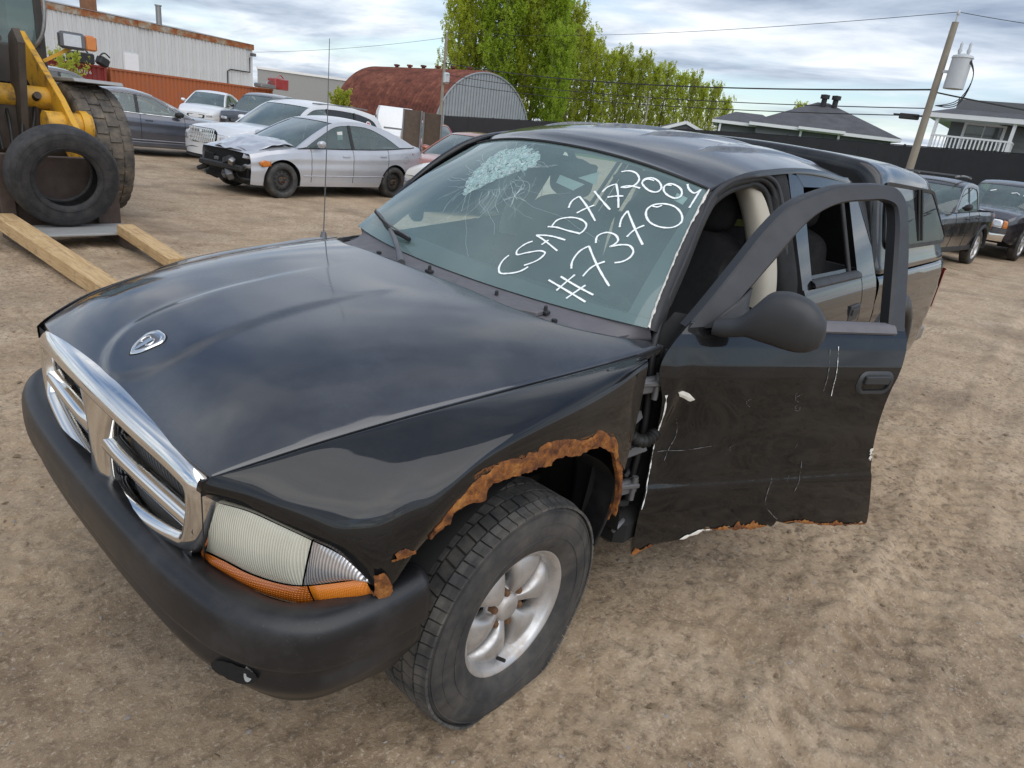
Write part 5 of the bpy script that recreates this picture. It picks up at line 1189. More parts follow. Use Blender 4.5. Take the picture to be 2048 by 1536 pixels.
def fpt(P, yb, s, z, sg=1, o=.012):
    x1 = P.get('x1', P['L']/2) if sg > 0 else P.get('x0', -P['L']/2)
    return np.array((x1+sg*(P.get('bow', .14)*(1-abs(s)**2.3)*(1-.25*((z-.45)/.5)**2)+o), float(yb(np.array(x1), z))*s, z))
def fpatch(c, name, P, yb, pts, mat, sg=1, o=.012, solid=.01):
    m = MB(); ring_fill(m, [fpt(P, yb, s, z, sg, o) for s, z in rpoly(pts, 5, .35)], None, 2); return m.build(name, mat, c, 60, solid=solid)
CAMP = np.array([1.36495, 1.88480])
def azd(az, d): return CAMP+d*np.array([math.cos(R(az)), math.sin(R(az))])
def gz_(x, y): return float(gbase(np.array(x), np.array(y)))
# --- silver sedan with its nose torn off
P = sedan('silver', x1=1.98, nofront=True)
car, yb, ztp, gs = make_car('silver_sedan', 'silver sedan with smashed front end and bumper torn off', (-6.72, -10.8, gz_(-6.7, -10.8)), R(4.4), P)
rg2 = np.random.RandomState(21)
m = MB(); G = []          # crumpled bonnet, kicked up towards the screen
for i, x in enumerate(np.linspace(1.04, 2.00, 26)):
    row = []
    for s in np.linspace(-1, 1, 25):
        z = float(ztp(np.array(min(x, 1.98))))+.055*(1-abs(s)**2.5)+.05+.05*math.sin((x-1)*5.5)*(1-.4*abs(s))+.05*fbm(np.array([x*3.2]), np.array([s*2.6]), 3, 9)[0]-.25*max(0, x-1.75)**1.5
        row.append((x-.10*abs(s)*(x > 1.9), .70*s*(1-.12*max(0, x-1.6)), z))
    G.append(row)
MB().grid(np.array(G)).build('crumpled_hood', 'paint_silver', car, 60, solid=.006)
m = MB(); m.box((1.9, 0, .50), (.10, 1.30, .50), bev=.02); m.build('radiator', 'inner_black', car)
m = MB(); m.box((2.08, .02, .47), (.10, 1.25, .10), R(4), bev=.02); m.build('bumper_beam', 'car_dark_plastic', car, 40)
for k in range(26):
    a = np.array((rg2.uniform(1.78, 2.12), rg2.uniform(-.60, .74), rg2.uniform(.18, .62))); b = a+rg2.uniform(-1, 1, 3)*[.06, .24, .14]; m = MB()
    if k % 3 == 0: m.tube(spl([a, .5*(a+b)+rg2.uniform(-.05, .05, 3), b], 8), .010, 6); m.build('hose', 'rubber_seal', car, 60)
    else: m.box(tuple(a), (rg2.uniform(.04, .12), rg2.uniform(.08, .26), rg2.uniform(.04, .14)), rg2.uniform(-.6, .6), rg2.uniform(-.5, .5), rg2.uniform(-.5, .5), bev=.012); m.build('broken_part', ('car_dark_plastic', 'inner_black', 'steel_grey', 'dull_metal')[k % 4], car, 40)
m = MB(); ring_fill(m, [(2.02-.25*abs(t)**2, .62+.20*t, .60+.07*u) for t, u in ((-1, -.4), (-.3, -1), (.6, -.9), (1.1, .2), (.7, 1), (-.2, .8), (-1, .5))], None, 3); hl = m.build('hanging_headlamp', 'lamp_glass', car, 60, solid=.08)
m = MB(); ring_fill(m, [(1.74+.12*t, .868, .60+.06*u) for t, u in ((-1, -.6), (.4, -1), (1, .2), (.2, 1), (-.9, .6))], None, 2); m.build('side_marker', 'amber_reflector', hl, 60, solid=.02)
for s in (1, -1):
    lp = [(-2.12+dx, s*(float(yb(np.array(-2.12+dx), z))+.006), z) for dx, z in ((-.10, .80), (.02, .83), (.28, .905), (.30, .925), (.02, .955), (-.10, .95))]; lamp(car, 'tail_lamp', lp, 'red_lens')
m = MB(); xx = np.linspace(-1.0, .95, 14); m.tube([(x, float(yb(np.array(x), .40+.04*(x+1)/2*0))+.001, .41-.012*(x-.95)) for x in xx], .012, 6); m.build('side_crease', 'paint_silver', car, 60)
m = MB(); m.lathe([(0, .075), (.004, .078), (.006, .070)], 24, (-1.62, float(yb(np.array(-1.62), .80)), .80), 'Y'); m.build('fuel_door', 'paint_silver', car, 60)
m = MB(); m.box((.02, .72, 1.16), (.12, .01, .15), 0, R(8)); m.build('paper_tag', 'paper_white', car)
# --- white suv behind it
P = suv('white', L=4.9, H=1.70); sx_, sy_ = -8.05, -13.85
car, yb, ztp, gs = make_car('white_suv', 'white sport utility with chrome mesh grille and sticker on its rear quarter window', (sx_, sy_, gz_(sx_, sy_)), R(12), P)
fpatch(car, 'grille', P, yb, [(-.62, .72), (-.66, .86), (-.55, .93), (.55, .93), (.66, .86), (.62, .72), (.45, .62), (-.45, .62)], 'inner_black', o=.008)
for i in range(-7, 8):
    for sg_ in (1, -1):
        m = MB(); pts = [fpt(P, yb, s_, z_, 1, .022) for z_ in np.linspace(.64, .92, 7) for s_ in [i*.085+sg_*(z_-.78)*.55] if abs(s_) < .60]
        if len(pts) > 1: m.tube(pts, .011, 5); m.build('grille_bar', 'chrome', car, 60)
fpatch(car, 'grille_badge', P, yb, [(-.09, .86), (0, .90), (.09, .86), (0, .82)], 'chrome', o=.03)
for s in (1, -1):
    fpatch(car, 'headlamp', P, yb, [(s*.72, .66), (s*.74, .80), (s*.96, .79), (s*.97, .66)], 'lamp_glass', o=.012)
    lp = [(2.02+dx, s*(float(yb(np.array(min(2.385, 2.02+dx)), z))+.006), z) for dx, z in ((.30, .845), (.28, .865), (-.10, .905), (-.12, .885))]; lamp(car, 'running_lamp', lp, 'amber_reflector')
    lp = [(-2.25+dx, s*(float(yb(np.array(-2.25+dx), z))+.004), z) for dx, z in ((-.08, .95), (.22, .98), (.22, 1.05), (-.08, 1.06))]; lamp(car, 'tail_lamp', lp, 'red_lens')
    m = MB(); m.tube([(x, s*(gs(x, 1.62)[1]-.05), 1.655+.02*math.sin((x+1.7)/1.9*3.14)) for x in np.linspace(-1.75, .1, 12)], .016, 6); m.build('roof_rail', 'dull_metal', car, 60)
fpatch(car, 'lower_bumper', P, yb, [(-.95, .32), (-.95, .46), (-.5, .52), (.5, .52), (.95, .46), (.95, .32)], 'car_dark_plastic', o=.010)
m = MB(); m.lathe([(0, .001), (0, .10)], 20, (0, 0, 0), 'Y'); m.xf(Matrix.Translation(Vector(gs(-1.66, 1.30, .004))) @ Matrix.Rotation(R(17), 4, 'X')); st = m.build('sticker', 'paper_white', car)
plain('sticker_red', (.45, .05, .10), .6)
for k in range(6):
    a = k*1.047; m = MB(); m.lathe([(0, .001), (0, .026)], 10, (.055*math.cos(a), .003, .055*math.sin(a)), 'Y'); m.xf(Matrix.Translation(Vector(gs(-1.66, 1.30, .004))) @ Matrix.Rotation(R(17), 4, 'X')); m.build('sticker_petal', 'sticker_red', car)
# --- slate sedan on the left
P = sedan('slate', L=4.86, W=1.86, H=1.44, plan=[(-2.43, .78), (-2.2, .90), (-1.8, .97), (-.8, 1), (.6, 1), (1.6, .97), (2.1, .90), (2.35, .80), (2.43, .74)], top=[(-2.43, .92), (-2.2, .99), (-1.7, .99), (-1.0, .965), (0, .935), (.9, .915), (1.5, .885), (2.0, .82), (2.3, .74), (2.43, .66)], xf=1.47, xr=-1.36, wr=.325,
          glass_out=[(1.0, .92), (.58, 1.15), (.12, 1.36), (-.30, 1.42), (-.85, 1.41), (-1.35, 1.28), (-1.85, 1.00)], glass_in=[(.78, .955), (.48, 1.12), (.10, 1.305), (-.30, 1.355), (-.80, 1.345), (-1.20, 1.22), (-1.52, 1.00)], pillars=[-.24, -1.12], cowl=.98, deck=-1.80, wstyle='alloy', belt='chrome', mirror_mat='car_dark_plastic', handle_mat='paint_slate', lower='paint_slate')
car, yb, ztp, gs = make_car('slate_sedan', 'dark slate sedan with chrome window line beside the loader', (-5.75, -17.1, gz_(-5.75, -17.1)), R(172), P)
for s in (1, -1):
    fpatch(car, 'headlamp', P, yb, [(s*.66, .62), (s*.70, .70), (s*.97, .69), (s*.97, .60)], 'lamp_glass')
    m = MB(); so_ = spl(P['glass_out'], 40); m.tube([np.array(gs(a[0], a[1]-.03, .006))*[1, s, 1] for a in so_[4:36]], .010, 6); m.build('window_trim', 'chrome', car, 60)
    m = MB(); m.tube([(x, s*(float(yb(np.array(x), .36))+.003), .36) for x in np.linspace(-.95, 1.05, 10)], .018, 6); m.build('side_crease', 'paint_slate', car, 60)
# --- vehicles standing further back
def simple(name, label, P, x, y, hd, lamps=True, group=None, z=None, grille=True):
    car, yb, ztp, gs = make_car(name, label, (x, y, gz_(x, y) if z is None else z), R(hd), P, group)
    if lamps:
        zl = float(ztp(np.array(P['L']/2)))-.06
        for s in (1, -1): fpatch(car, 'headlamp', P, yb, [(s*.62, zl-.07), (s*.66, zl+.02), (s*.97, zl+.02), (s*.97, zl-.07)], 'lamp_glass')
        if grille: fpatch(car, 'grille', P, yb, [(-.5, zl-.14), (-.55, zl), (.55, zl), (.5, zl-.14)], 'car_dark_plastic')
        for s in (1, -1): fpatch(car, 'tail_lamp', P, yb, [(s*.62, .80), (s*.66, .90), (s*.97, .90), (s*.97, .80)], 'red_lens', sg=-1)
    return car
simple('dark_suv', 'dark blue sport utility parked behind the slate sedan nose', suv('navy', privacy=False), -13.2, -24.6, 40)
simple('white_hatchback', 'small white hatchback behind the dark blue sport utility', sedan('white', deck=-2.0, wstyle='alloy'), -13.6, -30.0, 50)
simple('navy_sedan', 'dark sedan seen only by its roof above the slate sedan', suv('navy', H=1.72), -6.6, -25.4, 175)
simple('red_hatchback', 'copper red hatchback facing left behind the silver sedan', sedan('copper', L=4.2, deck=-1.95), *azd(-134.6, 17.6), 15)
simple('cream_sedan', 'cream sedan with bare nose beside the red hatchback', sedan('cream', deck=-1.62), *azd(-137.2, 15.4), 2, grille=False)
simple('dark_red_coupe', 'dark red car glimpsed behind the brown boards', sedan('red', L=4.3), -16.8, -19.0, 60)
# --- black pickup on the right, facing the camera side
def pickup(paintn, **k):
    P = dict(L=5.22, W=1.85, H=1.76, wr=.385, xf=1.62, xr=-1.58, paint='paint_'+paintn, plan=[(-2.61, .93), (-2.4, .97), (-1, 1), (.6, 1), (1.6, .98), (2.2, .93), (2.5, .84), (2.61, .76)],
      top=[(-2.61, 1.16), (-1.0, 1.16), (-.9, 1.16), (0, 1.14), (.75, 1.12), (1.4, 1.10), (2.1, 1.05), (2.4, 1.0), (2.61, .90)], cowl=.78, deck=-2.6, glass_out=[(.80, 1.13), (.52, 1.36), (.18, 1.62), (-.1, 1.70), (-.65, 1.70), (-.92, 1.64), (-1.00, 1.18)], glass_in=[(.64, 1.16), (.42, 1.34), (.14, 1.55), (-.1, 1.61), (-.6, 1.61), (-.84, 1.56), (-.90, 1.20)],
      pillars=[-.22], mirror=(.55, 1.24), seams=[.70, -.22, -.98], handles=[-.05, -.80], roof=(.20, -.94), seats=[-.05, -.75], tumble=.30, crown=.05, sill=.36, lower='car_dark_plastic', mirror_mat='car_dark_plastic', backlight=False, cat='pickup truck', wstyle='truck')
    P.update(k); return P
P = pickup('black'); px_, py_ = -15.75, -1.78
car, yb, ztp, gs = make_car('crew_cab_pickup', 'black pickup with roof bars and marker scrawl on its windshield', (px_, py_, gz_(px_, py_)), R(-4), P)
for s in (1, -1):
    m = MB(); m.tube([(x, s*.52, 1.80+.03*math.sin((x+.9)/1.1*3.14)) for x in np.linspace(-.9, .2, 10)], .022, 8); m.build('roof_bar', 'dull_metal', car, 60)
    fpatch(car, 'headlamp', P, yb, [(s*.58, .82), (s*.60, .96), (s*.97, .96), (s*.97, .80)], 'lamp_glass'); lamp(car, 'tail_lamp', [(-2.60+dx, s*(float(yb(np.array(-2.58+dx), z))+.008), z) for dx, z in ((.0, .80), (.10, .80), (.12, 1.10), (.0, 1.12))], 'red_lens')
    m = MB(); m.grid(np.array([[(P['xr']+(P['wr']*1.17+d)*math.cos(a), s*(float(yb(np.array(P['xr']), .9))+o), P['wr']+(P['wr']*1.17+d)*math.sin(a)) for d, o in ((-.01, -.03), (0, .03), (.05, .028), (.07, 0))] for a in np.linspace(0, math.pi, 26)])); m.build('arch_flare', 'car_dark_plastic', car, 50)
for y in (-.35, .3): 
    m = MB(); m.bar((-.05, -.55, 1.83), (-.05, .55, 1.83), .05, .03) if y > 0 else m.bar((-.75, -.55, 1.83), (-.75, .55, 1.83), .05, .03); m.build('cross_bar', 'steel_grey', car)
for pts in (((.45, -.2, 1.44), (.42, -.12, 1.47), (.40, -.05, 1.46)), ((.38, .02, 1.50), (.42, .06, 1.44)), ((.36, .12, 1.52), (.40, .18, 1.46), (.36, .22, 1.50))):
    m = MB(); m.tube([(x+.05, y*1.6, z) for x, y, z in pts], .010, 5); m.build('marker_stroke', 'marker_ink', car)
m = MB(); m.box((-1.8, 0, .80), (1.55, 1.5, .10)); m.build('bed_floor', 'inner_black', car)
# --- charcoal pickup with chrome crosshair grille
P = pickup('char', L=5.8, W=2.02, H=1.92, wr=.41, xf=1.80, xr=-1.75, top=[(-2.9, 1.28), (-1.0, 1.28), (0, 1.26), (.75, 1.24), (1.4, 1.23), (2.2, 1.17), (2.6, 1.12), (2.9, 1.0)], plan=[(-2.9, .93), (-2.6, .97), (-1, 1), (.6, 1), (1.6, .99), (2.3, .95), (2.7, .88), (2.9, .78)],
           glass_out=[(.80, 1.25), (.52, 1.48), (.18, 1.77), (-.1, 1.85), (-.75, 1.85), (-1.05, 1.79), (-1.15, 1.30)], glass_in=[(.64, 1.28), (.42, 1.46), (.14, 1.70), (-.1, 1.76), (-.7, 1.76), (-.95, 1.70), (-1.02, 1.32)], roof=(.20, -1.05), mirror=(.55, 1.38), seams=[.70, -.3, -1.1], deck=-2.9, sill=.40)
px_, py_ = -22.4, -1.1
car, yb, ztp, gs = make_car('charcoal_pickup', 'charcoal pickup with chrome crosshair grille and chrome bumper at right edge', (px_, py_, gz_(px_, py_)), R(-5), P)
fpatch(car, 'grille', P, yb, [(-.40, .74), (-.44, .98), (-.34, 1.06), (.34, 1.06), (.44, .98), (.40, .74)], 'inner_black', o=.03)
gl_ = [(-.40, .74), (-.46, .90), (-.44, 1.02), (-.34, 1.08), (.34, 1.08), (.44, 1.02), (.46, .90), (.40, .74), (.30, .70), (-.30, .70), (-.40, .74)]
m = MB(); m.tube([fpt(P, yb, s_, z_, 1, .06) for s_, z_ in spl(gl_, 60)], .045, 8); m.build('grille_frame', 'chrome', car, 60)
m = MB(); m.tube([fpt(P, yb, 0, z_, 1, .05) for z_ in np.linspace(.72, 1.06, 5)], .035, 8); m.build('grille_bar', 'chrome', car, 60)
m = MB(); m.tube([fpt(P, yb, s_, .90, 1, .05) for s_ in np.linspace(-.42, .42, 7)], .03, 8); m.build('grille_bar', 'chrome', car, 60)
m = MB(); m.grid(np.array([[fpt(P, yb, s_, z_, 1, o_) for z_, o_ in ((.46, .02), (.47, .10), (.56, .13), (.64, .12), (.66, .04))] for s_ in np.linspace(-1.02, 1.02, 30)])); m.build('front_bumper', 'chrome', car, 50)
for s in (1, -1):
    fpatch(car, 'headlamp', P, yb, [(s*.54, .80), (s*.56, .98), (s*.86, .97), (s*.86, .78)], 'lamp_glass', o=.02); fpatch(car, 'turn_signal', P, yb, [(s*.87, .78), (s*.87, .97), (s*.99, .95), (s*.99, .78)], 'amber_reflector', o=.012)
m = MB(); m.box((-2.0, 0, .90), (1.7, 1.6, .10)); m.build('bed_floor', 'inner_black', car)
for pts in (((.42, -.4), (.30, -.3)), ((.42, .1), (.34, .2), (.45, .3)), ((.5, .4), (.38, .52))):
    m = MB(); m.tube([(x+.16, y, 1.62-.35*(x-.35)) for x, y in pts], .012, 5); m.build('marker_stroke', 'marker_ink', car)
simple('grey_wagon', 'dark vehicle cut off by the right edge beside the charcoal pickup', suv('black'), -21.6, 1.75, 5)
# --- white highway tractor cab far behind, and the two brown boards
wt = thing('semi_truck', 'white highway tractor cab in front of the rusty arched hut', 'truck', (*azd(-128.3, 44), -.95), R(58)); wt.scale = (.92, .92, .92)
m = MB(); G = []
for z, fx_, w_ in ((.5, 1.2, 1.2), (1.4, 1.25, 1.22), (2.0, 1.1, 1.22), (2.6, .7, 1.15), (2.95, .2, 1.0)):
    G.append([(fx_, -w_*.8, z), (fx_-.12, -w_, z), (-1.2, -w_, z), (-1.2, w_, z), (fx_-.12, w_, z), (fx_, w_*.8, z)])
m.grid(np.array(G), closev=True); m.add(G[-1], [tuple(range(6))]); m.build('cab', 'white_paint', wt, 30)
m = MB(); m.box((2.0, 0, 1.05), (1.9, 1.6, .9), bev=.15); m.build('hood', 'white_paint', wt, 40)
m = MB(); m.add([(1.21, -.85, 1.65), (1.21, .85, 1.65), (.86, .82, 2.35), (.86, -.82, 2.35)], [(0, 1, 2, 3)]); m.build('windshield', 'car_glass_dark', wt)
for s in (1, -1):
    m = MB(); m.box((.5, s*1.225, 1.85), (.7, .03, .6)); m.build('side_window', 'car_glass_dark', wt); m = MB(); m.box((-.45, s*1.225, 1.9), (.22, .03, .9)); m.build('vent_panel', 'car_dark_plastic', wt); m = MB(); m.box((-.9, s*1.225, 1.6), (.10, .03, 1.6)); m.build('cab_seam', 'steel_grey', wt); m = MB(); m.box((1.0, s*1.5, 2.0), (.12, .2, .6), bev=.03); m.build('mirror', 'white_paint', wt, 40)
    for x in (2.3, -.9): car_wheel(wt, (x, s*1.05, .5), .5, .28, s, 'steel')
plain('brown_board', (.085, .060, .042), .8, var=.4, scale=5, bump=.004, bscale=20)
for k, (x, y, hd, tl, lb) in enumerate(((*azd(-129.55, 24.5), 48, -.16, 'taller brown board with steel edge standing on end behind the red hatchback'), (*azd(-131.2, 24.5), 35, .05, 'brown framed board standing upright, right of the pair behind the red hatchback'))):
    b = thing('brown_board', lb, 'board', (x, y, gz_(x, y)), R(hd), 'brown boards standing behind the cars'); b.rotation_euler = (0, tl, R(hd))
    m = MB(); m.box((0, 0, .95), (.05, .62, 1.75 - .1*k), bev=.006); m.build('panel', 'brown_board', b)
    for yy in (-.30, .30): m = MB(); m.box((.03, yy, .95), (.07, .05, 1.75-.1*k)); m.build('edge_rail', 'dull_metal' if k else 'steel_grey', b)
# ------------------------------------------------------------------ wheel loader on the left with forks and planks
n = N('loader_yellow'); d = n.ramp(n.noise(7, 7, .65), [(.50, 0), (.72, 1)])
n.bsdf(n.mix(d, (.62, .33, .028), (.13, .085, .045)), n.math('ADD', n.math('MULTIPLY', d, .4), .42))
plain('loader_grime', (.065, .050, .038), .75, var=.6, scale=7, bump=.004, bscale=40)
plain('loader_cab', (.045, .040, .036), .6, var=.4, scale=6)
plain('fork_steel', (.085, .062, .052), .55, .4, var=.5, scale=8, bump=.002, bscale=50)
def AX(p): return [(x if x < .2 else .2+(x-.2)*1.75, z) for x, z in p]
plain('fender_grey', (.30, .30, .29), .6, var=.25)
n = N('plank_wood'); g = n.noise(3.0, 6, .6, 1.2, sc=(1.2, 18, 18)); f = n.noise(9, 5, .6)
c = n.ramp(g, [(.3, (.34, .205, .085)), (.5, (.52, .345, .165)), (.7, (.62, .45, .25))]); c = n.mix(n.ramp(f, [(.55, 0), (.75, .6)]), c, (.20, .13, .08)); n.bsdf(c, .75, 0, n.bump(g, .4, .004))
# loader frame: local +X points the way the forks point
LX, LY, LH = -.90, -8.70, R(92)
ld = thing('wheel_loader', 'muddy yellow wheel loader with dark cab and pallet forks lowered', 'loader', (LX, LY, gz_(LX, LY)), LH)
def big_tyre(r, wd, rin, lugs):
    m = MB(); h = wd/2; pf = spl([(-h*.70, rin), (-h*.95, rin*1.12), (-h*1.02, r*.80), (-h*.96, r*.93), (-h*.82, r*.965), (0, r*.975), (h*.82, r*.965), (h*.96, r*.93), (h*1.02, r*.80), (h*.95, rin*1.12), (h*.70, rin)], 40); m.lathe([tuple(p) for p in pf], 72, (0, 0, 0), 'Y')
    L_ = MB()
    for k in range(lugs):
        for (y0, y1, o) in ((-.98, -.56, 0), (-.52, -.06, .5), (-.02, .44, 0), (.50, .98, .5)):
            a0 = 2*math.pi*(k+o)/lugs; da = 2*math.pi/lugs*.70; P_ = []
            for rr, sh in ((r*.945, 1.08), (r*1.0, .90)):
                for yy, aa in ((y0, -.5), (y1, -.5), (y1, .5), (y0, .5)):
                    ang = a0+da*aa*sh; rq = rr-(.05*r*max(0, abs(yy)-.80)/.2); P_.append((rq*math.cos(ang), yy*h*.96, rq*math.sin(ang)))
            L_.add(P_, [(0, 1, 2, 3), (7, 6, 5, 4)]+[(i, 4+i, 4+(i+1) % 4, (i+1) % 4) for i in range(4)])
    return m, L_
for s in (1, -1):
    for x in (.15, -2.9):
        w_ = newobj('wheel', None, ld); w_.location = (x, s*.98, .80); w_.rotation_euler = (0, R(11), 0 if s > 0 else math.pi)
        m, L_ = big_tyre(.80, .56, .36, 26); m.build('tyre', 'tyre_muddy', w_, 60, fix=False); t_ = L_.build('tread_lugs', 'tyre_muddy', w_, 40, fix=False); t_['kind'] = 'stuff'
        m = MB(); m.lathe([(-.15, .36), (.0, .33), (.12, .30), (.16, .20), (.2, .15), (.2, .001)], 40, (0, 0, 0), 'Y'); m.build('rim', 'loader_grime', w_, 60)
for x in (.15, -2.9): m = MB(); m.tube([(x, -.9, .80), (x, .9, .80)], .17, 12); m.build('axle', 'loader_grime', ld, 60)
m = MB(); m.box((-1.3, 0, 1.05), (3.6, .80, .60), bev=.05); m.build('frame', 'loader_grime', ld, 40)
m = MB(); m.box((-3.0, 0, 1.75), (1.7, 1.5, .9), bev=.12); m.build('engine_cover', 'loader_yellow', ld, 40)
# lift arms: thick yellow plates
arm_poly = [(-.70, 2.05), (-.40, 2.16), (.10, 1.86), (.55, 1.42), (.95, .86), (1.10, .48), (1.02, .34), (.84, .36), (.70, .66), (.36, 1.06), (.0, 1.40), (-.45, 1.72), (-.72, 1.82)]
for s in (1, -1):
    m = MB(); m.prism(AX(arm_poly), 'Y', s*.52-.035, s*.52+.035); a_ = m.build('lift_arm', 'loader_yellow', ld, 30, bevel=.008)
    m = MB(); m.tube([(.85, s*.30, 1.12), (.85, s*.78, 1.12)], .15, 20); m.tube([(.85, s*.66, 1.12), (.85, s*.74, 1.12)], .18, 20); m.build('pivot_boss', 'loader_yellow', a_, 40)
    m = MB(); m.tube([(-.5, s*.33, .95), (.25, s*.33, 1.28)], .075, 14); m.tube([(.2, s*.33, 1.26), (.62, s*.33, 1.42)], .042, 12); m.build('lift_cylinder', 'loader_grime', ld, 60)
m = MB(); m.tube([(.42, -.60, 1.38), (.42, .60, 1.38)], .13, 16); m.build('cross_tube', 'loader_yellow', ld, 60)
for y in (-.16, .16):
    m = MB(); m.prism([(.30, .95), (.55, 2.02), (.72, 2.10), (.86, 1.96), (.62, .95), (.5, .84)], 'Y', y-.035, y+.035); m.build('tilt_lever', 'loader_grime', ld, 30)
m = MB(); m.tube([(-.7, 0, 1.75), (.25, 0, 1.92)], .085, 14); m.tube([(.2, 0, 1.91), (.62, 0, 1.98)], .045, 12); m.build('tilt_cylinder', 'loader_grime', ld, 60)
for k in range(5):
    p0 = np.array((-.2, -.3+.14*k, 1.3)); p1 = np.array((.75, -.22+.1*k, .75+.05*k)); m = MB(); m.tube(spl([p0, .5*(p0+p1)+[.12, .03*k, .22], p1], 14), .018, 7); m.build('hydraulic_hose', 'rubber_seal', ld, 60)
# cab
for x, y in ((-.35, .72), (-.35, -.72), (-1.75, .72), (-1.75, -.72)):
    m = MB(); m.box((x, y, 2.50), (.09, .09, 1.75), bev=.02); m.build('cab_post', 'loader_cab', ld, 40)
m = MB(); m.box((-1.05, 0, 1.72), (1.5, 1.52, .50), bev=.04); m.build('cab_base', 'loader_cab', ld, 40)
m = MB(); m.box((-1.05, 0, 3.38), (1.7, 1.62, .14), bev=.04); m.build('cab_roof', 'loader_yellow', ld, 40)
for nm, c_, d_ in (('windshield', (-.33, 0, 2.55), (.012, 1.34, 1.25)), ('side_window', (-1.05, .73, 2.55), (1.3, .012, 1.25)), ('side_window', (-1.05, -.73, 2.55), (1.3, .012, 1.25)), ('rear_window', (-1.77, 0, 2.55), (.012, 1.34, 1.25))):
    m = MB(); m.box(c_, d_); m.build(nm, 'car_glass', ld)
m = MB(); m.tube(spl([(-.27, .62, 1.95), (-.20, .70, 2.1), (-.20, .72, 2.7), (-.22, .60, 2.85), (-.26, .35, 2.86)], 24), .022, 8); m.build('grab_rail', 'dull_metal', ld, 60)
m = MB(); m.box((-.9, 0, 1.95), (.35, .45, .5), bev=.08); m.box((-1.1, 0, 2.35), (.12, .42, .6), bev=.05); m.build('operator_seat', 'interior_dark', ld, 40)
# work lamp, marker and fenders over the front tyres
for s in (1, -1):
    m = MB(); m.prism([(-.55, 1.62), (.62, 1.66), (.66, 1.62), (-.55, 1.56)], 'Y', s*.72, s*1.28); m.build('front_fender', 'fender_grey', ld, 30, bevel=.01)
    m = MB(); m.bar((-.25, s*.70, 1.80), (-.15, s*1.0, 2.00), .06, .04); m.build('lamp_bracket', 'loader_yellow', ld)
    m = MB(); m.box((-.05, s*.98, 2.08), (.14, .30, .20), bev=.03); lb_ = m.build('work_lamp', 'steel_grey', ld, 40)
    m = MB(); m.box((.022, s*.96, 2.08), (.02, .20, .14), bev=.008); m.build('lamp_lens', 'lamp_glass', lb_, 40)
    m = MB(); m.box((-.05, s*1.18, 2.08), (.13, .14, .18), bev=.02); m.build('marker_lamp', 'amber_reflector', lb_, 40)
# carriage and forks
m = MB(); m.box((1.86, 0, .50), (.06, 1.30, .74), bev=.01); m.build('fork_carriage', 'fork_steel', ld, 30)
for y in (.45, -.45):
    m = MB(); m.box((1.94, y, .50), (.06, .14, .78), bev=.01); m.prism([(1.90, .04), (1.90, .15), (2.7, .14), (3.15, .12), (3.20, .105), (2.7, .05)], 'Y', y-.07, y+.07); m.build('fork', 'fork_steel', ld, 30)
m = MB(); m.box((2.28, 0, .165), (.55, 1.20, .025), bev=.006); m.build('fork_plate', 'fender_grey', ld, 30)
# planks pushed onto the forks
def loc2w(x, y): c, s = math.cos(LH), math.sin(LH); return LX+c*x-s*y, LY+s*x+c*y
def plank(x0, x1, y0, y1, z0, z1, wd, th, label):
    a = loc2w(x0, y0); b = loc2w(x1, y1); L_ = math.hypot(b[0]-a[0], b[1]-a[1]); zg = gz_(LX, LY)
    m = MB(); m.box((L_/2, 0, 0), (L_, wd, th), bev=.006)
    o = m.build('wooden_plank', 'plank_wood', None, 30, label, 'plank', 'planks on the loader forks'); o.location = (a[0], a[1], zg+z0); o.rotation_euler = (0, -math.atan2(z1-z0, L_), math.atan2(b[1]-a[1], b[0]-a[0]))
PLK = [(1.98, 4.78, -.52, -.46, .235, .075), (2.55, 3.75, .43, .43, .215, .10)]
plank(*PLK[0], .19, .13, 'long thick timber plank on the forks nearest the left edge')
plank(*PLK[1], .17, .11, 'shorter timber plank on the fork in front of the big tyre')
# loose truck tyre leaning on the carriage
lt = thing('truck_tyre', 'bald black truck tyre leaning upright on the loader forks', 'tyre', (0, 0, 0))
m, L_ = MB(), None
pf = spl([(-.10, .285), (-.125, .31), (-.142, .38), (-.138, .45), (-.118, .495), (-.08, .512), (0, .516), (.08, .512), (.118, .495), (.138, .45), (.142, .38), (.125, .31), (.10, .285), (.085, .30), (.10, .34), (.118, .40), (.10, .47), (0, .49), (-.10, .47), (-.118, .40), (-.10, .34), (-.085, .30), (-.10, .285)], 80)
m.lathe([tuple(p) for p in pf], 80, (0, 0, 0), 'Y'); m.build('casing', 'tyre_black', lt, 180, fix=False)
for r_ in (.335, .425, .47):
    m = MB(); yy = .1415 if r_ < .45 else .131; m.lathe([(yy-.004, r_-.004), (yy+.003, r_-.002), (yy+.003, r_+.002), (yy-.004, r_+.004)], 80, (0, 0, 0), 'Y'); m.build('sidewall_ridge', 'tyre_black', lt, 60, fix=False)
tx, ty = loc2w(2.16, .02); lt.location = (tx, ty, gz_(LX, LY)+.20+.505); lt.rotation_euler = (R(-11), 0, LH-math.pi/2)
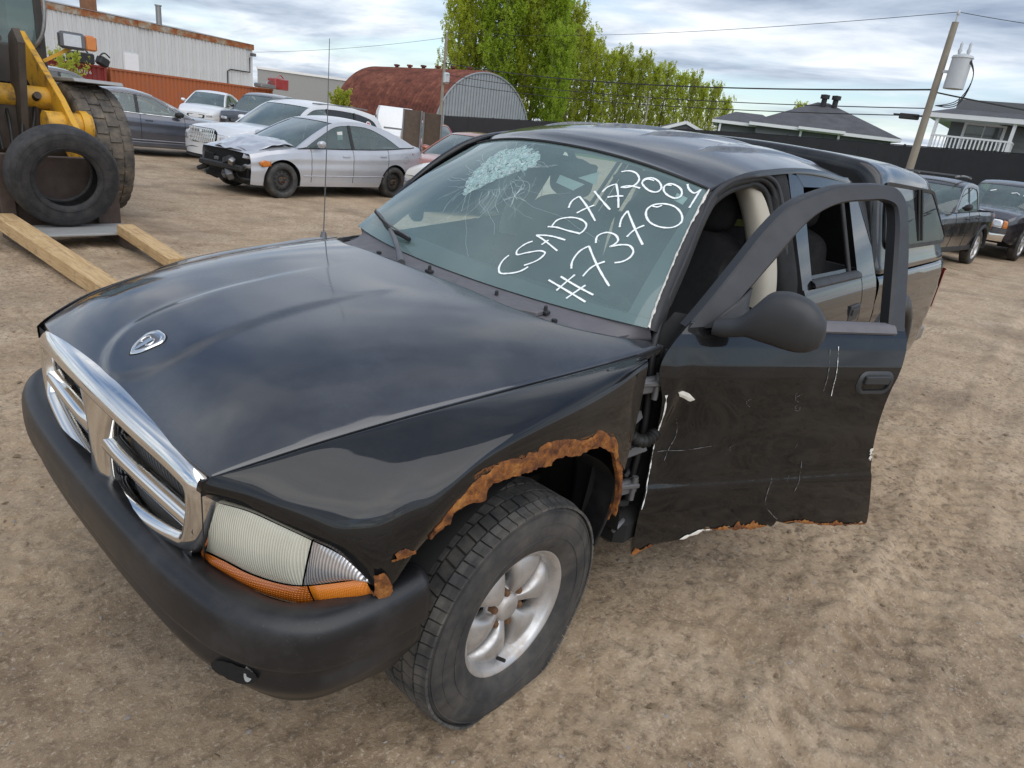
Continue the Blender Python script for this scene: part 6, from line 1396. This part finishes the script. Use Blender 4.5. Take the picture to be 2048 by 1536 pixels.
# ------------------------------------------------------------------ buildings, hut, houses, fence, poles, trees
# corrugated white shed
n = N('siding'); s1 = n.noise(1.1, 6, .6, sc=(1, 1, .25)); s2 = n.noise(14, 5, .6)
c = n.mix(n.ramp(s1, [(.42, 0), (.7, .5)]), (.64, .65, .645), (.46, .45, .42)); c = n.mix(n.ramp(s2, [(.62, 0), (.8, .5)]), c, (.36, .30, .24)); n.bsdf(c, .55)
n = N('rusty_trim'); s1 = n.noise(.9, 6, .7); n.bsdf(n.ramp(s1, [(.35, (.42, .41, .37)), (.47, (.30, .22, .14)), (.55, (.30, .10, .03)), (.7, (.15, .045, .02))]), .8)
plain('house_white', (.80, .80, .80), .5, var=.04)
def wallframe(name, label, cat, p0, p1):
    a = math.atan2(p1[1]-p0[1], p1[0]-p0[0]); o = thing(name, label, cat, (p0[0], p0[1], 0), a); return o, math.hypot(*(p1-p0))
A0, A1 = azd(-100.0, 54.5), azd(-118.0, 68.)
A0 = azd(-105.5, 58)+(azd(-105.5, 58)-A1)*.62
bd, BL = wallframe('metal_shed', 'long white metal clad shed with rusty roof edge behind the containers', 'shed', A0, A1)
zT0, zT1 = 5.25, 5.03
pw_ = .92; npn = int(BL/pw_); pmesh = None
for k in range(npn):           # ribbed sheets, each its own piece
    if pmesh is None:
        m = MB(); prof_ = []
        for q in range(3):
            b0 = q*pw_/3; prof_ += [(b0, .03), (b0+.015, -.06), (b0+.06, -.06), (b0+.075, 0), (b0+pw_/6, -.004)]
        prof_.append((pw_-.004, 0)); m.grid(np.array([[(x, y, z) for z in (-1.2, 5.0)] for x, y in prof_])); o = m.build('siding_panel', 'siding', bd, 30); pmesh = o.data
    else: o = newobj('siding_panel', pmesh, bd)
    o.location = (k*pw_, 0, (zT0+(zT1-zT0)*k/npn)-5.0)
m = MB(); m.box((BL/2, 9, 1.9), (BL, 17.8, 6.0)); m.build('wall', 'siding', bd)
for k in range(26):
    m = MB(); x0 = BL*k/26; m.add([(x0, -.10, zT0-.22+(zT1-zT0)*k/26), (x0+BL/26-.01, -.10, zT0-.22+(zT1-zT0)*(k+1)/26), (x0+BL/26-.01, -.10, zT0+.20+(zT1-zT0)*(k+1)/26), (x0, -.10, zT0+.20+(zT1-zT0)*k/26)], [(0, 1, 2, 3)]); m.build('roof_trim', 'rusty_trim', bd, None, solid=.1)
m = MB(); m.add([(-.2, -.15, zT0+.2), (BL+.2, -.15, zT1+.2), (BL+.2, 9, zT1+1.0), (-.2, 9, zT0+1.0), (BL+.2, 18, zT1+.2), (-.2, 18, zT0+.2)], [(0, 1, 2, 3), (3, 2, 4, 5)]); m.build('roof', 'fender_grey', bd)
def shx(az):       # distance along the shed front for an azimuth
    d = np.array([math.cos(R(az)), math.sin(R(az))]); u = (A1-A0)/BL; t = np.linalg.solve(np.stack([d, -u], 1), A0-CAMP); return t[1]
xd = shx(-110.2); m = MB(); m.box((xd, -.09, 1.9), (1.05, .06, 2.3)); dr_ = m.build('door', 'house_white', bd); m = MB(); m.box((xd, -.075, 1.93), (1.25, .03, 2.45)); m.build('door_frame', 'siding', dr_)
xw = shx(-106.7); m = MB(); m.box((xw, -.06, 3.35), (1.2, .06, .75)); wi = m.build('window', 'white_paint', bd); 
for q in (-.28, .28): m = MB(); m.box((xw+q, -.10, 3.35), (.46, .02, .55)); m.build('pane', 'car_glass_dark', wi)
def pipe(x, z0, z1, r, mat, nm):
    m = MB(); m.lathe([(z0, r), (z1, r), (z1, r*1.25), (z1+.08, r*1.25), (z1+.1, .001)], 14, (x, 1.6, 0), 'Z'); m.build(nm, mat, bd, 50)
plain('rust_pipe', (.22, .10, .05), .85, var=.5, scale=3)
xc = shx(-109.2); m = MB(); m.box((xc, 2.4, 6.2), (.75, .75, 2.6)); m.build('chimney', 'rust_pipe', bd)
pipe(shx(-112.9), 5.0, 6.7, .20, 'dull_metal', 'flue_pipe')
m = MB(); xe = shx(-116.2); m.tube([(xe, -.12, .9), (xe, -.12, 2.9), (xe+.3, -.12, 3.05), (BL-.5, -.12, 3.05), (BL-.5, -.12, 4.2)], .05, 6); m.build('conduit', 'car_dark_plastic', bd)
m = MB(); m.box((BL-.3, -.3, 4.45), (.35, .4, .25), bev=.03); m.build('flood_lamp', 'steel_grey', bd)
# containers
for nm, c_ in (('container_orange', (.36, .105, .035)), ('container_red', (.26, .032, .026))):
    n = N(nm); x = n.noise(1.4, 7, .65); n.bsdf(n.mix(n.ramp(x, [(.5, 0), (.75, .7)]), c_, tuple(v*.45+.06 for v in c_)), .65)
def container(name, label, p0, p1, mat, ztop):
    o, L_ = wallframe(name, label, 'container', p0, p1); h = 2.75; z0 = ztop-h; m = MB(); pr = []; npz = int(L_/.278)
    for k in range(npz):
        b0 = .12+k*(L_-.24)/npz; pr += [(b0, 0), (b0+.07, 0), (b0+.105, .045), (b0+.175, .045), (b0+.21, 0)]
    pr.append((L_-.12, 0)); m.grid(np.array([[(x, y, z) for z in (z0+.15, ztop-.10)] for x, y in pr])); m.build('side_wall', mat, o, 20)
    m = MB(); m.box((L_/2, 1.25, z0+h/2), (L_-.1, 2.3, h-.1)); m.build('core', mat, o)
    for zz in (ztop-.05, z0+.08): m = MB(); m.box((L_/2, .0, zz), (L_, .10, .11)); m.build('side_rail', mat, o)
    for xx in (.06, L_-.06): m = MB(); m.box((xx, .0, z0+h/2), (.13, .12, h-.02)); m.build('corner_post', mat, o)
    for xx in (.06, L_-.06): m = MB(); m.box((xx, .0, ztop-.05), (.2, .16, .13)); m.build('corner_casting', mat, o)
    return o, L_
C0, C1 = azd(-108.75, 49.), azd(-119.25, 56.7); cdv = (C1-C0)/np.linalg.norm(C1-C0)
container('shipping_container', 'faded orange shipping container along the white shed', C0+cdv*.15, C1, 'container_orange', 1.90)
cr_, crL = container('shipping_container', 'red shipping container with white code lettering, left of the orange one', C0-cdv*12.3, C0-cdv*.1, 'container_red', 1.93)
def text(body, size, mat, parent, loc, rot, name='lettering', ext=.004):
    cu = bpy.data.curves.new(name, 'FONT'); cu.body = body; cu.size = size; cu.extrude = ext; cu.align_x = 'CENTER'; t = bpy.data.objects.new('t', cu); COL.objects.link(t)
    dg = bpy.context.evaluated_depsgraph_get(); me_ = bpy.data.meshes.new_from_object(t.evaluated_get(dg)); bpy.data.objects.remove(t); me_.materials.clear(); o = newobj(name, me_, parent, mat); o.location = loc; o.rotation_euler = rot; return o
for k_, (tx_, sz_, lx_, lz_) in enumerate((('DVRU', .26, 2.6, 1.42), ('146710 6', .26, 1.35, 1.42), ('45G1', .22, 1.7, 1.14))): text(tx_, sz_, 'white_paint', cr_, (crL-lx_, -.06, lz_), (R(90), 0, 0))['kind'] = 'stuff'
# engine block and scrap lying on the containers
for (t, lb, mt, dm, nm) in ((.985, 'red fuel box standing on the orange container roof', 'paint_red', (1.3, .8, .75), 'fuel_box'), (.90, 'flat grey scrap on the orange container roof', 'dull_metal', (1.7, .8, .28), 'scrap_metal'), (-.16, 'black bumper and scrap on the red container roof', 'car_dark_plastic', (1.2, .7, .55), 'scrap_bumper'), (-.06, 'black plastic box tipped on end of the red container roof', 'car_dark_plastic', (.55, .5, .45), 'plastic_box'), (-.26, 'black tyre lying on the red container roof', 'tyre_black', (.7, .7, .4), 'scrapped_wheel')):
    p = C0+(C1-C0)*t+np.array([-cdv[1], cdv[0]])*-.8; a_ = math.atan2(cdv[1], cdv[0]); o = thing(nm, lb, 'tyre' if nm == 'scrapped_wheel' else ('box' if 'box' in nm else 'scrap'), (p[0], p[1], 1.92), a_)
    m = MB()
    if nm == 'scrapped_wheel': m.lathe([(0, .2), (.02, .34), (.12, .36), (.24, .34), (.26, .2), (0, .2)], 28, (0, 0, 0), 'Z'); m.build('casing', mt, o, 60)
    else:
        m.box((0, 0, dm[2]/2), dm, 0, R(25) if nm == 'plastic_box' else 0, bev=.06); m.build('body', mt, o, 40); m = MB(); m.tube(spl([(-.3, -.2, dm[2]), (0, -.2, dm[2]+.22), (.3, -.2, dm[2]+.02)], 10), .04, 6); m.build('handle', mt, o, 60)
# rusty arched hut
n = N('hut_rust'); x = n.noise(.55, 8, .68, sc=(1, 1, 2)); n.bsdf(n.ramp(x, [(.32, (.060, .018, .012)), (.50, (.145, .042, .026)), (.66, (.23, .085, .050)), (.8, (.27, .15, .11))]), .8)
plain('hut_steel', (.30, .32, .34), .5, .3, var=.2, scale=1.5)
Pk = azd(-135.1, 86.); hut = thing('arched_hut', 'rusty corrugated arched hut with grey ribbed end wall', 'hut', (Pk[0], Pk[1], -.6), 0)
Rh = 6.7; hl_ = 27.; ha = R(-100); hut.rotation_euler = (0, 0, ha)
m = MB(); nr = 34; G = []
for k in range(nr*4+1):
    x = hl_*k/(nr*4); bump_ = (.0, .20, .32, .20)[k % 4]; G.append([(x, (Rh+bump_)*math.cos(a), .2+(Rh+bump_)*math.sin(a)*1.05) for a in np.linspace(0, math.pi, 40)])
m.grid(np.array(G)); m.build('arched_roof', 'hut_rust', hut, 12)
nst = 34; 
for k in range(nst):
    y0 = -Rh+2*Rh*k/nst; y1 = y0+2*Rh/nst*.58; y2 = -Rh+2*Rh*(k+1)/nst; zt_ = lambda y: .2+1.05*math.sqrt(max(.001, Rh*Rh-y*y)); m = MB(); m.add([(-.06, y0, -.3), (-.06, y1, -.3), (-.06, y1, zt_(y1)), (-.06, y0, zt_(y0)), (.02, y1+.02, -.3), (.02, y2-.02, -.3), (.02, y2-.02, zt_(y2)), (.02, y1+.02, zt_(y1))], [(0, 1, 2, 3), (1, 4, 7, 2), (4, 5, 6, 7)]); m.build('end_sheet', 'hut_steel', hut)
m = MB(); m.tube([(-.08, (Rh+.08)*math.cos(a), .2+(Rh+.08)*1.05*math.sin(a)) for a in np.linspace(0, math.pi, 40)], .11, 6); m.build('end_trim', 'hut_steel', hut, 60)
for k in range(6): m = MB(); m.lathe([(0, .25), (.5, .25), (.5, .4), (.7, .4), (.75, .01)], 10, (4+k*3.6, 0, Rh*1.05+.2), 'Z'); m.build('roof_vent', 'hut_rust', hut, 50)
# pale warehouse far left of the hut
p = azd(-122.6, 150); o = thing('pale_warehouse', 'pale grey flat warehouse far behind the white cars', 'warehouse', (p[0], p[1], -1), R(-122.6-90)); m = MB(); m.box((0, 0, 3.0), (22, 10, 7)); m.build('wall', 'fender_grey', o); m = MB(); m.box((0, 0, 6.6), (22.4, 10.4, .4)); m.build('parapet', 'white_paint', o)
for q in range(9): m = MB(); m.box((-10+q*2.5, 5.02, 3), (.12, .08, 6.8)); m.build('panel_joint', 'hut_steel', o)
# ---- houses beyond the fence
plain('shingle', (.085, .085, .092), .9, var=.5, scale=1.2, bump=.02, bscale=9)
plain('clapboard', (.15, .155, .16), .7, var=.1)
def house(name, label, az, d, rot, z0, parts):
    p = azd(az, d); o = thing(name, label, 'house', (p[0], p[1], z0), R(az)+math.pi+rot)      # local +X towards the camera
    return o
def clap(o, x, y0, y1, z0, z1, tag='siding_board'):
    nb = int((z1-z0)/.28)
    for k in range(nb): m = MB(); z = z0+k*(z1-z0)/nb; m.add([(x+.03, y0, z), (x+.03, y1, z), (x, y1, z+(z1-z0)/nb), (x, y0, z+(z1-z0)/nb)], [(0, 1, 2, 3)]); m.build(tag, 'clapboard', o)
def hip(o, x0, x1, y0, y1, z, h, ov=.5, ridge=.35, nm='roof'):
    X0, X1, Y0, Y1 = x0-ov, x1+ov, y0-ov, y1+ov; cx_ = (X0+X1)/2; L_ = Y1-Y0; r0, r1 = Y0+L_*ridge, Y1-L_*ridge
    m = MB(); m.add([(X0, Y0, z), (X1, Y0, z), (X1, Y1, z), (X0, Y1, z), (cx_, r0, z+h), (cx_, r1, z+h)], [(0, 1, 4), (1, 2, 5, 4), (2, 3, 5), (3, 0, 4, 5)]); r_ = m.build(nm, 'shingle', o)
    m = MB(); m.box(((X0+X1)/2, (Y0+Y1)/2, z-.12), (X1-X0-.02, L_-.02, .24)); m.build('eaves', 'house_white', r_); return r_
def window(o, x, y, z, w_, h_, panes=1):
    m = MB(); m.box((x+.03, y, z), (.10, w_+.24, h_+.24)); f = m.build('window', 'house_white', o)
    for k in range(panes): m = MB(); m.box((x+.09, y-w_/2+w_*(k+.5)/panes, z), (.03, w_/panes-.06, h_)); m.build('pane', 'dark_pane', f)
plain('dark_pane', (.05, .055, .06), .08, var=.2, Coat_Weight=1.)
hA = house('house', 'low grey house with dark hip roof and two chimneys beyond the fence', -160.3, 62, R(6), 1.2, None)
m = MB(); m.box((-5, 0, 1.4), (10, 10.0, 3.0)); m.build('wall', 'clapboard', hA); clap(hA, .02, -5.0, 5.0, 0, 2.8)
hip(hA, -10, 0, -5.0, 5.0, 2.95, 2.3, .6, .46); rl = hip(hA, -9, -1.0, -8.0, -3.4, 2.85, .95, .5, .30, 'wing_roof')
m = MB(); m.box((-5, -5.8, 1.3), (7.8, 4.4, 2.8)); m.build('wing_wall', 'clapboard', hA)
for y in (-.2, .9): 
    m = MB(); m.lathe([(0, .22), (1.5, .22), (1.5, .36), (1.8, .36), (1.85, .01)], 10, (-4.2, y*.8+.1, 4.0), 'Z'); m.build('chimney', 'car_dark_plastic', hA, 50)
window(hA, .05, -.1, 1.6, 1.1, 1.1); window(hA, .05, 3.2, 1.3, .7, 1.3); m = MB(); m.box((.08, 4.3, 2.3), (.1, .4, .4)); m.build('vent_box', 'house_white', hA)
for y in (-1.6, 1.2, -4.4, -7.8): m = MB(); m.box((.35 if y > -3 else -.7, y, 1.4), (.16, .16, 2.9)); m.build('porch_post', 'house_white', hA)
m = MB(); m.box((.5, -.2, 2.9), (1.2, 3.4, .2)); m.build('porch_roof', 'house_white', hA)
hB = house('house', 'two storey grey house with white balcony railing at right edge', -171.9, 47, R(-4), 2.0, None)
m = MB(); m.box((-6, 2.5, 1.5), (10, 11.6, 5.0)); m.build('wall', 'clapboard', hB); clap(hB, -.98, -3.3, 8.3, -.9, 3.0)
hip(hB, -10, .9, -3.8, .2, 3.05, 1.15, .45, .45); hip(hB, -10, -.6, -.4, 9.0, 3.05, 2.3, .5, .42, 'main_roof')
m = MB(); m.box((.1, -1.9, 1.10), (2.2, 3.7, .20)); bal = m.build('balcony', 'house_white', hB)
for k in range(20): m = MB(); m.box((1.15, -3.68+k*.19, 1.56), (.05, .07, .75)); m.build('baluster', 'house_white', bal)
for zz in (1.24, 1.92): m = MB(); m.box((1.15, -1.9, zz), (.09, 3.7, .09)); m.build('rail', 'house_white', bal)
for k in range(9): m = MB(); m.box((.95-k*.22, -.05, 1.56), (.07, .05, .75)); m.build('baluster', 'house_white', bal)
m = MB(); m.box((.1, -.05, 1.92), (2.1, .09, .09)); m.build('rail', 'house_white', bal)
for y in (-3.7, -.1): m = MB(); m.box((1.1, y, 2.1), (.16, .16, 1.95)); m.build('balcony_post', 'house_white', bal)
window(hB, -.95, -1.6, 2.0, 1.8, 1.4, 2)
hC = house('house', 'white gabled carport roof just above the fence left of the low house', -150.5, 68, R(10), .3, None)
m = MB(); m.box((-3, 0, 1.0), (6, 5.0, 2.4)); m.build('wall', 'clapboard', hC)
m = MB(); m.prism([(-3.2, 2.2), (0, 3.4), (3.2, 2.2)], 'X', -6.5, .5); m.build('roof', 'shingle', hC)
for s in (1, -1): m = MB(); m.bar((.56, 0, 3.38), (.56, s*3.25, 2.17), .12, .26, (0, -s*.36, .93)); m.build('bargeboard', 'house_white', hC)
# ---- dark screened fence on its bank
n = N('screen_mesh'); x = n.noise(3, 5); n.bsdf(n.mix(x, (.026, .026, .028), (.042, .042, .045)), .9)
plain('fence_post', (.010, .010, .011), .6, var=.2)
FP = [(-132.0, 66, 1.62), (-140, 60, 2.2), (-148, 54.5, 2.65), (-155.3, 50, 3.0), (-160, 46.5, 3.08), (-165.8, 43, 3.12), (-172.7, 38.5, 3.16), (-178, 36, 3.2), (-185, 34, 3.25)]
FPT = np.array([(*azd(a, d), z) for a, d, z in FP]); dd = np.concatenate([[0], np.cumsum(np.linalg.norm(np.diff(FPT[:, :2], axis=0), axis=1))]); nf = int(dd[-1]/2.6)
fence = thing('screened_fence', 'long black screened chain link fence in front of the houses', 'fence', (0, 0, 0))
fpts = np.stack([np.interp(np.linspace(0, dd[-1], nf+1), dd, FPT[:, i]) for i in range(3)], 1)
for k in range(nf):
    a, b = fpts[k], fpts[k+1]; m = MB(); t = (b-a)/np.linalg.norm(b-a); nrm_ = np.array([-t[1], t[0], 0]); G = []
    for q in np.linspace(0, 1, 9):
        p = a+(b-a)*q; sg_ = .03*math.sin(q*math.pi*2+k)+.02*math.sin(q*9+k*2); G.append([p+nrm_*sg_*(1-abs(2*h_-1))+[0, 0, -2.3+2.27*h_] for h_ in (0, .25, .5, .75, 1)])
    m.grid(np.array(G)); m.build('screen_panel', 'screen_mesh', fence, 180)
    m = MB(); m.tube([a-[0, 0, 2.5]+nrm_*.06, a+[0, 0, .06]+nrm_*.06], .055, 8); m.build('post', 'fence_post', fence, 60); m = MB(); m.tube([a+nrm_*.06, b+nrm_*.06], .025, 6); m.build('top_rail', 'fence_post', fence, 60)
plain('grass', (.075, .13, .028), .9, var=.4, scale=2)
G = []
for k in range(nf+1):
    p = fpts[k]; dr = (CAMP-p[:2])/np.linalg.norm(CAMP-p[:2]); zb = p[2]-2.25; G.append([(p[0]-dr[0]*40, p[1]-dr[1]*40, zb+.2), (p[0]-dr[0]*2, p[1]-dr[1]*2, zb+.05), (p[0]+dr[0]*.6, p[1]+dr[1]*.6, zb), (p[0]+dr[0]*3.5, p[1]+dr[1]*3.5, min(zb, -.08)-.05)])
m = MB(); m.grid(np.array(G)); m.build('embankment', 'grass', None, 180, 'grassy bank carrying the fence and houses', kind='structure')
# ---- utility poles and wires
plain('pole_wood', (.27, .24, .19), .85, var=.3, scale=2, bump=.01, bscale=12); plain('wire_black', (.02, .02, .02), .6); plain('transformer_grey', (.50, .53, .55), .5, var=.1)
def pole(az, d, zb, zt_, label, tr=False, r=.15):
    p = azd(az, d); o = thing('utility_pole', label, 'utility pole', (p[0], p[1], zb), R(az)+math.pi); m = MB(); m.tube([(0, 0, -1), (0, 0, (zt_-zb))], [r, r*.72], 12); m.build('shaft', 'pole_wood', o, 60)
    m = MB(); m.tube([(0, 0, zt_-zb-.05), (0, 0, zt_-zb+.35)], .03, 8); m.lathe([(.25, .05), (.32, .07), (.42, .03), (.43, .001)], 10, (0, 0, zt_-zb), 'Z'); m.build('insulator', 'transformer_grey', o, 60)
    return o, p
wp_, pp = pole(-166.5, 34, 1.0, 7.40, 'tall leaning-looking wooden utility pole with grey transformer near the houses', r=.17)
hh = 5.75; m = MB(); m.lathe([(-.6, .001), (-.6, .36), (.48, .36), (.50, .39), (.58, .36), (.66, .1), (.66, .001)], 20, (.10, .62, hh-1.1), 'Z'); tr_ = m.build('transformer', 'transformer_grey', wp_, 50)
for y in (.45, .75): m = MB(); m.lathe([(0, .05), (.12, .08), (.2, .05), (.34, .06), (.42, .02)], 10, (.10, y, hh-.45), 'Z'); m.build('bushing', 'transformer_grey', tr_, 60)
for k in range(3): m = MB(); m.tube(spl([(.3, .75+.06*k, hh-.6), (.35, 1.15, hh-1.2), (.25, .9, hh-2.1-.1*k), (.1, .2, hh-2.35)], 16), .018, 6); m.build('drop_cable', 'wire_black', tr_, 60)
m = MB(); m.box((.05, .25, hh-1.1), (.1, .5, .1)); m.build('bracket', 'transformer_grey', tr_)
wp2, pp2 = pole(-131.7, 66, -.5, 8.0, 'slender utility pole standing by the rusty hut', r=.17)
m = MB(); m.box((.25, .25, 5.2), (.5, .55, .9), bev=.1); m.build('meter_box', 'transformer_grey', wp2, 40)
wp3, pp3 = pole(-147.5, 95, 0, 7.1, 'distant pale utility pole in front of the young trees', r=.16)
def wire(a, b, sag, label, r=.018):
    a, b = np.array(a, float), np.array(b, float); m = MB(); m.tube([a+(b-a)*t-[0, 0, sag*4*t*(1-t)] for t in np.linspace(0, 1, 24)], r, 5); m.build('power_line', 'wire_black', None, 60, label, 'wire', 'overhead wires')
far_r = azd(-190, 40)
wire((*pp, 7.75), (*pp2, 8.3), .5, 'top overhead wire running from the transformer pole to the hut pole', .012)
wire((*pp, 4.98), (*pp2, 5.9), .6, 'thick twisted overhead cable left of the transformer pole', .035)
wire((*pp, 4.28), (*pp2, 5.0), .5, 'second lower overhead cable left of the transformer pole', .022); wire((*pp, 4.0), (*pp2, 4.4), .5, 'lowest overhead cable left of the transformer pole', .022)
wire((*pp, 7.75), (*far_r, 7.9), .5, 'top overhead wire right of the transformer pole', .012); wire((*pp, 4.9), (*far_r, 4.3), .3, 'thick overhead cable right of the transformer pole', .03)
wire((*pp2, 7.9), tuple(np.array([*azd(-112, 80), 4.2])), .6, 'faint wire left of the hut pole over the white cars', .014)
q = np.array([*pp, 3.98])+(np.array([*pp2, 4.4])-np.array([*pp, 4.0]))*.016; o = thing('cable_splice', 'dark splice box hanging on the lowest cable beside the pole', 'splice box', tuple(q), R(100)); m = MB(); m.box((0, 0, -.05), (.75, .16, .22), bev=.03); m.build('case', 'wire_black', o, 40)
m = MB(); m.tube([(-.6, 0, 0), (.6, 0, 0)], .03, 6); m.build('clamp', 'wire_black', o)
# ------------------------------------------------------------------ trees: spring-green poplars
def leafmat(name, c0, c1):
    n = N(name); oi = n.new('ShaderNodeObjectInfo'); x = n.noise(.9, 3); c = n.mix(x, c0, c1)
    b = n.new('ShaderNodeBsdfPrincipled'); n.l(c, b.inputs['Base Color']); b.inputs['Roughness'].default_value = .6
    t = n.new('ShaderNodeBsdfTranslucent'); n.l(c, t.inputs[0]); mx_ = n.new('ShaderNodeMixShader'); mx_.inputs[0].default_value = .7; n.l(b.outputs[0], mx_.inputs[1]); n.l(t.outputs[0], mx_.inputs[2]); n.l(mx_.outputs[0], n.out.inputs[0])
leafmat('leaf_spring', (.48, .56, .05), (.64, .67, .11)); leafmat('leaf_mid', (.38, .52, .045), (.52, .62, .09)); leafmat('leaf_pale', (.44, .50, .06), (.56, .58, .12))
plain('bark', (.16, .145, .12), .9, var=.4, scale=4)
def poplar(h, spread, nl, seed, leaf=.13, mat='leaf_spring', dens=1.0, base=.12):
    """upright broadleaf: trunk, ascending limbs, leaves clustered along twigs"""
    rg = np.random.RandomState(seed); tr = MB(); tips = []
    lean = rg.uniform(-.02, .02, 2)*h; tp = [(0, 0, -.5), (lean[0]*.3, lean[1]*.3, h*.35), (lean[0]*.7, lean[1]*.7, h*.7), (lean[0], lean[1], h*.98)]; trp = spl(tp, 12); tr.tube(trp, list(np.linspace(.016*h, .002*h, 12)), 7)
    nbr = int(46*dens)
    for k in range(nbr):
        f = base+(.96-base)*(k+rg.rand())/nbr; p0 = trp[min(11, int(f*11))]+(trp[min(11, int(f*11)+1)]-trp[min(11, int(f*11))])*(f*11 % 1)
        a = k*2.399+rg.uniform(-.5, .5); L_ = spread*(.35+.75*math.sin(math.pi*min(1, .12+.80*(1-f)))**.9)*rg.uniform(.65, 1.15); up = rg.uniform(.7, 1.5)+1.0*f
        d = np.array([math.cos(a), math.sin(a), up]); d /= np.linalg.norm(d); mid = p0+d*L_*.55+[0, 0, L_*.06]; e = p0+d*L_*1.05+[0, 0, L_*.28]
        br = spl([p0, mid, e], 6); tr.tube(br, list(np.linspace(.0045*h*(1-f*.6), .0008*h, 6)), 4, False); tips.append((br, L_))
    V = []; F_ = []; per = max(1, nl//len(tips))
    for br, L_ in tips:
        nt_ = max(2, int(per/26)); 
        for q in range(nt_):
            t = .18+.82*rg.rand()**.8; i = min(4, int(t*5)); c = br[i]+(br[i+1]-br[i])*(t*5 % 1 if t < 1 else 1); c = c+rg.normal(0, .14*L_*.5+.10, 3)*[1, 1, .8]; up = np.array([rg.normal(0, .25), rg.normal(0, .25), 1.]); sc = rg.uniform(.25, .62)*(.6+.03*h)
            m_ = rg.randint(14, 34); s_ = rg.rand(m_)*1.5-.4; off_ = up*s_[:, None]*sc+rg.normal(0, .20*sc, (m_, 3))
            for o in off_:
                p = c+o; s = leaf*rg.uniform(.6, 1.3); u = rg.normal(size=3); u /= np.linalg.norm(u); v = np.cross(u, rg.normal(size=3)); v /= np.linalg.norm(v)+1e-9; b0 = len(V)
                V += [p-u*s, p-v*s*.62, p+u*s, p+v*s*.62]; F_.append((b0, b0+1, b0+2, b0+3))
    lv = MB(); lv.v = [tuple(x) for x in V]; lv.f = F_
    return tr, lv, mat
PROTO = {}
def tree(key, label, az, d, zb, h, group, rz, k):
    p = azd(az, d); o = thing('poplar_tree', label, 'tree', (p[0], p[1], zb), rz, group)
    if key not in PROTO:
        tr, lv, mt = poplar(**k); a = tr.build('trunk', 'bark', o, 60, fix=False); b = lv.build('crown', mt, o, fix=False); PROTO[key] = (a.data, b.data, k['h'])
    else: newobj('trunk', PROTO[key][0], o); newobj('crown', PROTO[key][1], o)
    s = h/PROTO[key][2]; o.scale = (s, s, s); return o
TA = dict(h=24, spread=5.2, nl=46000, seed=1, leaf=.135, mat='leaf_spring', dens=1.5); TB = dict(h=22, spread=4.8, nl=40000, seed=2, leaf=.135, mat='leaf_mid', dens=1.4); TC = dict(h=14, spread=3.0, nl=19000, seed=3, leaf=.115, mat='leaf_spring', dens=1.2, base=.05); TD = dict(h=14, spread=2.7, nl=16000, seed=4, leaf=.115, mat='leaf_pale', dens=1.1, base=.05)
big = [('A', -132.6, 98, 17.5, 'tall leafy tree at left of the big clump behind the hut'), ('A', -134.2, 101, 24, 'tall tree second from the left in the big clump'), ('B', -135.8, 97, 23, 'dark green tree in the middle of the big clump above the hut peak'), ('A', -137.2, 103, 25, 'tallest tree of the big clump behind the hut'), ('A', -138.6, 98, 23, 'tall tree on the right side of the big clump'), ('B', -139.8, 96, 18, 'tall tree at right end of the big clump'), ('B', -140.4, 92, 13, 'lower dark green tree in front of the big clump')]
for i, (k, az, d, h, lb) in enumerate(big): tree(k, lb, az, d, -1, h, 'big clump of trees behind the hut', i*1.7, TA if k == 'A' else TB)
row = [(-141.3-.92*i, 98+2*(i*7 % 3), h_) for i, h_ in enumerate((15.5, 13.4, 12.4, 11.0, 11.7, 10.8, 11.2, 10.4, 10.7, 9.6, 9.9, 9.0, 8.8, 7.6))]
ordn = ['first', 'second', 'third', 'fourth', 'fifth', 'sixth', 'seventh', 'eighth', 'ninth', 'tenth', 'eleventh', 'twelfth', 'thirteenth', 'last']
for i, (az, d, h) in enumerate(row): tree('C' if i % 2 else 'D', f'{ordn[i]} slim young tree from the left in the long row beyond the fence', az, d, 0, h, 'row of slim young trees beyond the fence', i*2.1, TC if i % 2 else TD)
tree('C', 'small tree top peeping over the ridge left of the low house', -158.4, 110, 0, 8.5, None, .4, TC)
p = azd(-124.2, 72); o = thing('bush', 'pale green bush left of the rusty hut', 'bush', (p[0], p[1], -.5), 0); tr, lv, mt = poplar(h=2.1, spread=1.5, nl=3400, seed=9, leaf=.12, mat='leaf_pale', dens=.7, base=.02); tr.build('stem', 'bark', o, 60, fix=False); lv.build('foliage', mt, o, fix=False)
p = azd(-106.6, 40); o = thing('bush', 'straggly bush in front of the red container', 'bush', (p[0], p[1], -.6), 0); tr, lv, mt = poplar(h=2.2, spread=1.2, nl=2200, seed=10, leaf=.07, mat='leaf_pale', dens=.6, base=.02); tr.build('stem', 'bark', o, 60, fix=False); lv.build('foliage', mt, o, fix=False)
